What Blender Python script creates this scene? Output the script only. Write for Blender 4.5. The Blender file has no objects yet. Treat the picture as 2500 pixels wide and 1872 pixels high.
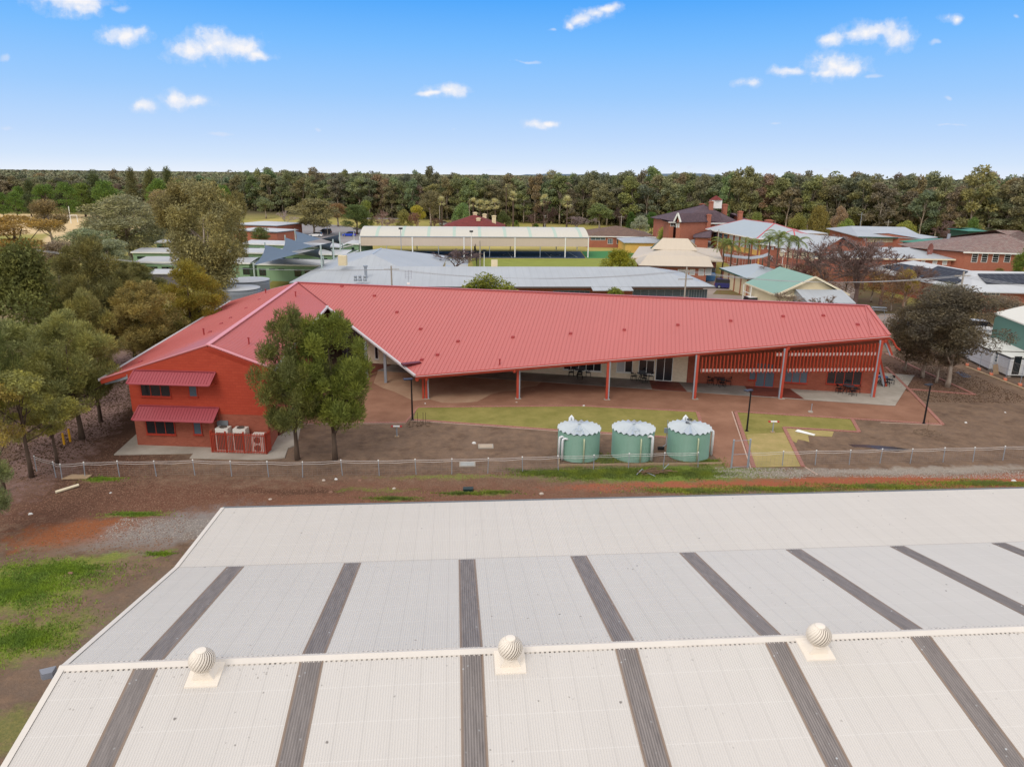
import bpy, math, random
import numpy as np
from mathutils import Vector, Matrix, Euler
R = math.radians
scene = bpy.context.scene
rnd = random.Random(7)

# ------------------------------------------------------------------ camera
CAM_H = 19.0; FPX = 1740.0; PITCH = R(16.28); ROLL = R(0.65)
_f = Vector((0, math.cos(PITCH), -math.sin(PITCH)))
_r0 = Vector((1, 0, 0)); _u0 = Vector((0, math.sin(PITCH), math.cos(PITCH)))
_r = _r0 * math.cos(ROLL) + _u0 * math.sin(ROLL)
_u = -_r0 * math.sin(ROLL) + _u0 * math.cos(ROLL)
cam_d = bpy.data.cameras.new('camera'); cam = bpy.data.objects.new('camera', cam_d)
scene.collection.objects.link(cam)
cam.matrix_world = Matrix(((_r.x, _u.x, -_f.x, 0), (_r.y, _u.y, -_f.y, 0), (_r.z, _u.z, -_f.z, CAM_H), (0, 0, 0, 1)))
cam_d.sensor_width = 36.0; cam_d.lens = 36.0 * FPX / 2500.0
cam_d.clip_start = 0.5; cam_d.clip_end = 12000
scene.camera = cam
scene.view_settings.view_transform = 'Standard'; scene.view_settings.look = 'None'
scene.view_settings.gamma = 1.0; scene.view_settings.exposure = 0.0
scene.render.resolution_x = 1024; scene.render.resolution_y = 766
scene.cycles.max_bounces = 5; scene.cycles.diffuse_bounces = 3; scene.cycles.glossy_bounces = 2
scene.cycles.transmission_bounces = 2; scene.cycles.transparent_max_bounces = 4

# survey helpers: photograph pixel (2500 wide) -> point of the site at a known height / distance
def ray(px, py):
    return _f + _r * ((px - 1250) / FPX) - _u * ((py - 936) / FPX)
def at(px, py, z=0.0):
    d = ray(px, py); t = (z - CAM_H) / d.z
    return Vector((d.x * t, d.y * t, z))
def proj_y(p):
    v = Vector(p) - Vector((0, 0, CAM_H)); return 936 - FPX * v.dot(_u) / v.dot(_f)
def hz(py, b):
    lo, hi = -5.0, 80.0
    for _ in range(50):
        m = (lo + hi) / 2
        if proj_y((b[0], b[1], m)) > py: lo = m
        else: hi = m
    return lo
def on_plane(px, py, p0, n):
    d = ray(px, py); o = Vector((0, 0, CAM_H)); p0 = Vector(p0); n = Vector(n)
    t = (p0 - o).dot(n) / d.dot(n); return o + d * t

# ------------------------------------------------------------------ world: pale cloud sheet overhead, blue band low down
SUN_EL, SUN_AZ = 48.0, 205.0     # azimuth measured clockwise from +Y: behind the camera, to the left
w = bpy.data.worlds.new('World'); scene.world = w; w.use_nodes = True
nt = w.node_tree; nt.nodes.clear()
def N(t, k, **kw):
    n = t.nodes.new(k)
    for a, b in kw.items(): setattr(n, a, b)
    return n
def mth(t, op, a, b=None, c=None, clamp=False):
    n = t.nodes.new('ShaderNodeMath'); n.operation = op; n.use_clamp = clamp
    for i, v in enumerate((a, b, c)):
        if v is None: continue
        if isinstance(v, (int, float)): n.inputs[i].default_value = v
        else: t.links.new(v, n.inputs[i])
    return n.outputs[0]
def ramp(t, fac, stops, interp='LINEAR'):
    n = t.nodes.new('ShaderNodeValToRGB'); n.color_ramp.interpolation = interp
    e = n.color_ramp.elements
    while len(e) < len(stops): e.new(0.5)
    for k, (p, c) in enumerate(stops):
        e[k].position = p
        e[k].color = (c, c, c, 1) if isinstance(c, (int, float)) else (c[0], c[1], c[2], 1)
    t.links.new(fac, n.inputs[0]); return n.outputs[0]
def mixc(t, fac, a, b, blend='MIX'):
    n = t.nodes.new('ShaderNodeMix'); n.data_type = 'RGBA'; n.blend_type = blend
    for ii, v in ((0, fac), (6, a), (7, b)):
        s = n.inputs[ii]
        if isinstance(v, (int, float)): s.default_value = v if ii == 0 else (v, v, v, 1)
        elif isinstance(v, (tuple, list)): s.default_value = (v[0], v[1], v[2], 1)
        else: t.links.new(v, s)
    return n.outputs[2]
def lin(c):
    out = []
    for v in c:
        v /= 255.0; out.append(v / 12.92 if v <= .04045 else ((v + .055) / 1.055) ** 2.4)
    return tuple(out)
tc = N(nt, 'ShaderNodeTexCoord'); sep = N(nt, 'ShaderNodeSeparateXYZ')
nt.links.new(tc.outputs['Generated'], sep.inputs[0])
el = mth(nt, 'ARCSINE', sep.outputs[2]); eln = mth(nt, 'DIVIDE', el, R(90), clamp=True)
D = 1 / 90.0
band = ramp(nt, eln, [(0, lin((232, 240, 252))), (1.0 * D, lin((212, 230, 252))), (2.6 * D, lin((192, 219, 253))), (5.6 * D, lin((158, 204, 254))),
                      (9.0 * D, lin((122, 189, 255))), (12.3 * D, lin((80, 168, 252))), (16 * D, lin((60, 150, 245)))])
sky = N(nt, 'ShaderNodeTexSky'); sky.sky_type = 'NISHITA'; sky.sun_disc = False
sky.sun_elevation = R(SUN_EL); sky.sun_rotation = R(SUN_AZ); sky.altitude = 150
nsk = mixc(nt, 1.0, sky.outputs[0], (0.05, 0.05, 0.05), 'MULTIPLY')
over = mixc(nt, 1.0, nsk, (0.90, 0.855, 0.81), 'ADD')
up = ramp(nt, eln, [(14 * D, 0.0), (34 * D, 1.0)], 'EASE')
# small fair-weather clouds, fixed in world directions
inv = mth(nt, 'DIVIDE', 1.0, mth(nt, 'MAXIMUM', sep.outputs[1], 0.02))
cx = mth(nt, 'MULTIPLY', sep.outputs[0], inv); cz = mth(nt, 'MULTIPLY', sep.outputs[2], inv)
cmb = N(nt, 'ShaderNodeCombineXYZ'); nt.links.new(cx, cmb.inputs[0]); nt.links.new(cz, cmb.inputs[1])
def noise(t, vec, scale, detail=4, rough=0.55, dim='3D', out=0):
    n = t.nodes.new('ShaderNodeTexNoise'); n.noise_dimensions = dim
    n.inputs['Scale'].default_value = scale; n.inputs['Detail'].default_value = detail; n.inputs['Roughness'].default_value = rough
    if vec is not None: t.links.new(vec, n.inputs['Vector'])
    return n.outputs[out]
nz2 = noise(nt, cmb.outputs[0], 55, 4, 0.62)
vm = N(nt, 'ShaderNodeVectorMath', operation='MULTIPLY_ADD'); nzc = noise(nt, cmb.outputs[0], 34, 1, 0.5, out=1)
nt.links.new(nzc, vm.inputs[0]); vm.inputs[1].default_value = (0.035, 0.014, 0); nt.links.new(cmb.outputs[0], vm.inputs[2])
def cloudset(items):
    cur = None
    for (px, py, rx, ry) in items:
        d = ray(px, py); X = d.x / d.y + 0.0175; Z = d.z / d.y + 0.007
        sx = FPX / rx * 0.98; sz = FPX / ry * 0.98
        v = N(nt, 'ShaderNodeVectorMath', operation='MULTIPLY_ADD'); nt.links.new(vm.outputs[0], v.inputs[0])
        v.inputs[1].default_value = (sx, sz, 0); v.inputs[2].default_value = (-X * sx, -Z * sz, 0)
        l = N(nt, 'ShaderNodeVectorMath', operation='LENGTH'); nt.links.new(v.outputs[0], l.inputs[0])
        cur = l.outputs['Value'] if cur is None else mth(nt, 'SMOOTH_MIN', cur, l.outputs['Value'], 0.35)
    return cur
dense = cloudset([(180, 2, 62, 24), (140, -8, 50, 18), (205, 18, 26, 14), (305, 88, 46, 15), (340, 82, 20, 9), (465, 122, 40, 22), (530, 112, 62, 26), (585, 118, 42, 20),
                  (628, 134, 28, 9), (350, 254, 24, 12), (430, 243, 26, 12), (468, 247, 36, 12), (1095, 220, 36, 13), (1060, 226, 24, 6), (1310, 302, 26, 9), (1345, 300, 14, 6),
                  (2085, 82, 26, 12), (2130, 78, 58, 17), (2185, 86, 34, 22), (2032, 102, 26, 12), (2040, 160, 50, 22), (2080, 166, 36, 15), (2025, 176, 40, 9), (1830, 201, 22, 9),
                  (1420, 46, 26, 12), (1450, 34, 24, 10), (1480, 26, 26, 8), (1398, 58, 14, 8), (1925, 175, 30, 7), (2325, 47, 16, 8)])
thin = cloudset([(290, 22, 26, 8), (12, 145, 20, 9), (10, 312, 24, 8), (530, 333, 44, 6), (1285, 150, 34, 4), (1115, 313, 14, 4), (776, 319, 16, 5), (2280, 106, 14, 6),
                 (1885, 298, 20, 5), (2320, 303, 40, 4), (2140, 188, 26, 6), (2315, 241, 12, 5), (1340, 74, 12, 5), (1650, 406, 14, 7), (1690, 407, 14, 5), (2010, 418, 26, 6),
                 (2320, 418, 28, 8), (2110, 424, 20, 4), (1350, 417, 30, 4), (2480, 40, 14, 5), (1200, 415, 40, 3)])
dn = mth(nt, 'ADD', dense, mth(nt, 'MULTIPLY', mth(nt, 'SUBTRACT', nz2, 0.5), 2.3))
cm = ramp(nt, mth(nt, 'MULTIPLY', dn, 0.5), [(0.02, 1.0), (0.38, 0.62), (0.55, 0.25), (0.82, 0.0)], 'LINEAR')
tn = mth(nt, 'ADD', thin, mth(nt, 'MULTIPLY', mth(nt, 'SUBTRACT', nz2, 0.5), 1.6))
tm = mth(nt, 'MULTIPLY', ramp(nt, tn, [(0.0, 1.0), (0.95, 0.0)], 'EASE'), 0.55)
ccol = mixc(nt, mth(nt, 'MULTIPLY', cm, 1.0, clamp=True), lin((216, 227, 248)), lin((248, 247, 250)))
low = mixc(nt, mth(nt, 'MAXIMUM', cm, tm), band, ccol)
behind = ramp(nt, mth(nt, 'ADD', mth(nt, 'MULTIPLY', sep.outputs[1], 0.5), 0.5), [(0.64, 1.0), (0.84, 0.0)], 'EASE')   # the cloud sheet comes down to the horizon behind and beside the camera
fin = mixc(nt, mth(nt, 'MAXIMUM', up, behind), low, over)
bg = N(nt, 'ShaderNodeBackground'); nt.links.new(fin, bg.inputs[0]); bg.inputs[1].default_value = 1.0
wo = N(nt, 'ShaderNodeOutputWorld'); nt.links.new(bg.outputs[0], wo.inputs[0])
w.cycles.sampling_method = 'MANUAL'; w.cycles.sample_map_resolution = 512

sd = bpy.data.lights.new('sun', 'SUN'); sd.energy = 1.2; sd.angle = R(22); sd.color = (1.0, 0.94, 0.86)
sun = bpy.data.objects.new('sun', sd); scene.collection.objects.link(sun)
sv = Vector((math.sin(R(SUN_AZ)) * math.cos(R(SUN_EL)), math.cos(R(SUN_AZ)) * math.cos(R(SUN_EL)), math.sin(R(SUN_EL))))
sun.rotation_euler = sv.to_track_quat('Z', 'Y').to_euler(); sun.location = (-30, -40, 60)

# ------------------------------------------------------------------ materials
MATS = {}
def S(r, g, b, k=1.0):
    c = lin((r, g, b)); return tuple(min(v * k, 0.95) for v in c)
def mat(name, col, rough=0.8, metal=0.0, var=0.0, vscale=1.0, bump=0.0, bscale=20.0, spec=0.3, col2=None, coord='Object', stretch=None, extra=None):
    """plain procedural surface: base colour, noise variation towards col2, bump"""
    if name in MATS: return MATS[name]
    m = bpy.data.materials.new(name); m.use_nodes = True; t = m.node_tree
    p = t.nodes['Principled BSDF']; p.inputs['Roughness'].default_value = rough; p.inputs['Metallic'].default_value = metal
    p.inputs['Specular IOR Level'].default_value = spec
    tcn = N(t, 'ShaderNodeTexCoord'); vec = tcn.outputs[coord]
    if stretch:
        mp = N(t, 'ShaderNodeMapping'); mp.inputs['Scale'].default_value = stretch; t.links.new(vec, mp.inputs[0]); vec = mp.outputs[0]
    c = col
    if var > 0:
        n1 = noise(t, vec, vscale, 6, 0.6)
        f = ramp(t, n1, [(0.3, 0.0), (0.7, 1.0)])
        c2 = col2 or tuple(v * (1 - var) for v in col)
        c = mixc(t, f, col, c2)
    if var > 0:
        g1 = noise(t, vec, bscale * .7 if bump else vscale * 12, 3, 0.7); g2 = noise(t, vec, vscale * 3.7, 4, 0.65)
        c = mixc(t, 1.0, c, mth(t, 'ADD', 1 - var * .55, mth(t, 'MULTIPLY', mth(t, 'ADD', g1, g2), var * .55)), 'MULTIPLY')
    if isinstance(c, tuple): p.inputs['Base Color'].default_value = (*c, 1)
    else: t.links.new(c, p.inputs['Base Color'])
    if bump > 0:
        b = N(t, 'ShaderNodeBump'); b.inputs['Strength'].default_value = 1.0; b.inputs['Distance'].default_value = bump
        t.links.new(noise(t, vec, bscale, 5, 0.65), b.inputs['Height']); t.links.new(b.outputs[0], p.inputs['Normal'])
    MATS[name] = m; return m
def brickmat(name, c1, c2, mortar, bw=0.24, bh=0.086, ms=0.009, rough=0.85, glaze=0.2, blotch=0.12):
    if name in MATS: return MATS[name]
    m = bpy.data.materials.new(name); m.use_nodes = True; t = m.node_tree; p = t.nodes['Principled BSDF']
    p.inputs['Roughness'].default_value = rough; p.inputs['Specular IOR Level'].default_value = glaze
    tcn = N(t, 'ShaderNodeTexCoord'); b = N(t, 'ShaderNodeTexBrick'); t.links.new(tcn.outputs['UV'], b.inputs['Vector'])
    b.inputs['Scale'].default_value = 1.0; b.inputs['Brick Width'].default_value = bw; b.inputs['Row Height'].default_value = bh
    b.inputs['Mortar Size'].default_value = ms; b.inputs['Mortar Smooth'].default_value = 0.1
    b.inputs['Color1'].default_value = (*c1, 1); b.inputs['Color2'].default_value = (*c2, 1); b.inputs['Mortar'].default_value = (*mortar, 1)
    n1 = noise(t, tcn.outputs['Object'], 0.7, 5, 0.6)
    cc = mixc(t, ramp(t, n1, [(0.3, 0.0), (0.75, 1.0)]), b.outputs[0], mixc(t, 1.0, b.outputs[0], (1 - blotch,) * 3, 'MULTIPLY'))
    t.links.new(cc, p.inputs['Base Color'])
    bp = N(t, 'ShaderNodeBump'); bp.inputs['Distance'].default_value = 0.006; bp.invert = True; bp.inputs['Strength'].default_value = 0.8
    t.links.new(b.outputs['Fac'], bp.inputs['Height']); t.links.new(bp.outputs[0], p.inputs['Normal'])
    MATS[name] = m; return m
def sheetmat(name, col, rough=0.45, pitch=0.9, line=0.12, streak=0.12, spec=0.4, corr=0.0, metal=0.0, col2=None):
    """metal sheet roofing: lap lines along the slope, weather streaks (UV is in metres: u along the eave, v down the slope)"""
    if name in MATS: return MATS[name]
    m = bpy.data.materials.new(name); m.use_nodes = True; t = m.node_tree; p = t.nodes['Principled BSDF']
    p.inputs['Roughness'].default_value = rough; p.inputs['Specular IOR Level'].default_value = spec; p.inputs['Metallic'].default_value = metal
    tcn = N(t, 'ShaderNodeTexCoord'); sp = N(t, 'ShaderNodeSeparateXYZ'); t.links.new(tcn.outputs['UV'], sp.inputs[0])
    fr = mth(t, 'FRACT', mth(t, 'DIVIDE', sp.outputs[0], pitch))
    ln = ramp(t, fr, [(0.0, 1.0), (0.06, 0.0), (0.94, 0.0), (1.0, 1.0)])
    mp = N(t, 'ShaderNodeMapping'); mp.inputs['Scale'].default_value = (1.3, 0.12, 1); t.links.new(tcn.outputs['UV'], mp.inputs[0])
    st = ramp(t, noise(t, mp.outputs[0], 1.0, 6, 0.65), [(0.3, 0.0), (0.72, 1.0)])
    bl = ramp(t, noise(t, tcn.outputs['Object'], 0.18, 4, 0.6), [(0.35, 0.0), (0.7, 1.0)])
    c2 = col2 or tuple(v * (1 - streak) for v in col)
    c = mixc(t, mth(t, 'MULTIPLY', mth(t, 'ADD', st, bl), 0.5), col, c2)
    c = mixc(t, mth(t, 'MULTIPLY', ln, line * 3, clamp=True), c, tuple(v * 0.6 for v in col))
    t.links.new(c, p.inputs['Base Color'])
    if corr > 0:
        b = N(t, 'ShaderNodeBump'); b.inputs['Distance'].default_value = 0.02; b.inputs['Strength'].default_value = 0.7
        t.links.new(mth(t, 'SINE', mth(t, 'MULTIPLY', sp.outputs[0], 2 * math.pi / corr)), b.inputs['Height']); t.links.new(b.outputs[0], p.inputs['Normal'])
    MATS[name] = m; return m
def tilemat(name, c1, c2, mortar, w_=0.35, h_=0.3):
    return brickmat(name, c1, c2, mortar, w_, h_, 0.02, 0.8, 0.25, 0.25)
def leafmat(name, tint2=(1.5, 1.35, 0.8), transl=0.25):
    """foliage: object colour, leaf-to-leaf variation and tufts of younger growth"""
    if name in MATS: return MATS[name]
    m = bpy.data.materials.new(name); m.use_nodes = True; t = m.node_tree; p = t.nodes['Principled BSDF']
    p.inputs['Roughness'].default_value = 0.6; p.inputs['Specular IOR Level'].default_value = 0.15
    oi = N(t, 'ShaderNodeObjectInfo'); ge = N(t, 'ShaderNodeNewGeometry'); tcn = N(t, 'ShaderNodeTexCoord')
    v = mth(t, 'ADD', 1.15, mth(t, 'MULTIPLY', ge.outputs['Random Per Island'], 1.35))
    c = mixc(t, 1.0, oi.outputs['Color'], v, 'MULTIPLY')
    f = ramp(t, noise(t, tcn.outputs['Object'], 0.8, 3, 0.6), [(0.4, 0.0), (0.62, 1.0)])
    c = mixc(t, mth(t, 'MULTIPLY', f, 0.75), c, mixc(t, 1.0, c, tint2, 'MULTIPLY'))
    t.links.new(c, p.inputs['Base Color'])
    tr = N(t, 'ShaderNodeBsdfTranslucent'); t.links.new(c, tr.inputs[0]); ms = N(t, 'ShaderNodeMixShader'); ms.inputs[0].default_value = transl
    t.links.new(p.outputs[0], ms.inputs[1]); t.links.new(tr.outputs[0], ms.inputs[2]); t.links.new(ms.outputs[0], t.nodes['Material Output'].inputs[0])
    MATS[name] = m; return m
def objcol(name, rough=0.35, spec=0.5, metal=0.0):
    if name in MATS: return MATS[name]
    m = bpy.data.materials.new(name); m.use_nodes = True; t = m.node_tree; p = t.nodes['Principled BSDF']
    p.inputs['Roughness'].default_value = rough; p.inputs['Specular IOR Level'].default_value = spec; p.inputs['Metallic'].default_value = metal
    oi = N(t, 'ShaderNodeObjectInfo'); t.links.new(oi.outputs['Color'], p.inputs['Base Color']); MATS[name] = m; return m

# ------------------------------------------------------------------ mesh helpers
class Fr:
    """a local frame: origin on the ground, x along 'yaw'"""
    def __init__(s, ox=0, oy=0, yaw=0.0, oz=0.0): s.o = (ox, oy, oz); s.c = math.cos(yaw); s.s = math.sin(yaw); s.yaw = yaw
    def w(s, x, y, z=0.0): return (s.o[0] + x * s.c - y * s.s, s.o[1] + x * s.s + y * s.c, s.o[2] + z)
    def l(s, p): dx, dy = p[0] - s.o[0], p[1] - s.o[1]; return (dx * s.c + dy * s.s, -dx * s.s + dy * s.c)
W0 = Fr()
def frame2(a, b):
    return Fr(a[0], a[1], math.atan2(b[1] - a[1], b[0] - a[0])), math.hypot(b[0] - a[0], b[1] - a[1])
class MB:
    def __init__(s, fr=W0): s.v = []; s.f = []; s.fr = fr
    def add(s, vs, fs):
        o = len(s.v); s.v += [s.fr.w(*p) for p in vs]; s.f += [tuple(i + o for i in f) for f in fs]; return s
    def box(s, x0, x1, y0, y1, z0, z1):
        return s.add([(x0, y0, z0), (x1, y0, z0), (x1, y1, z0), (x0, y1, z0), (x0, y0, z1), (x1, y0, z1), (x1, y1, z1), (x0, y1, z1)],
                     [(0, 3, 2, 1), (4, 5, 6, 7), (0, 1, 5, 4), (1, 2, 6, 5), (2, 3, 7, 6), (3, 0, 4, 7)])
    def prism(s, pts, z0, z1):
        n = len(pts); a = 0
        for i in range(n): a += pts[i][0] * pts[(i + 1) % n][1] - pts[(i + 1) % n][0] * pts[i][1]
        if a < 0: pts = pts[::-1]
        return s.add([(p[0], p[1], z0) for p in pts] + [(p[0], p[1], z1) for p in pts],
                     [tuple(range(n))[::-1], tuple(range(n, 2 * n))] + [(i, (i + 1) % n, n + (i + 1) % n, n + i) for i in range(n)])
    def poly(s, pts): return s.add([tuple(p) for p in pts], [tuple(range(len(pts)))])
    def slab(s, pts, th=0.12):
        n = len(pts); pts = [tuple(p) for p in pts]
        a = sum(pts[i][0] * pts[(i + 1) % n][1] - pts[(i + 1) % n][0] * pts[i][1] for i in range(n))
        if a < 0: pts = pts[::-1]
        return s.add(pts + [(p[0], p[1], p[2] - th) for p in pts],
                     [tuple(range(n)), tuple(range(n, 2 * n))[::-1]] + [(n + i, n + (i + 1) % n, (i + 1) % n, i) for i in range(n)])
    def bar(s, p, q, w_=0.1, h_=None):
        h_ = h_ or w_; p = Vector(p); q = Vector(q); d = (q - p).normalized()
        u = Vector((0, 0, 1)).cross(d); u = Vector((1, 0, 0)) if u.length < 1e-4 else u.normalized(); v = d.cross(u)
        vs = []
        for e in (p, q):
            for a, b in ((-1, -1), (1, -1), (1, 1), (-1, 1)): vs.append(tuple(e + u * a * w_ / 2 + v * b * h_ / 2))
        return s.add(vs, [(3, 2, 1, 0), (4, 5, 6, 7), (0, 1, 5, 4), (1, 2, 6, 5), (2, 3, 7, 6), (3, 0, 4, 7)])
    def tube(s, pts, rs, n=8, cap=True):
        pts = [Vector(p) for p in pts]
        if not isinstance(rs, (list, tuple)): rs = [rs] * len(pts)
        vs = []; fs = []; ref = None
        for i, p in enumerate(pts):
            d = (pts[min(i + 1, len(pts) - 1)] - pts[max(i - 1, 0)]).normalized()
            if ref is None:
                ref = Vector((0, 0, 1)).cross(d); ref = Vector((1, 0, 0)) if ref.length < 1e-3 else ref.normalized()
            u = (ref - d * ref.dot(d)).normalized(); ref = u; v = d.cross(u)
            for k in range(n):
                a = 2 * math.pi * k / n; vs.append(tuple(p + (u * math.cos(a) + v * math.sin(a)) * rs[i]))
        for i in range(len(pts) - 1):
            for k in range(n): fs.append((i * n + k, i * n + (k + 1) % n, (i + 1) * n + (k + 1) % n, (i + 1) * n + k))
        if cap: fs.append(tuple(range(n))[::-1]); fs.append(tuple(range((len(pts) - 1) * n, len(pts) * n)))
        return s.add(vs, fs)
    def lathe(s, prof, c=(0, 0), n=32, cap=True):
        vs = []; fs = []
        for r, z in prof:
            for k in range(n): a = 2 * math.pi * k / n; vs.append((c[0] + r * math.cos(a), c[1] + r * math.sin(a), z))
        for i in range(len(prof) - 1):
            for k in range(n): fs.append((i * n + k, i * n + (k + 1) % n, (i + 1) * n + (k + 1) % n, (i + 1) * n + k))
        if cap: fs.append(tuple(range(n))[::-1]); fs.append(tuple(range((len(prof) - 1) * n, len(prof) * n)))
        return s.add(vs, fs)
    def build(s, name, m, parent=None, smooth=False, uv=None):
        root = parent
        ofs = (0, 0, 0)
        if root is not None:
            while root.parent is not None: root = root.parent
            ofs = root.location
        V = np.array(s.v, dtype=np.float64)
        me = bpy.data.meshes.new(name)
        me.from_pydata((V - np.array(ofs[:])).tolist() if len(V) else [], [], s.f)
        me.materials.append(m)
        ul = me.uv_layers.new(name='UVMap'); data = np.zeros((len(me.loops), 2)); li = 0
        for f in s.f:
            n = len(f)
            if uv is not None:
                for i in f: data[li] = uv(s.v[i]); li += 1
                continue
            a, b, c = V[f[0]], V[f[1]], V[f[2]]; nx = np.cross(b - a, c - a); L = np.linalg.norm(nx) or 1; nx = nx / L
            if abs(nx[2]) > 0.9995:
                cy, sy = s.fr.c, s.fr.s
                for i in f: p = V[i]; data[li] = (p[0] * cy + p[1] * sy, -p[0] * sy + p[1] * cy); li += 1
            else:
                t_ = np.array((-nx[1], nx[0], 0.0)); t_ /= np.linalg.norm(t_); b_ = np.cross(nx, t_)
                for i in f: p = V[i]; data[li] = (p @ t_, p @ b_); li += 1
        ul.data.foreach_set('uv', data.ravel())
        if smooth: me.polygons.foreach_set('use_smooth', [True] * len(me.polygons))
        me.update()
        o = bpy.data.objects.new(name, me); scene.collection.objects.link(o)
        if parent is not None: o.parent = parent
        return o
def tag(o, label=None, cat=None, group=None, kind=None):
    if label: o['label'] = label
    if cat: o['category'] = cat
    if group: o['group'] = group
    if kind: o['kind'] = kind
    return o
def thing(name, label, cat, loc=(0, 0, 0), group=None):
    o = bpy.data.objects.new(name, None); scene.collection.objects.link(o); o.location = loc; o.empty_display_size = 0.3
    return tag(o, label, cat, group)
KIDS = {}
def dup(root, loc, rz=0.0, scale=None, label=None, group=None, color=None):
    def cp(o, par):
        c = o.copy(); scene.collection.objects.link(c); c.parent = par
        for ch in list(o.children): cp(ch, c)
        return c
    r = cp(root, None); r.location = loc; r.rotation_euler = (0, 0, rz)
    if scale: r.scale = scale
    if label: r['label'] = label
    if group: r['group'] = group
    return r
# ------------------------------------------------------------------ the ground and everything laid on it
def ground_material():
    m = bpy.data.materials.new('site_ground'); m.use_nodes = True; t = m.node_tree; p = t.nodes['Principled BSDF']
    p.inputs['Roughness'].default_value = 0.95; p.inputs['Specular IOR Level'].default_value = 0.1
    tcn = N(t, 'ShaderNodeTexCoord'); pos = tcn.outputs['Object']
    n1 = noise(t, pos, 0.22, 8, 0.65); n2 = noise(t, pos, 1.3, 7, 0.7); n3 = noise(t, pos, 7.0, 5, 0.7); ncol = noise(t, pos, 0.5, 5, 0.7, out=1)
    wv = N(t, 'ShaderNodeVectorMath', operation='MULTIPLY_ADD'); t.links.new(ncol, wv.inputs[0]); wv.inputs[1].default_value = (3.4, 2.2, 0)
    t.links.new(pos, wv.inputs[2]); wp = wv.outputs[0]
    c = mixc(t, ramp(t, n1, [(0.35, 0.0), (0.65, 1.0)]), S(124, 104, 89), S(104, 86, 73))
    c = mixc(t, mth(t, 'MULTIPLY', ramp(t, n2, [(0.4, 0.0), (0.62, 1.0)]), 0.55), c, S(144, 118, 96)); n5 = noise(t, pos, 0.6, 7, 0.75); c = mixc(t, mth(t, 'MULTIPLY', ramp(t, n5, [(0.5, 0.0), (0.64, 1.0)]), 0.55), c, S(86, 68, 56))
    def patch(c, cx, cy, rx, ry, rot, col, soft=0.35, brk=0.9, k=1.0, nz_=n2, col2=None):
        mp = N(t, 'ShaderNodeMapping', vector_type='TEXTURE'); t.links.new(wp, mp.inputs[0])
        mp.inputs['Location'].default_value = (cx + 1.7, cy + 1.1, 0); mp.inputs['Rotation'].default_value = (0, 0, R(rot)); mp.inputs['Scale'].default_value = (rx, ry, 1)
        sp = N(t, 'ShaderNodeSeparateXYZ'); t.links.new(mp.outputs[0], sp.inputs[0])
        d = mth(t, 'SQRT', mth(t, 'ADD', mth(t, 'POWER', mth(t, 'ABSOLUTE', sp.outputs[0]), 2), mth(t, 'POWER', mth(t, 'ABSOLUTE', sp.outputs[1]), 2)))
        d = mth(t, 'ADD', d, mth(t, 'MULTIPLY', mth(t, 'SUBTRACT', nz_, 0.5), brk * 2))
        f = mth(t, 'MULTIPLY', ramp(t, d, [(max(0.0, 0.95 - soft), 1.0), (1.0, 0.0)]), k)
        cc = col if col2 is None else mixc(t, ramp(t, n3, [(0.35, 0.0), (0.65, 1.0)]), col, col2)
        return mixc(t, f, c, cc)
    def P(x, y): q = at(x, y); return q.x, q.y
    # far country: pasture and campus lawns, then the dark forest floor
    sp = N(t, 'ShaderNodeSeparateXYZ'); t.links.new(pos, sp.inputs[0])
    far = ramp(t, mth(t, 'MULTIPLY', sp.outputs[1], 0.002), [(0.175, 0.0), (0.23, 1.0)])
    lawn = mixc(t, ramp(t, n1, [(0.35, 0.0), (0.62, 1.0)]), S(140, 142, 72), S(168, 150, 92))
    c = mixc(t, far, c, lawn)
    ff = ramp(t, mth(t, 'MULTIPLY', sp.outputs[1], 0.001), [(0.30, 0.0), (0.36, 1.0)])
    c = mixc(t, ff, c, S(96, 88, 66))
    x, y = P(40, 545); c = patch(c, x - 20, y, 95, 62, 0, S(212, 186, 142), 0.1, 0.1)
    x, y = P(195, 575); c = patch(c, x, y, 9, 40, 25, S(205, 180, 138), 0.1, 0.1)
    # strip between the fence and the shed: raw reddish dirt
    c = patch(c, -8, 39.5, 22, 3.6, 3, S(138, 98, 78), 0.5, 0.7, 0.95, col2=S(106, 74, 60)); c = patch(c, -6, 38.3, 18, 1.0, 4, S(160, 112, 84), 0.7, 1.3, 0.8); c = patch(c, -14, 40.6, 12, .6, 3, S(84, 62, 50), 0.7, 1.3, 0.8)
    c = patch(c, -24, 38.5, 11, 4.5, 10, S(96, 66, 54), 0.5, 0.9, 0.85, col2=S(120, 84, 68))
    c = patch(c, -30, 50, 6.5, 17, 15, S(78, 58, 48), 0.4, 0.8, 0.9, col2=S(104, 74, 60))
    c = patch(c, -36, 58, 4.0, 22, 18, S(158, 130, 122), 0.3, 0.5, 0.9)
    x, y = P(200, 1300); c = patch(c, x, y, 4.6, 1.9, 12, S(158, 100, 66), 0.4, 0.9, 0.95, col2=S(132, 80, 54))
    x, y = P(420, 1290); c = patch(c, x, y, 5.4, 2.6, 30, S(140, 134, 130), 0.6, 0.8, 0.9)
    x, y = P(330, 1520); c = patch(c, x, y, 3.2, 7.5, -14, S(124, 108, 95), 0.7, 0.6, 0.8)
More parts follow.
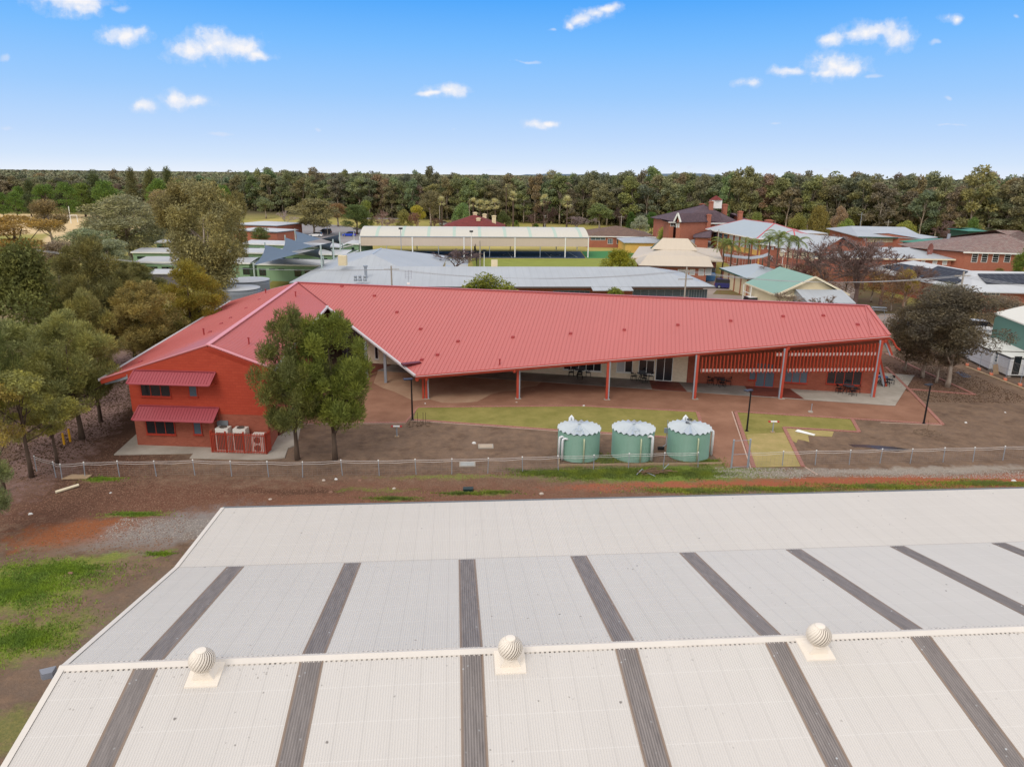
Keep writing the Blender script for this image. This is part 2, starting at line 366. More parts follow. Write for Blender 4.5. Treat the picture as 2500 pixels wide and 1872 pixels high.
    for (px, py, rx, ry, ro, k) in ((30, 1440, 4.4, 3.0, 8, 1.0), (150, 1385, 3.6, 1.2, 22, 0.95), (60, 1560, 3.2, 2.0, 30, 0.9), (40, 1780, 1.6, 1.2, 0, 0.6), (330, 1255, 2.1, 0.35, 10, 0.9), (390, 1352, 1.0, 0.25, 40, 0.8),
                                   (250, 1170, 1.5, 0.5, 0, 0.9), (920, 1195, 3.0, 0.5, 2, 0.8), (960, 1217, 2.0, 0.45, 2, 0.9), (1130, 1205, 1.8, 0.4, 2, 0.8), (1210, 1202, 1.6, 0.35, 2, 0.8), (1100, 1165, 6.0, 0.45, 3, 0.75)):
        x, y = P(px, py); c = patch(c, x, y, rx, ry, ro, S(104, 124, 54), 0.5, 1.1, k * .9, n2, col2=S(138, 138, 66))
    c = patch(c, 10.5, 43.9, 9.6, 1.9, 3, S(92, 112, 50), 0.4, 0.8, 1.0, col2=S(120, 132, 62))
    c = patch(c, 27, 43.2, 22, 1.25, 4.6, S(166, 100, 72), 0.4, 0.55, 0.95, col2=S(146, 84, 60))
    c = patch(c, 9, 42.0, 8, .9, 4, S(158, 94, 70), 0.5, 0.8, 0.9)
    c = patch(c, 27, 41.2, 21, .9, 4.6, S(112, 124, 66), 0.6, 1.0, 0.9, col2=S(134, 132, 76))
    c = patch(c, 28, 45.0, 14, 0.8, 4.6, S(158, 148, 136), 0.6, 1.1, 0.85)
    n4 = noise(t, pos, 22, 3, 0.7)
    grain = mth(t, 'ADD', 0.52, mth(t, 'ADD', mth(t, 'MULTIPLY', n3, 0.5), mth(t, 'MULTIPLY', n4, 0.46)))
    c = mixc(t, 1.0, c, grain, 'MULTIPLY')
    t.links.new(c, p.inputs['Base Color'])
    b = N(t, 'ShaderNodeBump'); b.inputs['Distance'].default_value = 0.16; b.inputs['Strength'].default_value = 0.8
    t.links.new(mth(t, 'ADD', mth(t, 'MULTIPLY', n2, 1.0), mth(t, 'MULTIPLY', n3, 0.35)), b.inputs['Height']); t.links.new(b.outputs[0], p.inputs['Normal'])
    return m
g = MB(); g.poly([(-9000, -600, 0), (9000, -600, 0), (9000, 9000, 0), (-9000, 9000, 0)])
tag(g.build('ground', ground_material()), kind='structure')
hl = MB()   # a low far range on the skyline, distance haze put into its colour
hr = random.Random(3); xs = [-300 + i * 60 for i in range(75)]
hp = [(x, 7200 + 0.02 * x, 19 + max(0, 26 * math.exp(-((x - 1500) / 900) ** 2) + 9 * math.sin(x / 230.0) + hr.uniform(-4, 4))) for x in xs]
hl.add([(x, y, 0) for x, y, z in hp] + hp + [(x, y + 900, 0) for x, y, z in hp],
       [(i, i + 1, len(hp) + i + 1, len(hp) + i) for i in range(len(hp) - 1)] + [(len(hp) + i, len(hp) + i + 1, 2 * len(hp) + i + 1, 2 * len(hp) + i) for i in range(len(hp) - 1)])
tag(hl.build('hills', mat('hill_haze_blue', S(118, 138, 160), 1.0)), kind='structure')

def sheet(name, pts, m, z, th=None, kind='structure'):
    b = MB()
    q = [at(x, y, z) for x, y in pts]
    if th: b.prism([(p.x, p.y) for p in q], z - th, z)
    else:
        a = sum(q[i].x * q[(i + 1) % len(q)].y - q[(i + 1) % len(q)].x * q[i].y for i in range(len(q)))
        if a < 0: q = q[::-1]
        b.poly(q)
    o = b.build(name, m); tag(o, kind=kind); return o
def jag(pts, amp, seg, seed=1):
    """break straight edges of a surveyed outline into an uneven line (pixels)"""
    r = random.Random(seed); out = []
    for i, a in enumerate(pts):
        b = pts[(i + 1) % len(pts)]; L = math.hypot(b[0] - a[0], b[1] - a[1]); n = max(1, int(L / seg))
        for k in range(n):
            f = k / n; out.append((a[0] + (b[0] - a[0]) * f + (r.uniform(-amp, amp) if k else 0), a[1] + (b[1] - a[1]) * f + (r.uniform(-amp, amp) * 0.5 if k else 0)))
    return out
m_gran = mat('crushed_granite', S(154, 114, 92), 0.95, var=0.4, vscale=0.35, bump=0.02, bscale=9, col2=S(128, 90, 70))
m_turf = mat('new_turf', S(146, 136, 76), 0.95, var=0.6, vscale=0.6, bump=0.03, bscale=16, col2=S(120, 116, 56))
m_straw = mat('straw_turf', S(176, 154, 104), 0.95, var=0.45, vscale=0.9, bump=0.03, bscale=16, col2=S(150, 138, 82))
m_sand = mat('tan_sand', S(176, 146, 120), 0.95, var=0.3, vscale=0.5, bump=0.02, bscale=9, col2=S(158, 124, 100))
m_mulch = mat('mulch', S(96, 70, 56), 0.95, var=0.5, vscale=2.5, bump=0.06, bscale=14, col2=S(128, 98, 78))
m_conc = mat('concrete', S(178, 170, 158), 0.85, var=0.3, vscale=0.45, bump=0.004, bscale=12, col2=S(148, 140, 128))
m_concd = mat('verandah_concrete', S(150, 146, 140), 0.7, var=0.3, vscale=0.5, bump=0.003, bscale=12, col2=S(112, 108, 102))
m_asph = mat('asphalt', S(150, 146, 146), 0.9, var=0.2, vscale=0.12, bump=0.01, bscale=10, col2=S(130, 126, 126))
m_redpave = mat('stained_red_paving', S(122, 66, 54), 0.6, var=0.2, vscale=1.2, col2=S(100, 54, 44))
m_pinkbrick = brickmat('edging_brick', S(164, 106, 92), S(148, 92, 80), S(182, 150, 138), 0.24, 0.12, 0.012)
sheet('path', [(905, 893), (2145, 893), (2165, 897), (2232, 962), (2302, 1035), (2078, 1021), (1795, 1004), (1702, 1004), (1420, 990), (1022, 993), (992, 1029), (735, 1030), (760, 960), (850, 905)], m_gran, 0.004)
sheet('tan_sand_area', jag([(912, 935), (925, 900), (1330, 926), (1310, 942), (1200, 962), (1165, 980), (1080, 983), (1050, 975), (1010, 978), (960, 955)], 4, 25, 2), m_sand, 0.009)
sheet('side_path', [(1703, 1004), (1789, 1002), (1836, 1141), (1775, 1141), (1728, 1100), (1712, 1042)], m_gran, 0.009)
sheet('lawn', [(1018, 994), (1420, 991), (1701, 1005), (1713, 1046), (1718, 1071), (1628, 1066), (1498, 1057), (1362, 1048), (1010, 1022)], m_turf, 0.008)
sheet('lawn', [(1797, 1006), (2076, 1021), (2094, 1051), (1912, 1041), (1959, 1138), (1841, 1140)], m_turf, 0.008)
sheet('turf_rolls', jag([(1917, 1045), (2036, 1053), (2031, 1066), (1973, 1063), (1976, 1079), (1948, 1072), (1944, 1081), (1932, 1074)], 1.5, 14, 5), m_straw, 0.012)
sheet('turf_rolls', [(1822, 1060), (1916, 1055), (1957, 1138), (1844, 1140)], m_straw, 0.012)
sheet('mulch_bed', jag([(2148, 862), (2162, 862), (2236, 897), (2376, 960), (2222, 948), (2163, 895)], 1.0, 20, 3), m_mulch, 0.010)
sheet('puddle', [(2070, 1084), (2110, 1085), (2140, 1087), (2180, 1090), (2226, 1097), (2192, 1101), (2160, 1099), (2120, 1092), (2085, 1091)], mat('water', S(60, 46, 36), 0.25, spec=0.4), 0.009)
sheet('puddle', jag([(2330, 908), (2345, 906), (2372, 918), (2368, 922), (2352, 921)], 1.2, 8, 4), mat('water', S(60, 46, 36), 0.25, spec=0.4), 0.009)
def band(pts, w_, m, z, name='brick_edging'):
    q = [at(x, y, z) for x, y in pts]; b = MB()
    L = []; Rr = []
    for i, p in enumerate(q):
        d = (q[min(i + 1, len(q) - 1)] - q[max(i - 1, 0)]); d.z = 0; d.normalize(); n = Vector((-d.y, d.x, 0))
        L.append(p + n * w_ / 2); Rr.append(p - n * w_ / 2)
    for i in range(len(q) - 1): b.slab([Rr[i], Rr[i + 1], L[i + 1], L[i]], z - 0.002)
    o = b.build(name, m); tag(o, kind='structure')
m_mort = mat('mortar_spill', S(200, 172, 156), 0.95, var=0.3, vscale=4)
for i, l in enumerate([[(735, 1031), (990, 1030), (1021, 993), (1420, 990), (1702, 1004)], [(1005, 1023), (1362, 1049), (1498, 1057), (1628, 1066), (1718, 1071)],
          [(1703, 1005), (1716, 1046)], [(1796, 1005), (1841, 1140)], [(1796, 1004), (2078, 1021), (2302, 1035)], [(2080, 1021), (2098, 1053)], [(2098, 1053), (1914, 1042)],
          [(1914, 1042), (1961, 1138)], [(2302, 1035), (2232, 962), (2163, 895)], [(2150, 862), (2163, 862), (2236, 897), (2380, 962)], [(2380, 962), (2222, 949)]]):
    band(l, 0.28, m_pinkbrick, 0.03 + 0.003 * i)
for i, l in enumerate([[(735, 1034), (990, 1033)], [(1005, 1026), (1362, 1052), (1498, 1060)], [(1787, 1004), (1833, 1141)], [(1706, 1008), (1712, 1036)], [(2300, 1037), (2150, 1031)], [(1965, 1139), (1996, 1158)]]):
    band(l, 0.09, m_mort, 0.012 + 0.0015 * i, 'mortar_line')
# roads, car park and courts beyond the main building
m_court = mat('court_blue', S(44, 66, 92), 0.7, var=0.15, vscale=0.2); m_court2 = mat('court_pale', S(140, 166, 198), 0.35, var=0.5, vscale=0.12, col2=S(190, 190, 182))
sheet('road', [(560, 640), (640, 602), (700, 566), (668, 560), (688, 548), (760, 541), (790, 546), (900, 560), (885, 582), (885, 606), (760, 614), (690, 630)], m_asph, 0.004)
sheet('lawn', [(668, 560), (676, 553), (700, 549), (722, 553), (731, 559), (722, 565), (696, 568), (676, 566)], mat('green_lawn', S(140, 148, 66), 0.95, var=0.2, vscale=0.3), 0.008)
sheet('lawn', [(560, 548), (690, 530), (692, 540), (650, 556), (640, 600), (590, 600)], mat('dry_lawn', S(182, 166, 92), 0.95, var=0.2, vscale=0.1), 0.007)
sheet('road', [(880, 536), (1120, 533), (1125, 530), (880, 532)], m_asph, 0.004)
sheet('sports_court', [(897, 614), (1417, 614), (1430, 631), (889, 629)], m_court, 0.006)
sheet('sports_court', [(905, 632), (1144, 631), (1141, 665), (850, 665)], m_court2, 0.006)
sheet('lawn', [(1150, 632), (1560, 632), (1560, 665), (1160, 665)], mat('green_lawn', S(140, 148, 66), 0.95, var=0.2, vscale=0.3), 0.006)
sheet('lawn', [(880, 603), (1620, 600), (1600, 612), (880, 613)], mat('dry_lawn', S(182, 166, 92), 0.95, var=0.2, vscale=0.1), 0.005)
sheet('synthetic_turf', [(1420, 614), (1545, 612), (1560, 630), (1432, 631)], mat('synthetic_green', S(66, 128, 72), 0.9), 0.009)
sheet('road', [(1690, 720), (1720, 690), (1790, 660), (1760, 625), (1720, 610), (1760, 600), (1960, 640), (2080, 690), (2200, 760), (2500, 800), (2500, 880), (2150, 800), (1900, 770), (1690, 745)], mat('pale_asphalt', S(160, 146, 136), 0.9, var=0.25, vscale=0.2, col2=S(138, 124, 116)), 0.004)
sheet('garden_bed', [(1740, 718), (1750, 708), (1880, 712), (1900, 722), (1860, 724)], mat('garden_green', S(104, 108, 60), 0.95, var=0.4, vscale=1.2, col2=S(120, 80, 56)), 0.012)
sheet('lawn', [(2090, 700), (2215, 735), (2210, 765), (2120, 770), (2085, 740)], mat('rough_grass', S(96, 90, 56), 0.95, var=0.3, vscale=0.3, col2=S(110, 86, 68)), 0.009)
m_line = mat('line_paint', S(205, 210, 214), 0.7)
lb = MB()
def court_line(b, pts, w_=0.09, z=0.011):
    q = [at(x, y, z) for x, y in pts]
    for i in range(len(q) - 1): b.bar(q[i], q[i + 1], w_, 0.004)
for l in ([(905, 628), (912, 615)], [(905, 628), (1395, 630)], [(912, 615), (1400, 616)], [(1388, 616), (1410, 629)], [(1330, 616), (1345, 629)], [(1240, 616), (1250, 629)], [(1130, 616), (1132, 629)], [(1010, 616), (1010, 629)]):
    court_line(lb, l)
for cxp, cyp in ((1356, 623), (962, 621), (1240, 622)):
    court_line(lb, [(cxp + 12 * math.cos(a), cyp + 2.2 * math.sin(a)) for a in [i * math.pi / 8 for i in range(17)]], 0.12)
tag(lb.build('court_markings', m_line), kind='structure')

# ------------------------------------------------------------------ cream shed in the foreground
def build_shed():
    m_cream = sheetmat('shed_sheet', S(211, 206, 200, .96), 0.6, 0.762, 0.06, 0.07, 0.2)
    t = m_cream.node_tree; p = t.nodes['Principled BSDF']   # droppings, scuffs and screw rows on the sheeting
    tcn = N(t, 'ShaderNodeTexCoord'); src = p.inputs['Base Color'].links[0].from_socket
    vo = N(t, 'ShaderNodeTexVoronoi'); vo.inputs['Scale'].default_value = 1.1; t.links.new(tcn.outputs['UV'], vo.inputs['Vector'])
    clus = noise(t, tcn.outputs['UV'], 0.35, 3, 0.6)
    spot = mth(t, 'MULTIPLY', ramp(t, vo.outputs['Distance'], [(0.035, 1.0), (0.06, 0.0)]), ramp(t, clus, [(0.42, 0.0), (0.58, 1.0)]))
    vo2 = N(t, 'ShaderNodeTexVoronoi'); vo2.inputs['Scale'].default_value = 3.2; t.links.new(tcn.outputs['UV'], vo2.inputs['Vector'])
    clus2 = noise(t, tcn.outputs['UV'], 0.22, 4, 0.7)
    spot2 = mth(t, 'MULTIPLY', ramp(t, vo2.outputs['Distance'], [(0.06, 1.0), (0.12, 0.0)]), ramp(t, clus2, [(0.54, 0.0), (0.64, 1.0)]))
    vo3 = N(t, 'ShaderNodeTexVoronoi'); vo3.inputs['Scale'].default_value = 5.0; t.links.new(tcn.outputs['UV'], vo3.inputs['Vector'])
    sp = N(t, 'ShaderNodeSeparateXYZ'); t.links.new(tcn.outputs['UV'], sp.inputs[0])
    row = ramp(t, mth(t, 'FRACT', mth(t, 'DIVIDE', sp.outputs[1], 1.15)), [(0.0, 1.0), (0.035, 0.0)])
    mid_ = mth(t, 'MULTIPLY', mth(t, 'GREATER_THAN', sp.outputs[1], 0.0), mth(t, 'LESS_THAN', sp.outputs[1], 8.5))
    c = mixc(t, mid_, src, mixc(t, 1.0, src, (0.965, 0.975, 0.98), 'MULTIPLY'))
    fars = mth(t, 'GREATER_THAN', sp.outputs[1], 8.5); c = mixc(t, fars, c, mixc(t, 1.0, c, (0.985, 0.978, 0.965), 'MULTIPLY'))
    lapd = ramp(t, mth(t, 'ABSOLUTE', mth(t, 'SUBTRACT', sp.outputs[1], 8.52)), [(0.0, 1.0), (0.05, 0.0)]); c = mixc(t, mth(t, 'MULTIPLY', lapd, 0.35), c, S(120, 110, 104))
    c = mixc(t, mth(t, 'MULTIPLY', row, 0.22), c, S(240, 238, 234))
    nearr = ramp(t, mth(t, 'ABSOLUTE', sp.outputs[1]), [(0.2, 1.0), (0.9, 0.0)]); spot3 = mth(t, 'MULTIPLY', ramp(t, vo3.outputs['Distance'], [(0.10, 1.0), (0.2, 0.0)]), mth(t, 'MULTIPLY', nearr, ramp(t, noise(t, tcn.outputs['UV'], 0.5, 3), [(0.4, 0.0), (0.6, 1.0)]))); spot = mth(t, 'MAXIMUM', spot, spot3)
    c = mixc(t, mth(t, 'MULTIPLY', mth(t, 'MAXIMUM', spot, mth(t, 'MULTIPLY', spot2, 0.8)), 0.75), c, S(96, 88, 84))
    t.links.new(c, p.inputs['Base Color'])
    m_trim = mat('shed_trim', S(218, 211, 202), 0.5, var=0.06, vscale=1.0)
    m_wall = sheetmat('shed_wall_sheet', S(206, 198, 186), 0.55, 0.762, 0.1, 0.1, 0.2, corr=0.19)
    # rooflight sheeting: weathered fibreglass with brown dirt along both edges
    m_sky = bpy.data.materials.new('rooflight'); m_sky.use_nodes = True; t = m_sky.node_tree; p = t.nodes['Principled BSDF']; p.inputs['Roughness'].default_value = 0.6
    tcn = N(t, 'ShaderNodeTexCoord'); sp = N(t, 'ShaderNodeSeparateXYZ'); t.links.new(tcn.outputs['UV'], sp.inputs[0])
    mp = N(t, 'ShaderNodeMapping'); mp.inputs['Scale'].default_value = (3, 0.5, 1); t.links.new(tcn.outputs['UV'], mp.inputs[0])
    st = noise(t, mp.outputs[0], 1.6, 6, 0.7)
    c = mixc(t, ramp(t, st, [(0.35, 0.0), (0.7, 1.0)]), S(138, 130, 126), S(108, 101, 98))
    ca = ramp(t, mth(t, 'FRACT', mth(t, 'MULTIPLY', sp.outputs[0], 1 / 0.076)), [(0.0, 0.7), (0.5, 1.2), (1.0, 0.7)])
    c = mixc(t, 1.0, c, ca, 'MULTIPLY')
    ed = ramp(t, mth(t, 'ABSOLUTE', sp.outputs[0]), [(0.26, 0.0), (0.33, 1.0)])
    c = mixc(t, mth(t, 'MULTIPLY', ed, 0.6), c, S(150, 124, 100))
    vo = N(t, 'ShaderNodeTexVoronoi'); vo.inputs['Scale'].default_value = 3.5; t.links.new(tcn.outputs['UV'], vo.inputs['Vector'])
    c = mixc(t, mth(t, 'MULTIPLY', ramp(t, vo.outputs['Distance'], [(0.06, 1.0), (0.13, 0.0)]), ramp(t, noise(t, tcn.outputs['UV'], 0.8, 2), [(0.45, 0.0), (0.6, 0.7)])), c, S(205, 212, 214))
    t.links.new(c, p.inputs['Base Color'])
    a = at(150, 1628, 4.8); b = at(2500, 1532, 4.8)
    fr = Fr(a.x, a.y, math.atan2(b.y - a.y, b.x - a.x))
    X0, X1 = -0.02, 56.0
    sect = [(14.7, 2.78), (8.5, 3.08), (0.0, 4.8), (-8.5, 3.08), (-14.7, 2.78)]
    root = thing('farm_shed', 'large shed with cream corrugated roof and grey rooflight strips across the bottom of the picture', 'shed', fr.w(X0, 0, 0))
    A = 0.0085; pitch = 0.076; seg = 6
    def corr_sheet(name, x0, x1, secs, dz, m, ux=None):
        mb = MB(fr); n = int(round((x1 - x0) / pitch * seg)); vs = []; fs = []
        for i in range(n + 1):
            x = x0 + (x1 - x0) * i / n; h = A * math.cos(2 * math.pi * x / pitch) + dz
            for (y, z) in secs: vs.append((x, y, z + h))
        k = len(secs)
        for i in range(n):
            for j in range(k - 1): fs.append((i * k + j, i * k + j + 1, (i + 1) * k + j + 1, (i + 1) * k + j)[::-1])
        mb.add(vs, fs); 
        u0 = ux if ux is not None else 0.0
        def uv(p): l = fr.l(p); return (l[0] - u0, l[1])
        return mb.build(name, m, root, uv=uv)
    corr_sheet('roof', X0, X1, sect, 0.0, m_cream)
    for i in range(11):
        u = 2.49 + 4.853 * i
        corr_sheet('rooflight_strip', u - 0.36, u + 0.36, [(8.42, 3.1), (0.02, 4.8)], 0.006, m_sky, u)
        corr_sheet('rooflight_strip', u - 0.36, u + 0.36, [(-0.02, 4.8), (-8.5, 3.08), (-12.0, 2.91)], 0.006, m_sky, u)
    w_ = MB(fr); th = 0.18
    for (p0, p1) in zip(sect[:-1], sect[1:]):
        w_.add([(X0 - .02, p0[0], p0[1] + .035), (X0 + .16, p0[0], p0[1] + .035), (X0 + .16, p1[0], p1[1] + .035), (X0 - .02, p1[0], p1[1] + .035),
                (X0 - .02, p0[0], p0[1] - .2), (X0 - .02, p1[0], p1[1] - .2)], [(0, 1, 2, 3), (4, 0, 3, 5)])
    w_.build('barge_capping', m_trim, root)
    rc = MB(fr); hw = 0.17
    rc.add([(X0 - .03, -hw, 4.785), (X0 - .03, 0, 4.86), (X0 - .03, hw, 4.785), (X1, -hw, 4.785), (X1, 0, 4.86), (X1, hw, 4.785)], [(0, 1, 4, 3)[::-1], (1, 2, 5, 4)[::-1], (0, 2, 1)])
    rc.add([(X0 - .03, -hw, 4.785), (X1, -hw, 4.785), (X1, -hw, 4.74), (X0 - .03, -hw, 4.74)], [(0, 3, 2, 1)])
    rc.build('ridge_capping', m_trim, root)
    m_cl = bpy.data.materials.new('closure_gaps'); m_cl.use_nodes = True; t = m_cl.node_tree; p = t.nodes['Principled BSDF']; tcn = N(t, 'ShaderNodeTexCoord'); sp = N(t, 'ShaderNodeSeparateXYZ'); t.links.new(tcn.outputs['UV'], sp.inputs[0])
    fr2 = ramp(t, mth(t, 'FRACT', mth(t, 'DIVIDE', sp.outputs[0], 0.152)), [(0.4, 1.0), (0.5, 0.0)]); dirt = ramp(t, noise(t, tcn.outputs['UV'], 0.9, 3), [(0.35, 0.2), (0.6, 1.0)]); t.links.new(mixc(t, mth(t, 'MULTIPLY', fr2, dirt), S(214, 206, 196), S(70, 62, 56)), p.inputs['Base Color'])
    for sy in (-1, 1):
        cg = MB(fr); z_ = 4.8 - .21 * .2024; cg.box(X0 + .2, X1, min(sy * .17, sy * .21), max(sy * .17, sy * .21), z_ - .02, z_ + .012); cg.build('closure_strip', m_cl, root, uv=lambda p: (fr.l(p)[0], fr.l(p)[1]))
    gt = MB(fr)
    gt.box(X0, X1, 14.7, 14.72, 2.62, 2.78); gt.box(X0, X1, 14.84, 14.86, 2.62, 2.78); gt.box(X0, X1, 14.72, 14.84, 2.62, 2.64)
    gt.build('gutter', mat('zincalume', S(150, 156, 162), 0.4, 0.3), root)
    wl = MB(fr); wl.prism([(X0 + .15, -14.4), (X1 - .1, -14.4), (X1 - .1, 14.4), (X0 + .15, 14.4)], 0, 2.7)
    for s_ in (X0 + .15, X1 - .1): wl.add([(s_, -14.4, 2.7), (s_, -8.5, 2.98), (s_, 0, 4.7), (s_, 8.5, 2.98), (s_, 14.4, 2.7)], [(0, 1, 2, 3, 4)])
    wl.build('wall', m_wall, root)
    # floodlight under the ridge end
    fl = thing('floodlight', 'grey floodlight bracketed to the left ridge end of the cream shed', 'floodlight', fr.w(-0.5, 0.15, 4.5))
    f1 = Fr(fl.location.x, fl.location.y, fr.yaw + R(200), fl.location.z)
    h = MB(f1); h.add([(-.22, -.05, -.16), (.22, -.05, -.16), (.22, -.05, .16), (-.22, -.05, .16), (-.13, .16, -.1), (.13, .16, -.1), (.13, .16, .1), (-.13, .16, .1)],
                      [(0, 1, 2, 3), (4, 7, 6, 5), (0, 4, 5, 1), (1, 5, 6, 2), (2, 6, 7, 3), (3, 7, 4, 0)])
    h.build('lamp_housing', mat('lamp_grey', S(128, 132, 142), 0.5), fl)
    k = MB(f1); k.bar((0, .1, 0), (-.28, .18, -.3), .05); k.bar((-.28, .18, -.3), (-.62, .05, -.32), .05); k.build('bracket', mat('lamp_grey', S(128, 132, 142), 0.5), fl)
    # rotary ventilators
    m_v = mat('ventilator_cream', S(236, 226, 212), 0.45, var=0.06, vscale=3); m_in = mat('ventilator_dark', S(150, 130, 112), 0.8)
    v = thing('roof_ventilator', 'spinning', 'ventilator')
    b_ = MB(); b_.add([(-.47, -.84, -.28), (.47, -.84, -.28), (.47, .1, -.14), (-.47, .1, -.14), (-.47, -.84, -.145), (.47, -.84, -.145), (.47, .1, .04), (-.47, .1, .04)], [(0, 3, 2, 1), (4, 5, 6, 7), (0, 1, 5, 4), (1, 2, 6, 5), (2, 3, 7, 6), (3, 0, 4, 7)])
    b_.build('base_flashing', m_v, v)
    b_ = MB(); b_.add([(-.36, -.62, -.2), (.36, -.62, -.2), (.36, -.1, .0), (-.36, -.1, .0), (-.2, -.66, .17), (.2, -.66, .17), (.2, -.3, .19), (-.2, -.3, .19)], [(4, 5, 6, 7), (0, 1, 5, 4), (1, 2, 6, 5), (2, 3, 7, 6), (3, 0, 4, 7)])
    b_.build('cowl', m_v, v)
    b_ = MB(); b_.lathe([(.21, .14), (.21, .2), (.19, .24)], (0, -.5), 24); b_.build('throat', m_v, v)
    c_ = MB(); prof = []
    for j in range(9):
        a_ = -1.15 + j * 2.45 / 8; prof.append((.30 * math.cos(a_), .50 + .30 * math.sin(a_)))
    c_.lathe(prof, (0, -.5), 24); c_.build('core', m_in, v, smooth=True)
    vn = MB(); NV = 24
    for i in range(NV):
        vs = []; J = 12
        for j in range(J + 1):
            a_ = -1.2 + j * 2.35 / J; r_ = .365 * math.cos(a_) + .012; z = .50 + .35 * math.sin(a_); tw = 2 * math.pi * i / NV + 0.75 * math.sin(a_ * 0.9)
            w2 = 2 * math.pi / NV
            for q_, rr in ((0.0, 0.0), (0.6, 0.004), (1.0, -0.03)):
                vs.append(((r_ + rr) * math.cos(tw + w2 * q_), (r_ + rr) * math.sin(tw + w2 * q_) - .5, z))
        fs = []
        for j in range(J):
            for q_ in range(2): o = j * 3 + q_; fs.append((o, o + 1, o + 4, o + 3))
        vn.add(vs, fs)
    vn.build('vanes', m_v, v, smooth=True)
    b_ = MB(); b_.lathe([(.16, .815), (.15, .84), (.05, .855)], (0, -.5), 24); b_.build('cap', m_v, v)
    labs = ['round cream turbine ventilator on the shed ridge, nearest the left end', 'round cream turbine ventilator on the shed ridge, middle one of three', 'round cream turbine ventilator on the shed ridge, farthest to the right']
    for i, u in enumerate((4.31, 13.36, 23.05)):
        L = fr.w(u, -0.10, 4.80)
        if i == 0: o = v; o.location = L; o.rotation_euler = (0, 0, fr.yaw)
        else: o = dup(v, L, fr.yaw + 0.0)
        tag(o, labs[i], 'ventilator', 'turbine ventilators on the cream shed')
    return fr
SHED = build_shed()
# ------------------------------------------------------------------ shared building parts
m_glass = mat('dark_glass', (0.018, 0.022, 0.028), 0.06, spec=0.8)
m_glassb = mat('blue_glass', (0.09, 0.13, 0.17), 0.12, spec=0.7)
m_blind = mat('pale_blind', S(186, 190, 192), 0.5, spec=0.5)
m_white = mat('white_paint', S(232, 232, 228), 0.5)
m_redp = mat('red_paint', S(178, 72, 54), 0.45, var=0.1, vscale=1.5)
m_redframe = mat('red_frame', S(170, 60, 44), 0.45)
m_galv = mat('galvanised', S(158, 166, 176), 0.45, 0.2, var=0.1, vscale=3)
m_black = mat('black_metal', (0.012, 0.012, 0.014), 0.45)
m_cream_t = mat('cream_trim', S(226, 214, 186), 0.6)
def wall_window(root, fr, u0, u1, z0, z1, fm=None, pm=None, off=0.0, mull=1, trans=0, name='window', fw=0.06, side='front', sill=True, out=0.05):
    """window on the local wall y=off (front, facing -y) or x=off (ends). one frame part with a pane as sub-part"""
    fm = fm or m_white; pm = pm or m_glass
    g_ = MB(fr); p_ = MB(fr)
    def bx(b, a0, a1, d0, d1, c0, c1):
        if side == 'front': b.box(a0, a1, off - d1, off - d0, c0, c1)
        elif side == 'right': b.box(off + d0, off + d1, a0, a1, c0, c1)
        elif side == 'left': b.box(off - d1, off - d0, a0, a1, c0, c1)
        else: b.box(a0, a1, off + d0, off + d1, c0, c1)
    bx(g_, u0, u1, 0.003, out, z0, z0 + fw); bx(g_, u0, u1, 0.003, out, z1 - fw, z1); bx(g_, u0, u0 + fw, 0.003, out - .004, z0 + fw, z1 - fw); bx(g_, u1 - fw, u1, 0.003, out - .004, z0 + fw, z1 - fw)
    for k in range(1, mull):
        x = u0 + (u1 - u0) * k / mull; bx(g_, x - fw * .4, x + fw * .4, 0.003, out - .008, z0 + fw, z1 - fw)
    for k in range(1, trans + 1):
        z = z0 + (z1 - z0) * k / (trans + 1); bx(g_, u0 + fw, u1 - fw, 0.003, out - .012, z - fw * .3, z + fw * .3)
    if sill: bx(g_, u0 - .05, u1 + .05, 0.003, out + .06, z0 - .06, z0 - .002)
    o = g_.build(name, fm, root)
    bx(p_, u0 + fw * .8, u1 - fw * .8, 0.002, out * .4, z0 + fw * .8, z1 - fw * .8)
    p_.build('pane', pm, o); return o
def clip_line(poly, p, d):
    """interval of t where p+t*d lies inside the convex 2-D polygon"""
    t0, t1 = -1e9, 1e9; n = len(poly)
    a = sum(poly[i][0] * poly[(i + 1) % n][1] - poly[(i + 1) % n][0] * poly[i][1] for i in range(n)); sg = 1 if a > 0 else -1
    for i in range(n):
        q = poly[i]; r_ = poly[(i + 1) % n]; nx, ny = -(r_[1] - q[1]) * sg, (r_[0] - q[0]) * sg
        den = d[0] * nx + d[1] * ny; num = (q[0] - p[0]) * nx + (q[1] - p[1]) * ny
        if abs(den) < 1e-9:
            if -num < 0: return None
            continue
        t = num / den
        if den > 0: t0 = max(t0, t)
        else: t1 = min(t1, t)
    return (t0, t1) if t1 > t0 else None
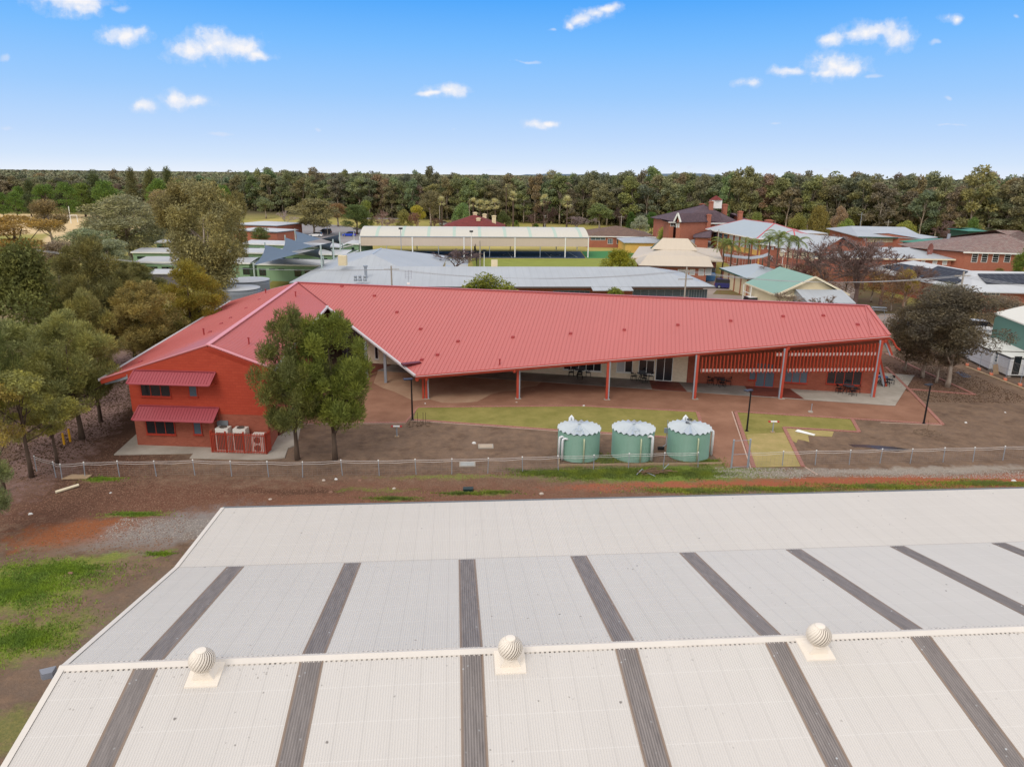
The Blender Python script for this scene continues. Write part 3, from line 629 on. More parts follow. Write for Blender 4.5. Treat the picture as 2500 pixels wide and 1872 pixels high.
def ribs(mb, poly3, down, spacing, w_=0.05, h_=0.045, inset=0.06):
    """raised seams running down a planar roof"""
    P0, P1, P2 = [Vector(p) for p in poly3[:3]]; n = (P1 - P0).cross(P2 - P0); n.normalize()
    if n.z < 0: n = -n
    zf = lambda x, y: P0.z - (n.x * (x - P0.x) + n.y * (y - P0.y)) / n.z
    d = Vector(down).normalized(); e = (-d.y, d.x); pr = [p[0] * e[0] + p[1] * e[1] for p in poly3]
    k = min(pr) + spacing * .5
    while k < max(pr):
        p = (e[0] * k, e[1] * k); r_ = clip_line([(q[0], q[1]) for q in poly3], p, (d.x, d.y))
        if r_ and r_[1] - r_[0] > 0.4:
            a, b = r_[0] + inset, r_[1] - inset; vs = []
            for t in (a, b):
                x, y = p[0] + d.x * t, p[1] + d.y * t; z = zf(x, y)
                for o, hh in ((-w_ / 2, 0), (-w_ / 4, h_), (w_ / 4, h_), (w_ / 2, 0)): vs.append((x + e[0] * o, y + e[1] * o, z + hh))
            mb.add(vs, [(0, 4, 5, 1), (1, 5, 6, 2), (2, 6, 7, 3), (0, 1, 2, 3), (7, 6, 5, 4)])
        k += spacing

# ------------------------------------------------------------------ the new red building
m_roofr = sheetmat('red_roof_sheet', S(188, 101, 97), 0.42, 0.66, 0.04, 0.08, 0.5)
m_brickr = brickmat('orange_red_brick', S(166, 92, 72), S(150, 80, 62), S(148, 98, 82), glaze=0.2)
m_render = brickmat('painted_red_block', S(178, 72, 51), S(172, 67, 47), S(158, 62, 45), 0.4, 0.2, 0.006, 0.6, 0.25, 0.06)
m_creamb = brickmat('cream_brick', S(244, 230, 204), S(230, 214, 186), S(214, 200, 176), 0.24, 0.086, 0.006, 0.8, 0.2, 0.06)
m_burg = sheetmat('burgundy_sheet', S(158, 70, 78), 0.4, 50, 0.0, 0.06, 0.4)
m_capp = mat('pink_capping', S(222, 150, 154), 0.4, var=0.05, vscale=1)
A_ = Vector((-23.9, 78.7, 7.35)); B_ = Vector((34.0, 67.8, 7.35)); nrm = Vector((0.185, 0.9827, 0))
def zr(x, y): return 7.35 + 0.305 * ((x - A_.x) * nrm.x + (y - A_.y) * nrm.y)
def PR(x, y): return Vector((x, y, zr(x, y)))
C_ = PR(-8.3, 59.15); D_ = PR(33.6, 62.3); V_ = PR(-19.2, 72.8)
G_ = Vector((-21.3, 48.55, 7.35)); E_ = Vector((-29.3, 48.75, 4.72)); F_ = Vector((-32.8, 82.2, 4.6)); H_ = Vector((-16.8, 48.25, 5.73)); M_ = at(670, 703, 6.0)
rb = thing('school_building', 'long new red-roofed building with a two-storey red gable wing at its left end', 'building', (3, 62, 0))
roof = MB(); roof.slab([A_, V_, C_, D_, B_], 0.16)
ribs(roof, [A_, V_, C_, D_, B_], (-nrm.x, -nrm.y, 0), 0.36, 0.045, 0.04)
back = lambda p, d, z: Vector((p.x + nrm.x * d, p.y + nrm.y * d, z))
roof.slab([B_, back(B_, 8, 4.9), back(A_, 8, 4.9), A_], 0.16)
o_roof = roof.build('roof', m_roofr, rb)
wr = MB(); lw = [A_, F_, E_, G_]; rw = [A_, G_, H_, V_]
wr.slab([A_, M_, F_, E_, G_], 0.16); wr.slab(rw, 0.16)
ribs(wr, [A_, F_, E_, G_], (-1, -0.06, 0), 0.34, 0.045, 0.035); ribs(wr, [A_, G_, H_, V_], (1, 0.09, 0), 0.34, 0.045, 0.035)
wr.build('roof', m_roofr, rb)['label'] = 'gable wing roof sheeting'
cap = MB()
cap.bar(A_ + Vector((0, 0, .05)), G_ + Vector((0, 0, .05)), 0.34, 0.07)
cap.bar(G_ + Vector((0, .05, .05)), E_ + Vector((0, .05, .05)), .26, .07); cap.bar(G_ + Vector((0, .05, .05)), H_ + Vector((0, .05, .05)), .26, .07)
cap.build('ridge_capping', m_capp, rb)
cap = MB(); cap.bar(A_ + Vector((0, 0, .05)), B_ + Vector((0, 0, .05)), .34, .07); cap.bar(B_ + Vector((0, 0, .04)), D_ + Vector((0, 0, .04)), .3, .07)
cap.bar(B_ + Vector((-.2, 0, .05)), D_ + Vector((-1.5, 0.2, .05)), .1, .04)
cap.build('ridge_capping', m_roofr, rb)
vg = MB(); vg.bar(A_ + Vector((0.05, 0, .03)), V_ + Vector((.05, 0, .03)), .12, .05); vg.build('valley_flashing', mat('valley_dark', S(130, 50, 50), .5), rb)
fs_ = MB()    # red fascia boards with gutters along the front eaves
fs_.bar(C_ + Vector((0, -.04, -.20)), D_ + Vector((0, -.04, -.20)), .1, .30); fs_.bar(C_ + Vector((0, -.16, -.13)), D_ + Vector((0, -.16, -.13)), .16, .14)
fs_.bar(G_ + Vector((0, -.05, -.19)), E_ + Vector((0, -.05, -.19)), .08, .28); fs_.bar(G_ + Vector((0, -.05, -.19)), H_ + Vector((0, -.05, -.19)), .08, .28)
fs_.build('fascia', m_redp, rb)
gu = MB(); gu.bar(V_ + Vector((-.06, -.06, -.03)), C_ + Vector((-.06, -.06, -.03)), .2, .16); gu.bar(V_ + Vector((.1, 0, -.05)), H_ + Vector((.1, 0, -.05)), .2, .16)
gu.bar(E_ + Vector((-.1, 0, -.05)), F_ + Vector((-.1, 0, -.05)), .22, .16)
gu.bar(C_ + Vector((0, -.26, -.06)), D_ + Vector((0, -.26, -.06)), .05, .03)
gu.build('gutter', mat('gutter_grey', S(196, 190, 192), .4), rb)
for p in (C_ + Vector((.1, .05, -.42)), C_ + Vector((.9, .1, -.36)), Vector((0.2, 59.75, C_.z + .3)), Vector((24.4, 61.5, 4.55)), Vector((16.3, 60.9, 3.85)), Vector((33.2, 62.1, 5.15))):
    b = MB(); b.lathe([(.13, p.z - .12), (.17, p.z + .05), (.17, p.z + .16)], (p.x, p.y), 12); b.build('rainwater_head', m_redp, rb)
# gable-wing walls
fw, Lg = frame2((-26.93, 47.96), (-17.17, 47.38))
zL, zRr = 5.55, 5.95
gw = MB(fw); gw.add([(0, 0, 2.62), (Lg, 0, 2.62), (Lg, 0, zRr - .2), (5.65, 0, 7.24), (0, 0, zL), (0, .3, 2.62), (Lg, .3, 2.62), (Lg, .3, zRr - .2), (5.65, .3, 7.24), (0, .3, zL)],
                    [(0, 1, 2, 3, 4), (9, 8, 7, 6, 5), (0, 5, 6, 1), (1, 6, 7, 2)])
gw.box(0, .3, .3, 34, 2.62, 5.3)
SB = fw.l((-20.3, 71.3)); gw.prism([(Lg, .3), (SB[0], SB[1]), (SB[0] - .3, SB[1]), (Lg - .3, .3)], 2.62, 5.68)
gw.build('upper_wall', m_render, rb)
gl = MB(fw); gl.box(0.02, Lg - .02, .02, .3, 0, 2.62); gl.box(.02, .3, .3, 34, 0, 2.62); gl.prism([(Lg - .02, .3), (SB[0] - .02, SB[1]), (SB[0] - .3, SB[1]), (Lg - .3, .3)], 0, 2.62)
gl.build('lower_brick_wall', m_brickr, rb)
bl = MB(fw); bl.box(.1, Lg - .1, 33.7, 34, 0, 5.3); bl.build('rear_wall', m_brickr, rb)
def on_wall(fr, px, py, off=0.0):
    n = Vector((fr.s, -fr.c, 0)); p = on_plane(px, py, fr.w(0, -off, 0), n); l = fr.l(p); return l[0], p.z
for (xa, ya, xb, yb, ml, pm) in ((342, 941, 419, 969, 3, m_glass), (459, 941, 484, 969, 1, m_glassb), (355, 1029, 430, 1061, 3, m_glass), (470, 1029, 495, 1061, 1, m_glassb)):
    u0, z1 = on_wall(fw, xa, ya); u1, z0 = on_wall(fw, xb, yb); z1 += .35
    wall_window(rb, fw, u0, u1, z0, z1, m_redframe, pm, 0.0, ml)
for (x0, y0, x1, y1, yb_) in ((329, 903, 526, 901, 940), (341, 989, 534, 988, 1029)):
    u0, z1 = on_wall(fw, x0, y0); u1, _ = on_wall(fw, x1, y1); _, z0 = on_wall(fw, (x0 + x1) / 2, yb_, 1.0)
    b = MB(fw)
    cs = [(u0, -.02, z1), (u1, -.02, z1), (u1 - .1, -1.0, z0), (u0 - .1, -1.0, z0)]
    b.slab(cs[::-1], .05)
    b2 = [fw.w(*c) for c in cs]; bb = MB(); ribs(bb, b2, (fw.s, -fw.c, 0), 0.21, .05, .04, .1)
    b.v += bb.v; b.f += [tuple(i + 8 for i in f) for f in bb.f]
    o = b.build('window_awning', m_burg, rb)
    e = MB(fw); e.bar((u0, -.04, z1 + .03), (u1, -.04, z1 + .03), .14, .05); e.bar((u0 - .02, -.05, z1 + .01), (u0 - .12, -1.0, z0 + .01), .09, .05); e.bar((u1, -.05, z1 + .01), (u1 - .08, -1.0, z0 + .01), .09, .05)
    e.build('edge_flashing', m_burg, o)
    for u in (u0 + .1, u1 - .05): e = MB(fw); e.bar((u, -.03, z0 - .12), (u, -.9, z0 + .02), .04); e.bar((u, -.03, z0 - .12), (u, -.03, z1 - .1), .04); e.build('bracket', m_redp, o)
pb = MB(fw); pb.box(5.72, 6.08, -.45, .0, 0, 2.2); pb.build('brick_pier', m_brickr, rb)
pb = MB(fw); pb.box(6.1, 6.9, -.04, -.003, .1, 2.15); pb.build('door', mat('grey_door', S(120, 124, 128), .5), rb)
# raking strut under the far left eave
st = MB(); st.bar((-29.2, 49.0, 4.4), (-26.95, 48.6, 5.1), .12, .3); st.build('eave_bracket', m_galv, rb)
st = MB(); st.bar((-29.2, 55.0, 4.4), (-27.1, 55.0, 5.1), .12, .3); st.build('eave_bracket', m_galv, rb)
# long front wall: cream brick then red brick, parallel to the ridge
wa = Vector((33.16, 62.95, 0)); dx = Vector((-0.9827, 0.185, 0)); wl = wa + dx * 49.5
fl_, LL = frame2((wl.x, wl.y), (wa.x, wa.y)); um = fl_.l(at(1676, 937))[0]
def rz_(u): p = fl_.w(u, 0, 0); return zr(p[0], p[1]) - .18
b = MB(fl_); b.add([(0, 0, 0), (um, 0, 0), (um, 0, rz_(um)), (0, 0, rz_(0)), (0, .3, 0), (um, .3, 0), (um, .3, rz_(um)), (0, .3, rz_(0))], [(0, 1, 2, 3), (7, 6, 5, 4), (0, 3, 7, 4)]); b.build('cream_brick_wall', m_creamb, rb)
b = MB(fl_); b.add([(um, -.04, 0), (LL, -.04, 0), (LL, -.04, rz_(LL)), (um, -.04, rz_(um)), (um, .3, 0), (LL, .3, 0), (LL, .3, rz_(LL)), (um, .3, rz_(um))], [(0, 1, 2, 3), (0, 3, 7, 4)])
b.box(LL - .3, LL, .3, 12.5, 0, 5.3); b.build('red_brick_wall', m_brickr, rb)
b = MB(fl_); b.box(.2, LL - .3, 12.2, 12.5, 0, 5.0); b.build('rear_wall', m_brickr, rb)
b = MB(fl_); b.box(um - 3.4, um - .02, -.03, -.003, 2.55, 3.3); b.build('fascia_panel', m_white, rb)
for (xa, ya, xb, yb, ml, fm_, pm, nm) in ((1376, 880, 1468, 907, 5, m_white, m_glass, 'window'), (1506, 878, 1525, 909, 1, m_white, m_blind, 'window'), (1526, 878, 1544, 910, 1, m_white, m_glass, 'window'), (1560, 877, 1597, 914, 2, m_white, m_glass, 'window'),
        (1602, 881, 1640, 934, 2, m_white, m_glass, 'door'), (914, 845, 925, 877, 1, m_white, m_glass, 'window'),
        (1829, 905, 1846, 928, 1, m_redframe, m_glassb, 'window'), (1846, 898, 1888, 948, 2, m_redframe, m_glassb, 'door'), (1917, 899, 1970, 936, 3, m_redframe, m_glassb, 'window'), (2021, 897, 2101, 941, 4, m_redframe, m_glass, 'window')):
    u0, z1 = on_wall(fl_, xa, ya); u1, z0 = on_wall(fl_, xb, yb)
    if nm == 'door': z0 = 0.03; z1 = 2.45 if xa < 1700 else 2.4
    elif z1 < z0 + .9: z1 = z0 + 1.3
    wall_window(rb, fl_, u0, u1, z0, z1, fm_, pm, 0.0 if xa < 1676 else -.04, ml, 0, nm, .07, sill=(nm != 'door'))
# dark glazed link under the valley
b = MB(); b.add([(-17.6, 71.6, 0), (-15.4, 72.1, 0), (-15.4, 72.1, 5.0), (-17.6, 71.6, 5.3)], [(0, 1, 2, 3)]); b.build('link_glazing', m_glass, rb)
b = MB(); b.bar((-16.9, 70.9, 0), (-16.9, 70.9, 5.0), .1); b.bar((-16.0, 71.1, 0), (-16.0, 71.1, 5.0), .1); b.build('link_mullion', mat('dark_grey', S(70, 72, 76), .5), rb)
# canopy posts: red web with galvanised edge
for i, (px, py) in enumerate([(1043, 973), (1265, 973), (1482, 975), (1697, 974), (1907, 973), (2133, 970)]):
    q = at(px, py); top = zr(q.x, q.y) - .2; b = MB()
    b.box(q.x - .16, q.x + .05, q.y - .10, q.y + .10, 0, top)
    if i == 0: b.box(q.x - .42, q.x - .26, q.y - .06, q.y + .10, 0, top)
    o = b.build('canopy_post', m_redp, rb)
    b = MB(); s_ = 1 if i < 3 else -1
    b.box(q.x + (.053 if s_ > 0 else -.27), q.x + (.16 if s_ > 0 else -.163), q.y - .08, q.y + .08, 0, top); b.build('galvanised_channel', m_galv, o)
    b = MB(); b.box(q.x - .28, q.x + .26, q.y - .2, q.y + .2, .006, .05); b.build('base_plate', m_conc, o)
for (px, py) in ((942, 934), (896, 922)):
    q = at(px, py); b = MB(); b.box(q.x - .12, q.x + .12, q.y - .12, q.y + .12, 0, zr(q.x, q.y) - .2 if px > 900 else 3.6); b.build('galvanised_post', m_galv, rb)
# sun-screen of vertical battens between the last three posts
pl = [at(1697, 974), at(1907, 973), at(2133, 970)]; m_bat = mat('red_batten', S(172, 68, 46), .45)
for (a, c) in ((pl[0], pl[1]), (pl[1], pl[2])):
    L_ = (c - a).length; d = (c - a).normalized(); nb = int(L_ / .33)
    fr_ = Fr(a.x, a.y, math.atan2(d.y, d.x)); sc = MB(fr_)
    for i in range(nb):
        u = .35 + (L_ - .7) * i / (nb - 1); p = fr_.w(u, 0); zt = zr(p[0], p[1]) - .45; sc.box(u - .03, u + .03, -.1, .1, 2.42, zt)
    o = sc.build('batten_screen', m_bat, rb)
    ra = MB(fr_)
    for zz in (2.62, 4.05, 5.0):
        us = [u for u in [.3 + (L_ - .6) * i / 40 for i in range(41)] if zr(*fr_.w(u, 0)[:2]) - .5 > zz + .2]
        if len(us) < 4: continue
        u0, u1 = us[0], us[-1]
        ra.box(u0, u1, .1, .14, zz - .13, zz + .13)
    ra.build('support_rail', mat('rail_grey', S(206, 196, 192), .5), o)
# raking struts and swept gutter at the right-hand end
st = MB(); st.bar((33.9, 63.6, 5.3), (34.7, 63.4, 3.6), .12, .22); st.bar((34.3, 66.0, 4.6), (35.7, 65.4, 0.05), .14, .26); st.bar((33.6, 66, 5.8), (34.3, 66.0, 4.6), .16, .3)
st.build('raking_strut', m_redp, rb)
st = MB(); st.bar((33.7, 63.5, 5.2), (34.5, 63.3, 3.6), .2, .12); st.bar((34.1, 65.9, 4.6), (35.5, 65.3, 0.05), .16, .16); st.build('strut_channel', m_galv, rb)
st = MB(); st.tube([(33.7, 62.9, 5.35), (34.5, 63.3, 5.0), (34.9, 63.3, 4.4), (35.3, 63.3, 4.1)], .09, 8); st.build('swept_gutter', m_redp, rb)
# roof fittings: small vents, pipes, a skylight and the mast aerial
def roof_vents():
    pts = [(835, 700), (914, 723), (969, 763), (1027, 804), (1118, 834), (1252, 824), (1393, 815), (1524, 806), (1655, 794), (1784, 784), (2010, 771), (2094, 793), (1068, 867), (1030, 879), (1912, 773)]
    nn = Vector((-.305 * nrm.x, -.305 * nrm.y, 1)).normalized()
    for i, (px, py) in enumerate(pts):
        q = on_plane(px, py, A_, nn); f_ = Fr(q.x, q.y, math.atan2(-nrm.x, nrm.y), q.z); b = MB(f_)
        b.add([(-.16, -.13, -.02), (.16, -.13, -.02), (.16, .13, .05), (-.16, .13, .05), (-.13, -.11, .12), (.13, -.11, .12), (.13, .1, .16), (-.13, .1, .16)], [(4, 5, 6, 7), (0, 1, 5, 4), (1, 2, 6, 5), (3, 0, 4, 7), (2, 3, 7, 6)])
        b.build('roof_vent', mat('vent_red', S(160, 60, 60), .5), rb)
    nl = (A_ - G_).cross(E_ - G_).normalized()
    for (px, py) in ((650, 713), (633, 732), (601, 753), (563, 777), (540, 791), (513, 811), (343, 884)):
        q = on_plane(px, py, G_, nl); b = MB(Fr(q.x, q.y, R(95), q.z)); b.add([(-.2, -.12, -.02), (.2, -.12, -.02), (.2, .12, -.02), (-.2, .12, -.02), (-.14, -.09, .11), (.14, -.09, .11), (.14, .09, .11), (-.14, .09, .11)],
              [(4, 5, 6, 7), (0, 1, 5, 4), (1, 2, 6, 5), (3, 0, 4, 7), (2, 3, 7, 6)]); b.build('roof_vent', mat('vent_red', S(160, 60, 60), .5), rb)
    nr2 = (H_ - G_).cross(A_ - G_).normalized()
    for (px, py, n_, p0) in ((649, 717, nl, G_), (498, 817, nl, G_), (722, 724, nr2, G_), (608, 840, nr2, G_), (1220, 890, nn, A_)):
        q = on_plane(px, py, p0, n_); b = MB(); b.lathe([(.06, q.z - .1), (.06, q.z + .45), (.09, q.z + .47), (.09, q.z + .52)], (q.x, q.y), 8); b.build('vent_pipe', mat('vent_red', S(160, 60, 60), .5), rb)
    q = on_plane(1004, 891, A_, nn); b = MB(Fr(q.x, q.y, R(28), q.z + .1)); b.box(-.85, .85, -.28, .28, 0, .12); b.build('skylight_box', mat('maroon', S(96, 34, 38), .3), rb)
roof_vents()
an = thing('tv_aerial', 'comb-shaped television aerial on the ridge of the long red roof', 'aerial', tuple(on_plane(998, 703, A_, (0, 1, 0)))[:2] + (7.4,))
q = an.location; b = MB(); b.tube([(q.x, q.y, 7.35), (q.x, q.y, 8.9)], .02, 6); b.build('mast', m_galv, an)
b = MB()
for k in range(6): b.bar((q.x - .35, q.y, 7.95 + k * .17), (q.x + .35, q.y, 7.95 + k * .17), .02)
b.bar((q.x - .35, q.y, 7.9), (q.x - .35, q.y, 8.85), .03); b.bar((q.x + .35, q.y, 7.9), (q.x + .35, q.y, 8.85), .03); b.build('elements', m_galv, an)
b = MB(); b.box(q.x - .15, q.x + .15, q.y - .2, q.y + .1, 7.3, 7.5); b.build('base', m_white, an)
# aprons
sheet('concrete_apron', [(278, 1109), (473, 1105), (463, 1117), (640, 1121), (695, 1116), (703, 1093), (725, 1085), (736, 1030), (705, 1029), (640, 1075), (400, 1075), (332, 1060)], m_conc, 0.07, 0.1)
sa = fl_.w(0, -3.2); sb = fl_.w(LL + .6, -3.2)
b = MB(fl_); b.prism([(-.5, -2.6), (LL + 1.0, -3.45), (LL + 6.2, 7.9), (LL - .0, 8.4), (LL, 0), (-.5, 0)], -.02, 0.035); tag(b.build('concrete_verandah', m_concd), kind='structure')
b = MB(fl_); b.prism([(LL - 9.3, -3.28), (LL + 1.0, -3.46), (LL + 6.15, 7.85), (LL + .02, 8.3), (LL + .02, -.05), (LL - 8.1, -.05)], 0.036, 0.042); tag(b.build('pale_concrete', m_conc), kind='structure')
for (xa, xb) in ((1592, 1678), (1832, 1952)):
    u0 = fl_.l(at(xa, 958))[0]; u1 = fl_.l(at(xb, 958))[0]; b = MB(fl_); b.prism([(u0, -3.12), (u1, -3.2), (u1 - .7, -.06), (u0 - .3, -.06)], 0.043, 0.047); tag(b.build('entry_paving', m_redpave), kind='structure')
u0 = fl_.l(at(905, 900))[0]; b = MB(fl_); b.prism([(u0 - 3, -7), (u0 + .3, -5.5), (u0 + 1.6, -.06), (u0 - 3, -.06)], 0.043, 0.047); tag(b.build('entry_paving', m_redpave), kind='structure')
# small pieces round the gable wing
pc = thing('air_conditioner_enclosure', 'red slatted pen around the air-conditioning units at the gable wall foot', 'enclosure', fw.w(8, -1))
fe = fw; y0 = -.95; u0 = 5.95; u1 = Lg + .1
rl = MB(fe)
for zz in (.18, 1.42): rl.box(u0, u1, y0 + .02, y0 + .05, zz, zz + .05); rl.box(u0 - .01, u0 + .03, y0 + .06, -.05, zz, zz + .05); rl.box(u1 - .03, u1 + .01, y0 + .06, -.02, zz, zz + .05)
rl.build('rail', m_redp, pc)
sl = MB(fe); n_ = int((u1 - u0) / .11)
for i in range(n_): u = u0 + .03 + (u1 - u0 - .06) * i / (n_ - 1); sl.box(u - .02, u + .02, y0 - .01, y0 + .02, .1, 1.6)
for i in range(8): y = y0 + .08 + i * .11; sl.box(u0 - .04, u0 - .012, y - .02, y + .02, .1, 1.6); sl.box(u1 + .012, u1 + .04, y - .02, y + .02, .1, 1.6)
sl.build('slats', m_redp, pc)
for u in (u0, u0 + 1.05, u0 + 2.35, u1): b = MB(fe); b.box(u - .04, u + .04, y0 + .06, y0 + .13, .07, 1.66); b.build('post', m_redp, pc)
m_ac = mat('ac_white', S(214, 210, 202), .5); m_grille = mat('ac_grille', S(90, 84, 78), .6)
for i, (u, wd, hh) in enumerate(((6.75, .9, 1.75), (8.0, .9, 1.75), (9.25, .85, 1.35))):
    p = fe.w(u, -.5, .075); t_ = thing('air_conditioner', ('tall white air-conditioning unit in the pen, nearest the door', 'tall white air-conditioning unit in the middle of the pen', 'shorter twin-fan air-conditioning unit in the pen, at the wall corner')[i], 'air conditioner', p, 'air-conditioning units in the pen')
    f_ = Fr(p[0], p[1], fe.yaw, .075); b = MB(f_); b.box(-wd / 2, wd / 2, -.32, .32, 0, hh); b.build('casing', m_ac, t_)
    if i < 2: b = MB(f_); b.lathe([(.26, hh + .002), (.26, hh + .05), (.2, hh + .05), (.2, hh + .01)], (0, 0), 16); b.build('fan_guard', m_grille, t_); b = MB(f_); b.box(-wd / 2 + .08, wd / 2 - .08, -.335, -.322, .2, hh - .3); b.build('louvre', m_grille, t_)
    else:
        for zz in (.4, .98):
            b = MB(f_); b.tube([(0, -.322, zz), (0, -.35, zz)], .24, 14); b.build('fan_guard', m_grille, t_)
bx = thing('planter_box', 'small dark red-brown box on the path beside the gable wing', 'box', at(687, 1058)); q = bx.location; b = MB(Fr(q.x, q.y, R(75), .07))
b.box(-.6, .6, -.22, -.18, 0, .3); b.box(-.6, .6, .18, .22, 0, .3); b.box(-.6, -.56, -.18, .18, 0, .3); b.box(.56, .6, -.18, .18, 0, .3); b.box(-.56, .56, -.18, .18, 0, .02); b.build('box_sides', mat('box_brown', S(96, 52, 40), .6), bx)
# ------------------------------------------------------------------ things in the yard
m_tank = bpy.data.materials.new('tank_green')
m_tank.use_nodes = True; t = m_tank.node_tree; p = t.nodes['Principled BSDF']; p.inputs['Roughness'].default_value = .5
tcn = N(t, 'ShaderNodeTexCoord'); n1 = noise(t, tcn.outputs['Object'], 1.5, 4); t.links.new(mixc(t, n1, S(118, 156, 138), S(130, 168, 150)), p.inputs['Base Color'])
m_lid = mat('tank_lid_steel', S(196, 204, 208), .35, .3, var=.08, vscale=2); m_pvc = mat('pvc_white', S(226, 228, 230), .35); m_pvcg = mat('pvc_stained', S(198, 206, 170), .5, var=.2, vscale=3)
m_timb = mat('timber', S(178, 152, 122), .9, var=.25, vscale=3, bump=.01, bscale=12)
def tank(px, py, label, pipes, rings):
    c = at(px, py); r = 1.46; H = 2.02; cx_, cy_ = c.x, c.y + r
    T = thing('rainwater_tank', label, 'water tank', (cx_, cy_, 0), 'green rainwater tanks beside the fence')
    pr_ = []
    n = 54
    for i in range(n + 1): pr_.append((r + (.014 if i % 2 else -.014), .02 + (H - .02) * i / n))
    b = MB(); b.lathe(pr_, (cx_, cy_), 48); b.build('tank_wall', m_tank, T, smooth=False)
    lid = MB(); vs = []; k = 22; vs.append((cx_, cy_, H + .36))
    for i in range(2 * k):
        a = math.pi * i / k + .1; rr = r + .07; z = H + (.15 if i % 2 else .0)
        vs.append((cx_ + rr * math.cos(a), cy_ + rr * math.sin(a), z)); 
    lid.add(vs, [(0, 1 + i, 1 + (i + 1) % (2 * k)) for i in range(2 * k)])
    lo = lid.build('folded_lid', m_lid, T)
    b = MB(); b.lathe([(.05, H + .36), (.12, H + .42), (.03, H + .46)], (cx_, cy_), 10); b.build('lid_cap', m_lid, lo)
    f1, f2 = rings[0]; b = MB(); b.lathe([(.24, H + .12), (.24, H + .26), (.2, H + .26), (.2, H + .14)], (cx_ + f1, cy_ + f2), 20, cap=False); b.add([(cx_ + f1 + .2 * math.cos(a * .5236), cy_ + f2 + .2 * math.sin(a * .5236), H + .22) for a in range(12)], [tuple(range(12))]); b.build('inlet_strainer', m_lid if len(rings) == 1 else m_black, T)
    for (f1, f2) in rings[1:]: b = MB(); b.tube([(cx_ + f1 + .17 * math.cos(a * .35), cy_ + f2 + .17 * math.sin(a * .35), H + .38) for a in range(19)], .03, 6); b.build('manhole_ring', m_black, T)
    for (dx_, dy_, zt, rr, m_, loop) in pipes:
        x, y = cx_ + dx_, cy_ + dy_; s_ = -.25 if dx_ > 0 else .25
        if loop == 'front': pts = [(x, y + .18, zt), (x, y + .05, zt + .02), (x, y, zt - .1), (x, y, .03)]
        elif loop == 'up': pts = [(x + .12, y, H - .1), (x + .1, y, H + .3), (x, y, H + .44), (x - .1, y, H + .3), (x - .12, y, .1)]
        else: pts = [(x + s_ * 1.5, y, zt - .04), (x + s_ * .6, y, zt), (x + s_ * .1, y, zt - .06), (x, y, zt - .25), (x, y, .1)]
        b = MB(); b.tube(pts, rr, 8); b.build('pipe', m_, T, smooth=True)
tank(1416, 1131, 'green corrugated water tank with two white pipes on its left side', [(-1.42, -.85, 1.72, .085, m_pvc, 'side'), (-1.22, -1.12, 1.68, .085, m_pvc, 'side'), (.22, -1.56, 1.75, .055, m_pvcg, 'front'), (-.45, 1.4, 2, .1, m_pvc, 'up')], [(-.15, -.85)])
tank(1551, 1131, 'green corrugated water tank between the other two tanks', [(1.15, -1.15, 1.9, .1, m_pvc, 'side'), (.3, -1.56, 1.75, .055, m_pvcg, 'front')], [(0, -.85)])
tank(1690, 1129, 'green corrugated water tank with a tall white downpipe on its right side', [(1.62, -.25, 1.95, .1, m_pvc, 'side'), (.28, -1.56, 1.75, .055, m_pvcg, 'front'), (.0, 1.35, 2, .1, m_pvc, 'up')], [(-.1, .1), (-.1, .1), (.15, .75)])
sl = [at(1366, 1088), at(1364, 1138), at(1762, 1133), at(1740, 1108)]
for i, nm in enumerate(('left side of the tank bed', 'front of the tank bed')):
    b = MB(); a, c = (sl[0], sl[1]) if i == 0 else (sl[1], sl[2]); b.bar((a.x, a.y, .06), (c.x, c.y, .06), .09, .16)
    tag(b.build('timber_sleeper', m_timb), 'timber edging board along the ' + nm, 'edging board')
q = at(1614, 1100); T = thing('pump', 'small pump with grey pipework between the middle and right tanks', 'pump', q)
b = MB(); b.tube([(q.x - .25, q.y, .2), (q.x + .2, q.y, .2)], .13, 10); b.build('motor', m_black, T)
b = MB(); b.tube([(q.x + .1, q.y, .3), (q.x + .35, q.y + .1, .45), (q.x + .42, q.y + .4, 1.0), (q.x + .42, q.y + .4, 1.25)], .03, 6); b.tube([(q.x + .42, q.y + .4, 1.25), (q.x + .42, q.y + .4, 2.2)], .025, 6); b.build('pipe', m_galv, T)
b = MB(); b.box(q.x + .2, q.x + .62, q.y + .3, q.y + .42, 1.25, 1.6); b.build('switch_box', m_galv, T)
# lamp posts
for (bx_, by_, ty_, lab) in ((1007, 1025, 925, 'black lamp post left of the long lawn, with a flat square lamp head'), (1823, 1052, 952, 'black lamp post standing on the small lawn right of the tanks'), (2255, 1034, 938, 'black lamp post at the corner of the red path, under the dark tree')):
    q = at(bx_, by_); h = hz(ty_, q); L = thing('lamp_post', lab, 'lamp post', q, 'black lamp posts in the new grounds')
    b = MB(); b.tube([(q.x, q.y, 0), (q.x, q.y, h - .06)], [.075, .055], 10); b.build('pole', m_black, L)
    b = MB(); b.tube([(q.x, q.y, .0), (q.x, q.y, .05)], .14, 10); b.build('base_plate', m_black, L)
    f_ = Fr(q.x, q.y, R(-150 if bx_ != 1007 else -160), h); b = MB(f_)
    b.add([(-.1, -.13, -.06), (.62, -.2, -.02), (.62, .2, -.02), (-.1, .13, -.06), (-.1, -.13, .05), (.62, -.2, .05), (.62, .2, .05), (-.1, .13, .05)], [(0, 3, 2, 1), (4, 5, 6, 7), (0, 1, 5, 4), (1, 2, 6, 5), (2, 3, 7, 6), (3, 0, 4, 7)])
    o = b.build('lamp_head', mat('lamp_head', S(52, 56, 66), .35), L)
    b = MB(f_); b.box(.15, .55, -.14, .14, -.035, -.025); b.build('lens', mat('lens', S(190, 190, 180), .2), o)
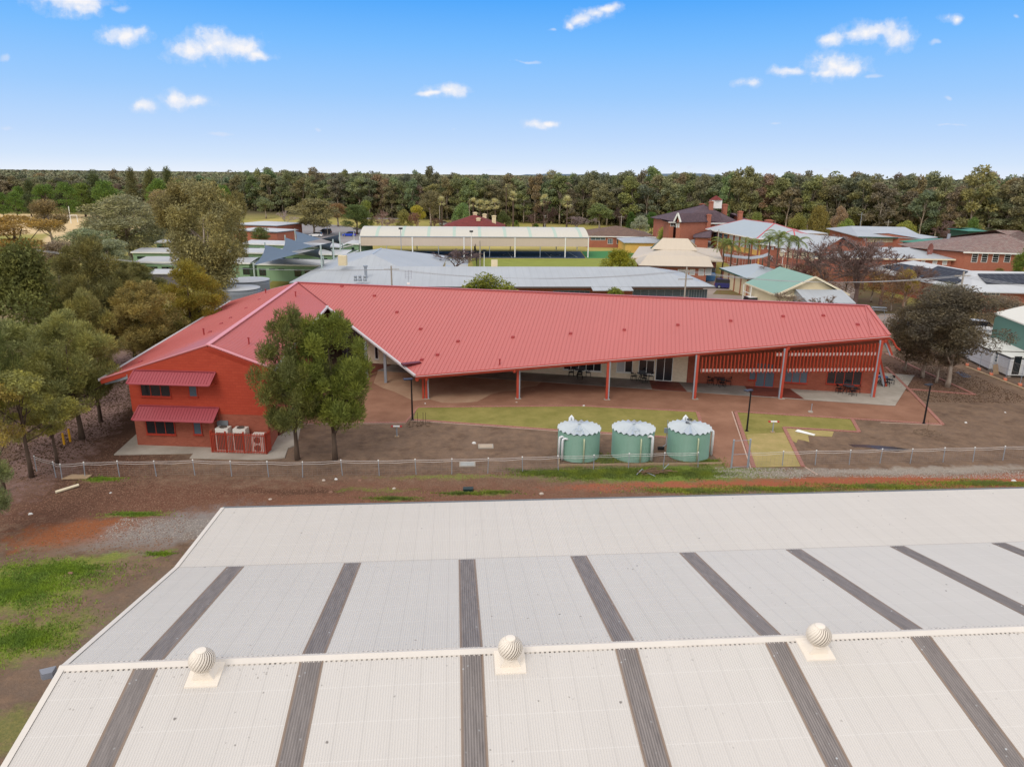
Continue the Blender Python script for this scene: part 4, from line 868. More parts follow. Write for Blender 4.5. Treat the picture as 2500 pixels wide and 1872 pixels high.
# T-shaped standpipes with red tips
for (bx_, by_, ty_, lab) in ((969, 1066, 1045, 'white T-shaped post with red tips on bare soil left of the lawn'), (1886, 1055, 1030, 'white T-shaped post with red tips on the small lawn')):
    q = at(bx_, by_); h = max(.8, hz(ty_, q)); P = thing('service_marker', lab, 'marker post', q)
    b = MB(); b.tube([(q.x, q.y, 0), (q.x, q.y, h)], .05, 8); b.build('post', m_galv, P)
    b = MB(); b.box(q.x - .25, q.x + .25, q.y - .07, q.y + .07, h, h + .08); o = b.build('crossbar', m_white, P)
    for s_ in (-1, 1): b = MB(); b.box(q.x + s_ * .33 - .08, q.x + s_ * .33 + .08, q.y - .075, q.y + .075, h - .005, h + .085); b.build('red_tip', mat('tip_red', S(190, 50, 50), .4), o)
    b = MB(); b.box(q.x - .16, q.x + .16, q.y - .14, q.y + .14, 0, .06); b.build('base_block', m_timb, P)
q = at(1980, 1006); P = thing('tap_post', 'short grey pipe stub on the red path in front of the batten screen', 'pipe', q)
b = MB(); b.tube([(q.x, q.y, 0), (q.x, q.y, .75)], .035, 6); b.build('pipe', m_galv, P); b = MB(); b.lathe([(.22, .005), (.2, .09), (.1, .12)], (q.x - .05, q.y), 10); b.build('concrete_footing', m_conc, P)
for (px, py, s_, m_, lab) in ((1186, 1090, .55, mat('cover_tan', S(186, 168, 148), .8, var=.15, vscale=5), 'tan square pit cover in the bare soil, farther from the fence'), (1141, 1134, .55, mat('cover_grey', S(168, 170, 166), .7, var=.15, vscale=5), 'grey square pit cover just behind the wire fence')):
    q = at(px, py); T = thing('pit_cover', lab, 'pit cover', q); b = MB(Fr(q.x, q.y, R(4))); b.box(-s_, s_, -s_ * .75, s_ * .75, 0, .05); b.build('frame', m_conc, T); b = MB(Fr(q.x, q.y, R(4))); b.box(-s_ + .09, s_ - .09, -s_ * .75 + .09, s_ * .75 - .09, .05, .065); b.build('lid', m_, T)
q = at(1965, 1058); b = MB(Fr(q.x, q.y, R(-35))); b.slab([(-.7, -.12, .08), (.7, -.16, .05), (.75, .1, .07), (-.6, .2, .16)], .03); tag(b.build('plastic_sheet', m_white), 'crumpled white sheet lying on the straw-coloured turf rolls', 'sheet')
q = at(165, 1196); b = MB(Fr(q.x, q.y, R(52))); b.tube([(-.65, 0, .1), (.65, 0, .12)], .09, 12); tag(b.build('pipe', m_cream_t), 'white length of pipe lying on the dirt at the left', 'pipe')
q = at(188, 1167)
T = thing('timber_board', 'pale broken board lying across the ditch by the fence', 'board', q); b = MB(Fr(q.x, q.y, R(4))); b.slab([(-.8, -.3, .12), (.75, -.26, .1), (.85, .2, .14), (-.45, .32, .16)], .06); b.build('board', m_timb, T)
q = at(1143, 1198); b = MB(Fr(q.x, q.y, R(3))); b.prism([(-.3, -.16), (.28, -.18), (.3, .16), (-.28, .17)], 0, .16); b.prism([(-.33, -.19), (.31, -.2), (.33, .19), (-.31, .2)], .165, .2); tag(b.build('valve_box', mat('green_black', S(40, 56, 54), .5)), 'dark green valve box in the dirt between fence and shed', 'valve box')
# rubble and litter scattered on the dirt
rr = random.Random(11)
def stone_mesh(seed, s_):
    r_ = random.Random(seed); b = MB(); n = 7; vs = []
    for j, (zz, k) in enumerate(((0, 1), (.45, 1.05), (.8, .6))):
        for i in range(n): a = 2 * math.pi * i / n; q = s_ * k * r_.uniform(.75, 1.2); vs.append((q * math.cos(a), q * math.sin(a) * .8, zz * s_))
    fs = [(j * n + i, j * n + (i + 1) % n, (j + 1) * n + (i + 1) % n, (j + 1) * n + i) for j in range(2) for i in range(n)] + [tuple(range(2 * n, 3 * n))]
    b.add(vs, fs); return b
proto = []
for k, (c_, nm) in enumerate(((S(200, 186, 172), 'pale'), (S(150, 116, 98), 'brown'), (S(224, 224, 220), 'white'))):
    o = stone_mesh(k, .16).build('stone', mat('stone_' + nm, c_, .9, var=.2, vscale=6)); proto.append(o)
spots = [(790, 1173, 0, 'below the fence, under the left of the paired trees'), (820, 1170, 2, 'below the fence, under the right of the paired trees'), (878, 1173, 1, 'just below the fence, right of the paired trees'), (962, 1193, 0, 'midway between the fence and the shed, left of the valve box'),
         (807, 1202, 1, 'midway between fence and shed, below the paired trees'), (660, 1219, 0, 'at the edge of the cream shed roof near its left end'), (1322, 1206, 0, 'below the first water tank, near the shed'), (270, 1203, 2, 'left of the cream shed, right of the white pipe'),
         (1157, 1082, 2, 'beside the tan pit cover'), (1425, 991, 2, 'at the upper edge of the long lawn'), (1038, 985, 2, 'in front of the first canopy post'), (1261, 982, 0, 'in front of the second canopy post'), (2454, 1007, 2, 'far right, beyond the planted sapling'),
         (2358, 1032, 2, 'behind the planted sapling'), (2475, 1174, 2, 'beside the shed gutter at the far right'), (75, 1255, 2, 'by the ditch at the far left'), (172, 1400, 1, 'in the weedy grass at the lower left')]
for i, (px, py, k, where) in enumerate(spots):
    q = at(px, py); o = proto[k] if not any(s_[2] == k for s_ in spots[:i]) else proto[k].copy()
    if o is not proto[k]: scene.collection.objects.link(o)
    o.location = (q.x, q.y, -.02); o.rotation_euler = (0, 0, rr.uniform(0, 6)); f = rr.uniform(.5, 1.0); o.scale = (f, f, f)
    tag(o, ('pale', 'brown', 'white')[k] + ' stone ' + where, 'stone', 'loose stones on the bare ground')
# heap of branches and pipes near the fence
q = at(1600, 1157); T = thing('scrap_heap', 'small heap of sticks and bent grey pipe on the grass before the tanks', 'scrap heap', q)
b = MB()
for k in range(16): a = rr.uniform(-.5, .6); L = rr.uniform(.4, 1.1); x = q.x + rr.uniform(-.5, .6); y = q.y + rr.uniform(-.3, .3); z = .05 + k * .012; b.tube([(x - L * math.cos(a), y - L * math.sin(a), z), (x, y, z + rr.uniform(0, .15)), (x + L * math.cos(a + .3), y + L * math.sin(a + .3), z + .05)], .025, 5)
b.build('sticks', mat('stick_brown', S(120, 96, 76), .9), T)
b = MB(); b.tube([(q.x - 1.3, q.y - .25, .05), (q.x - .9, q.y, .35), (q.x - .7, q.y + .15, .12), (q.x - .1, q.y - .45, .05)], .028, 5); b.tube([(q.x + .5, q.y + .2, .2), (q.x + 1.0, q.y + .6, .5)], .028, 5); b.build('bent_pipe', m_galv, T)
# saplings with mulch rings
for (px, py, lab, st) in ((2262, 1057, 'lone planted sapling in a ring of mulch at the right of the yard', 1), (1022, 1036, 'stakes in a ring of leaf mulch at the foot of the left lamp post', 2)):
    q = at(px, py); T = thing('sapling', lab, 'sapling', q); b = MB()
    for k in range(60): a = rr.uniform(0, 6.28); d = math.sqrt(rr.random()) * 1.05; x = q.x + d * math.cos(a); y = q.y + d * math.sin(a) * .9; u = rr.uniform(0, 3); s_ = rr.uniform(.06, .14); b.add([(x - s_ * math.cos(u), y - s_ * math.sin(u), .03), (x + s_ * .5, y - s_ * .4, .06 + rr.random() * .05), (x + s_ * math.cos(u), y + s_ * math.sin(u), .03), (x - s_ * .5, y + s_ * .4, .05)], [(0, 1, 2, 3)])
    tag(b.build('mulch_ring', mat('ring_mulch', S(140, 118, 98), .95, var=.3, vscale=4), T), kind='stuff')
    if st == 1: b = MB(); b.tube([(q.x, q.y, 0), (q.x + .02, q.y, .6), (q.x - .03, q.y, 1.1)], .015, 5); b.tube([(q.x, q.y, .5), (q.x + .15, q.y, .9)], .01, 4); b.build('stem', mat('stick_brown', S(120, 96, 76), .9), T)
    else:
        for dx_ in (-.1, .35, .55): b = MB(); b.box(q.x + dx_, q.x + dx_ + .03, q.y, q.y + .03, 0, 1.0); b.build('stake', mat('stake', S(80, 66, 54), .9), T)
# picnic furniture: black tables with black armchairs
def table_proto():
    T = thing('table', 'x', 'table'); b = MB(); b.lathe([(.5, .70), (.52, .72), (.5, .74)], (0, 0), 20); b.build('table_top', mat('table_black', S(58, 62, 72), .25, spec=.6), T)
    for k in range(4): a = math.pi / 4 + k * math.pi / 2; b = MB(); b.bar((.1 * math.cos(a), .1 * math.sin(a), .69), (.42 * math.cos(a), .42 * math.sin(a), 0.0), .045); b.build('leg', m_black, T)
    return T
def chair_proto():
    T = thing('chair', 'x', 'chair'); b = MB(); b.box(-.23, .23, -.22, .22, .42, .46); b.build('seat', m_black, T)
    b = MB(); b.tube([(-.25, -.05, .66), (-.25, .2, .72), (-.15, .27, .84), (.15, .27, .84), (.25, .2, .72), (.25, -.05, .66)], .03, 6); b.box(-.18, .18, .25, .28, .66, .84); b.build('backrest', m_black, T)
    for x in (-.22, .22):
        for y in (-.2, .22): b = MB(); b.bar((x * 1.1, y * 1.1, 0), (x, y, .45 if y > 0 else .66), .035); b.build('leg', m_black, T)
    return T
tp = table_proto(); cp_ = chair_proto(); tabs = [(1232, 912, 'under the low left eave'), (1415, 928, 'by the long five-pane window'), (1567, 937, 'beside the white glass door'), (1755, 948, 'behind the fourth post'), (2069, 968, 'before the batten screen'), (2152, 946, 'outside the right end wall')]
first = True
for i, (px, py, where) in enumerate(tabs):
    q = at(px, py - 8); q.z = .042; rz = R(-10 + 15 * rr.uniform(-1, 1))
    o = tp if i == 0 else dup(tp, q, rz); o.location = q; o.rotation_euler.z = rz; tag(o, 'round black outdoor table ' + where, 'table', 'black outdoor tables')
    for k, pos in enumerate(('left of', 'right of', 'in front of', 'behind')):
        a = (math.pi, 0, -math.pi / 2, math.pi / 2)[k] + rz + rr.uniform(-.15, .15); L = (q.x + .82 * math.cos(a), q.y + .82 * math.sin(a), q.z)
        c = cp_ if (i == 0 and k == 0) else dup(cp_, L); c.location = L; c.rotation_euler.z = a - math.pi / 2; tag(c, 'black outdoor armchair ' + pos + ' the table ' + where, 'chair', 'black outdoor armchairs')
# wire fence between the yard and the shed
def fence():
    pts = [(90, 1150, 1118), (137, 1165, 1132), (152, 1171, 1136), (208, 1166, 1136), (292, 1163, 1134), (382, 1163, 1135), (476, 1160, 1135), (566, 1163, 1136), (656, 1164, 1137), (739, 1165, 1135), (836, 1160, 1134), (926, 1161, 1133), (1016, 1158, 1133), (1103, 1157, 1131), (1191, 1155, 1130), (1276, 1152, 1128),
           (1363, 1149, 1125), (1449, 1147, 1123), (1534, 1143, 1120), (1619, 1141, 1119), (1704, 1140, 1118)]
    F1 = thing('wire_fence', 'low galvanised wire fence running from the left trees to the gateway', 'fence', at(*pts[0][:2]))
    def run(F, pts, e=0):
        tops = []; bots = []
        for (px, py, ty) in pts:
            q = at(px, py); h = 1.05; tops.append(Vector((q.x + rr.uniform(-.06, .06), q.y, h))); bots.append(q)
            b = MB(); b.tube([tuple(q), tuple(tops[-1])], .028, 6); o = b.build('post', m_galv, F); b = MB(); b.lathe([(.045, h), (.045, h + .05), (.02, h + .07)], (tops[-1].x, tops[-1].y), 8); b.build('post_cap', m_white, o)
        b = MB()
        for i in range(len(tops) - 1):
            a, c = tops[i], tops[i + 1]; m_ = (a + c) / 2
            for dz, sg_ in ((0.0, .03), (-.12, .06)): b.tube([tuple(a + Vector((0, -.03, dz))), (m_.x, m_.y - .03, m_.z + dz - sg_), tuple(c + Vector((0, -.03, dz)))], .013, 5)
        b.build('top_wire', mat('wire_pale', S(206, 200, 196), .5), F)
        b = MB()
        for i in range(len(bots) - 1):
            a, c = bots[i], bots[i + 1]; d = c - a; L = d.length; n = int(L / .3)
            for zz in (.12, .27, .42, .57, .74): b.bar((a.x, a.y, zz), (c.x, c.y, zz), .006)
            for k in range(1, n): x = a.x + d.x * k / n; y = a.y + d.y * k / n; b.bar((x, y, .1), (x, y, .78), .005)
        b.build('wire_mesh', mat('mesh_wire', S(150, 140, 134), .5, .3), F)
    run(F1, pts)
    F2 = thing('wire_fence', 'low galvanised wire fence running from the gateway to the right edge of the picture', 'fence', at(1826, 1142)); 
    run(F2, [(1828, 1140, 1110), (1910, 1137, 1111), (1990, 1135, 1109), (2073, 1134, 1106), (2148, 1131, 1105), (2222, 1131, 1104), (2302, 1128, 1102), (2375, 1127, 1101), (2448, 1124, 1100), (2525, 1122, 1098), (2600, 1118, 1096)])
    G = thing('gateway', 'pair of tall galvanised gate posts joined by thin rails at the path end', 'gateway', at(1785, 1143)); a = at(1785, 1143); c = at(1825, 1141)
    for q in (a, c): b = MB(); b.tube([tuple(q), (q.x, q.y, 2.05)], .06, 8); o = b.build('post', m_galv, G); b = MB(); b.lathe([(.07, 2.05), (.05, 2.09)], (q.x, q.y), 8); b.build('post_cap', m_galv, o)
    for zz in (.08, 2.0, 1.0): b = MB(); b.tube([(a.x, a.y, zz), (c.x, c.y, zz)], .016, 5); b.build('rail', m_galv, G)
fence()
for (px, py, ty, lab) in ((157, 1085, 1058, 'yellow bollard by the left path, the nearer and shorter one'), (172, 1078, 1046, 'yellow bollard by the left path, the taller one behind')):
    q = at(px, py); h = max(.9, hz(ty, q)); T = thing('bollard', lab, 'bollard', q, 'yellow bollards'); b = MB(); b.tube([(q.x, q.y, 0), (q.x, q.y, h - .08)], .075, 10); b.build('post', mat('yellow', S(226, 170, 40), .5), T); b = MB(); b.lathe([(.075, h - .08), (.06, h - .02), (.02, h)], (q.x, q.y), 10); b.build('cap', mat('yellow', S(226, 170, 40), .5), T)
# ------------------------------------------------------------------ the campus behind
def aty(px, py, Y):
    d = ray(px, py); t = Y / d.y; return Vector((d.x * t, Y, CAM_H + d.z * t))
m_brk = brickmat('campus_brick', S(182, 110, 88), S(166, 98, 77), S(164, 124, 108), glaze=.15)
m_yel = mat('yellow_render', S(232, 186, 104), .8, var=.12, vscale=.8); m_crm = mat('cream_wall', S(228, 212, 176), .8, var=.1, vscale=.8)
m_grn = sheetmat('pale_green_wall', S(140, 170, 136), .6, 1.2, .08, .1, .2); m_grey_r = sheetmat('grey_roof', S(176, 181, 186), .55, 1.1, .10, .16, .4)
m_blue_r = sheetmat('pale_blue_roof', S(170, 180, 186), .55, 1.5, .04, .08, .35); m_tan_r = sheetmat('tan_roof', S(204, 190, 170), .5, 1.0, .05, .08, .25)
m_white_r = sheetmat('white_roof', S(196, 198, 200), .55, .9, .06, .18, .4); m_green_r = sheetmat('green_roof', S(136, 170, 154), .5, 1.1, .05, .1, .3)
m_slate = tilemat('slate_tiles', S(108, 88, 94), S(92, 76, 84), S(70, 60, 66)); m_btile = tilemat('brown_tiles', S(134, 108, 92), S(118, 94, 82), S(90, 72, 64)); m_rtile = tilemat('red_tiles', S(136, 62, 58), S(120, 54, 52), S(90, 46, 46))
m_mtile = tilemat('mottled_tiles', S(156, 140, 132), S(140, 106, 100), S(100, 90, 84)); m_dkg = mat('dark_green', S(50, 84, 70), .6)
def rect(name, label, cat, A, B, depth, ridge=None, zr_=None, hl=None, hr=None, axis='x', over=.5, wall=None, roofm=None, th=.14, group=None, z=None, fascia=None, base=0.0, trim=None):
    """A, B: front roof corners (3-D, eave height); ridge: (px,py) row the ridge reaches; hl/hr: hip insets (0 = gable)"""
    fr, L = frame2(A, B); ze = z if z is not None else (A[2] + B[2]) / 2; T = thing(name, label, cat, (A[0], A[1], 0), group)
    d2 = depth / 2
    if zr_ is None:
        mid = fr.w(L / 2, d2) if axis == 'x' else fr.w(L / 2, min(hl or d2, depth))
        zr_ = max(ze + .35, hz(ridge, mid))
    R_ = MB(fr); c = [(0, 0, ze), (L, 0, ze), (L, depth, ze), (0, depth, ze)]
    if axis == 'x':
        hl = d2 if hl is None else hl; hr = d2 if hr is None else hr
        p, q = (hl, d2, zr_), (L - hr, d2, zr_)
        R_.add(c + [p, q], [(0, 1, 5, 4), (2, 3, 4, 5), (1, 2, 5), (3, 0, 4)] if (hl > 0 and hr > 0) else [(0, 1, 5, 4), (2, 3, 4, 5)] + ([(1, 2, 5)] if hr > 0 else []) + ([(3, 0, 4)] if hl > 0 else []))
    else:
        hl = d2 if hl is None else hl; hr = 0 if hr is None else hr
        p, q = (L / 2, hl, zr_), (L / 2, depth - hr, zr_)
        R_.add(c + [p, q], ([(0, 1, 4)] if hl > 0 else []) + [(1, 2, 5, 4), (3, 0, 4, 5)] + ([(2, 3, 5)] if hr > 0 else []))
    R_.add(c + [(x, y, ze - th) for x, y, z_ in c], [(4, 7, 6, 5), (0, 4, 5, 1), (1, 5, 6, 2), (2, 6, 7, 3), (3, 7, 4, 0)])
    ro = R_.build('roof', roofm, T)
    if trim:
        b = MB(fr)
        if hl > 0 and axis == 'x': b.bar(c[0], p, .22, .12); b.bar(c[3], p, .22, .12)
        if hr > 0 and axis == 'x': b.bar(c[1], q, .22, .12); b.bar(c[2], q, .22, .12)
        b.bar(p, q, .22, .12); b.build('ridge_trim', trim, ro)
    if fascia: b = MB(fr); b.box(0, L, -.03, -.003, ze - th - .1, ze + .01); b.box(L + .003, L + .03, 0, depth, ze - th - .1, ze + .01); b.build('fascia', fascia, ro)
    W_ = MB(fr); o = over; W_.box(o, L - o, o, depth - o, base, ze - th - .004)
    if axis == 'x':
        for gx, h_ in ((o, hl), (L - o, hr)):
            if h_ == 0: k = o / d2 * (zr_ - ze); W_.add([(gx, o, ze - th), (gx, depth - o, ze - th), (gx, d2, zr_ - .05)], [(0, 2, 1) if gx < L / 2 else (0, 1, 2)])
    elif hl == 0: W_.add([(o, o, ze - th), (L - o, o, ze - th), (L / 2, o, zr_ - .05)], [(0, 1, 2)])
    W_.build('wall', wall, T)
    T['_'] = 0; del T['_']
    return T, fr, L, ze, zr_
def pw(T, fr, wins, off, fm=None, pm=None, ml=1, tr=0, name='window'):
    """windows given as photograph boxes on the front wall at local y=off"""
    for (x0, y0, x1, y1) in wins:
        u0, z1 = on_wall(fr, x0, y0, -off); u1, z0 = on_wall(fr, x1, y1, -off)
        if u1 - u0 > .15 and z1 - z0 > .1: wall_window(T, fr, u0, u1, max(z0, .05), z1, fm, pm, off, ml, tr, name, .07, sill=False)
def chimney(T, px, py_top, Y, w_, zb, m, cap=True):
    q = aty(px, py_top, Y); b = MB(); b.box(q.x - w_ / 2, q.x + w_ / 2, Y - w_ / 2, Y + w_ / 2, zb, q.z - .35); b.box(q.x - w_ * .62, q.x + w_ * .62, Y - w_ * .62, Y + w_ * .62, q.z - .35, q.z - .15); b.box(q.x - w_ * .35, q.x + w_ * .35, Y - w_ * .35, Y + w_ * .35, q.z - .15, q.z); b.build('chimney', m, T)
# long grey-roofed wing right behind the red roof
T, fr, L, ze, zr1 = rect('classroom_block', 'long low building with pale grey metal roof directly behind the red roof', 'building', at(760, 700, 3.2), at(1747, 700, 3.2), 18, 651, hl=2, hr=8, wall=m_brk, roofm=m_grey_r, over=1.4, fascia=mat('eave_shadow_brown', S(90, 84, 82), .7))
pw(T, fr, [(1350, 709, 1440, 722), (1545, 706, 1680, 724), (1682, 706, 1725, 732)], 1.4, m_galv, m_glassb, 7)
b = MB(fr); u0 = fr.l(at(1443, 700, 3.2))[0]; u1 = fr.l(at(1541, 700, 3.2))[0]; b.slab([(u0, -1.6, 2.9), (u1, -1.6, 2.9), (u1, .3, 3.25), (u0, .3, 3.25)], .1); b.build('awning_roof', m_grey_r, T)
b = MB(fr); b.box(u0 - 12, u0 - 6, 7, 7.2, 0, 1); 
q = at(1207, 652, 4.9); b = MB(); b.box(q.x - .5, q.x + .5, q.y - .4, q.y + .4, 4.8, 6.0); b.build('evaporative_cooler', m_crm, T)
T, fr, L, ze, z_ = rect('classroom_block', 'hip-roofed pale grey wing running back from the left end of the long grey roof', 'building', Vector((-33.6, 106.8, 3.2)), Vector((-12, 107.5, 3.2)), 38, zr_=6.3, axis='y', hl=11, hr=17, wall=m_crm, roofm=m_grey_r, trim=mat('ridge_grey', S(170, 180, 192), .4))
q = at(837, 640, 5.9); b = MB(); b.box(q.x - .6, q.x + .6, q.y - .5, q.y + .5, 5.4, 6.9); b.build('evaporative_cooler', m_crm, T)
q = at(893, 668, 4.6); b = MB(); b.tube([(q.x, q.y, 3.9), (q.x, q.y, 5.6)], .22, 10); b.lathe([(.34, 5.6), (.34, 5.8)], (q.x, q.y), 12); b.build('flue', m_galv, T)
for px in (868, 879, 891): q = at(px, 681, 4.2); b = MB(); b.lathe([(.28, 3.9), (.28, 4.15), (.2, 4.3), (.24, 4.6), (.12, 4.75)], (q.x, q.y), 10); b.build('roof_ventilator', m_galv, T)
# covered sports court with barrel roof
a = at(880, 627); c = at(1436, 629); fr, L = frame2(a, c); T = thing('sports_shelter', 'long barrel-vaulted cream sports shelter on white posts over the dark blue court', 'shelter', a)
z2 = hz(577, a); z1 = hz(600, a); dpt = 17.0; mid = fr.w(L / 2, dpt / 2); zt = hz(554, mid)
def arc(k, n=14): t_ = k / n; return dpt * t_, z2 + (zt - z2) * (1 - (2 * t_ - 1) ** 2)
def vault(name, u0, u1, m, dz=0.0, par=None):
    b = MB(fr); n = 14; vs = []
    for k in range(n + 1): y, z = arc(k); vs += [(u0, y, z + dz), (u1, y, z + dz)]
    return b.add(vs, [(2 * k, 2 * k + 1, 2 * k + 3, 2 * k + 2) for k in range(n)]).build(name, m, par or T, smooth=True)
rf = vault('roof', 0, L, sheetmat('shelter_roof', S(204, 200, 188), .5, .76, .03, .05, .3))
for i in range(9): u = L * (.073 + .1115 * i); vault('translucent_strip', u - .35, u + .35, mat('mint_sheet', S(176, 194, 180), .5), .02, rf)
b = MB(fr); b.box(.05, L - .05, .02, .08, z1, z2 - .1); b.build('side_cladding', sheetmat('tan_cladding', S(206, 190, 174), .6, .8, .04, .06, .2), T)
b = MB(fr); b.box(.05, L - .05, dpt - .08, dpt - .02, z1, z2 - .1); b.build('side_cladding', sheetmat('tan_cladding', S(206, 190, 174), .6, .8, .04, .06, .2), T)
b = MB(fr); b.box(-.1, L + .1, -.12, .02, z2 - .12, z2 + .06); b.build('gutter', m_galv, T)
for s_ in (0, L):
    b = MB(fr); n = 14; vs = []
    for k in range(n + 1): y, z = arc(k); vs += [(s_, y, z), (s_, y, z - .25 if 0 < k < n else z1 + .3)]
    b.add(vs, [(2 * k, 2 * k + 1, 2 * k + 3, 2 * k + 2) for k in range(n)]); b.build('end_truss', m_white, T)
for px in (880, 1008, 1133, 1256, 1377, 1437):
    u = max(.1, min(L - .1, fr.l(at(px, 627))[0]))
    for y in (0, dpt): b = MB(fr); b.box(u - .13, u + .13, y - .13, y + .13, 0, z2 - .1); b.build('post', m_white, T)
for px in (945, 1071, 1195, 1317): u = fr.l(at(px, 627))[0]; b = MB(fr); b.box(u - .07, u + .07, .1, .24, 0, z1); b.build('post', m_galv, T)
# court fence and goal posts
F = thing('court_fence', 'black mesh fence leaning along the near edge of the pale blue court', 'fence', at(1162, 652)); p0 = aty(1148, 614, 172); p1 = at(1164, 652)
b = MB(); b.slab([(p0.x, 190, .05), (p1.x, p1.y, .05), (p1.x, p1.y, 3.0), (p0.x, 190, 3.0)], .04); b.build('mesh_panel', mat('black_mesh', (0.03, .03, .032), .8), F)
for f in (0, .5, 1): x = p0.x + (p1.x - p0.x) * f; y = 190 + (p1.y - 190) * f; b = MB(); b.tube([(x, y, 0), (x, y, 3.2)], .06, 6); b.build('post', m_black, F)
# houses and halls further back
T, fr, L, ze, z_ = rect('house', 'dark red tiled hip-roofed house with cream chimneys rising behind the sports shelter', 'house', aty(1075, 556, 235), aty(1232, 558, 235), 20, 525, wall=m_brk, roofm=m_rtile)
for px, pt, Y in ((1160, 518, 250), (1183, 522, 252), (1168, 532, 241), (1206, 526, 241)): chimney(T, px, pt, Y, 1.3, 3, m_crm)
T, fr, L, ze, z_ = rect('house', 'brown tiled hip-roofed brick building right of the sports shelter', 'building', aty(1428, 577, 200), aty(1604, 578, 200), 20, 551, wall=m_brk, roofm=m_btile, fascia=m_white)
pw(T, fr, [(1442, 579, 1478, 587), (1484, 583, 1496, 596), (1506, 583, 1518, 596), (1524, 583, 1540, 596)], .5, m_white, m_glassb, 3)
T, fr, L, ze, z_ = rect('building', 'yellow-walled building with low grey roof between the brown house and the cream roofs', 'building', aty(1523, 594, 186), aty(1648, 592, 186), 14, 578, wall=m_yel, roofm=m_grey_r)
T, fr, L, ze, z_ = rect('building', 'yellow-walled building with pale blue-grey pyramid roof left of the palms', 'building', aty(1640, 601, 176), aty(1736, 603, 172), 13, 576, wall=m_yel, roofm=m_blue_r, fascia=m_white)
pw(T, fr, [(1706, 606, 1728, 612)], .5, m_white, m_glass, 3)
T, fr, L, ze, z_ = rect('hall', 'tan metal-roofed brick hall with a raised clerestory, right of the olive bush', 'hall', aty(1540, 632, 140), aty(1765, 634, 136), 24, 600, hl=9, hr=9, wall=m_brk, roofm=m_tan_r, fascia=m_tan_r, over=1.2)
b = MB(fr); u0 = fr.l(at(1600, 640))[0]; 
T2, fr2, L2, ze2, z2_ = rect('hall_annex', 'low tan-roofed brick annex with white doors, in front of the tan hall', 'annex', aty(1560, 648, 131), aty(1742, 652, 130), 11, 624, hl=2, hr=0, wall=m_brk, roofm=m_tan_r, over=1.0, fascia=mat('fascia_dark', S(84, 70, 62), .6))
pw(T2, fr2, [(1655, 657, 1680, 672), (1684, 657, 1696, 672), (1706, 656, 1718, 673), (1722, 656, 1736, 672)], 1.0, m_white, m_blind, 1, 0, 'door')
cl = MB(fr); a1 = fr.l(aty(1598, 606, 150)); b1 = fr.l(aty(1690, 606, 149)); zc = aty(1640, 607, 148).z; zt_ = zc + 1.9
cl.slab([(a1[0] - .5, 8, zc), (b1[0] + 1, 8, zc), (b1[0] - 1, 12.5, zt_), (a1[0] + 1.5, 12.5, zt_)], .12); cl.slab([(a1[0] + 1.5, 12.5, zt_), (b1[0] - 1, 12.5, zt_), (b1[0] + 1, 17, zc), (a1[0] - .5, 17, zc)], .12); cl.build('clerestory_roof', m_tan_r, T)
cl = MB(fr); cl.add([(a1[0] - 1.8, 9, zc - 1.2), (a1[0] + .6, 8.2, zc - .1), (a1[0] + 1.3, 12.5, zt_ - .15), (a1[0] + .6, 16.8, zc - .1), (a1[0] - 1.8, 16, zc - 1.2)], [(0, 4, 3, 2, 1)]); cl.build('clerestory_window', m_dkg, T)
# old two-storey mansion
T, fr, L, ze, z_ = rect('mansion', 'old two-storey red brick mansion with purple slate roof, chimneys and white roof lantern', 'building', aty(1660, 548, 180), aty(1812, 541, 182), 24, zr_=aty(1747, 500, 192).z, hl=10.5, hr=6, wall=m_brk, roofm=m_slate, fascia=m_white, over=.8)
pw(T, fr, [(1669, 548, 1686, 558), (1703, 553, 1708, 562), (1746, 543, 1751, 552), (1758, 547, 1775, 553)], .8, m_white, m_glass, 2, 1)
pw(T, fr, [(1668, 572, 1682, 584), (1690, 572, 1700, 584)], .8, m_white, m_glass, 1)
for px, pt, Y, w_ in ((1715, 497, 196, 1.2), (1737, 491, 190, 1.0), (1770, 498, 196, 1.2), (1731, 523, 181, 1.0), (1808, 515, 183, 1.0)): chimney(T, px, pt, Y, w_, 6, m_brk)
q = aty(1747, 499, 193); b = MB(); b.box(q.x - 1.3, q.x + 1.3, q.y - 1.3, q.y + 1.3, q.z - 1.0, q.z + 1.1); b.build('lantern', m_white, T); b = MB(); b.lathe([(1.9, q.z + 1.1), (1.5, q.z + 1.3), (.8, q.z + 1.8), (.1, q.z + 2.2)], (q.x, q.y), 8); b.build('lantern_roof', m_rtile, T)
T, fr, L, ze, z_ = rect('mansion_wing', 'gabled left wing of the red mansion with white bargeboards', 'building wing', aty(1646, 541, 178), aty(1662, 543, 176), 14, 520, axis='y', hl=0, wall=m_brk, roofm=m_slate, over=.4)
b = MB(fr); b.bar((0, -.05, ze), (L / 2, -.05, z_), .2, .4); b.bar((L, -.05, ze), (L / 2, -.05, z_), .2, .4); b.build('bargeboard', m_white, T)
pw(T, fr, [(1651, 545, 1653.5, 556), (1656, 545, 1658.5, 556)], .4, m_white, m_blind)
T, fr, L, ze, z_ = rect('verandah_wing', 'open upper verandah at the far left corner of the red mansion', 'building wing', aty(1632, 541, 180), aty(1650, 543, 180), 8, 533, wall=m_brk, roofm=m_slate, over=.4, fascia=m_white); pw(T, fr, [(1637, 543, 1648, 553)], .4, m_white, m_glass, 3)
T, fr, L, ze, z_ = rect('mansion_wing', 'slate-roofed right wing of the red mansion behind its last chimney', 'building wing', aty(1806, 541, 186), aty(1836, 540, 186), 9, 521, wall=m_brk, roofm=m_slate, hl=0)
T, fr, L, ze, z_ = rect('lean_to', 'low slate-roofed porch between the red mansion and the yellow building', 'annex', aty(1692, 579, 171), aty(1735, 580, 170), 9, 560, hr=0, wall=m_brk, roofm=m_slate)
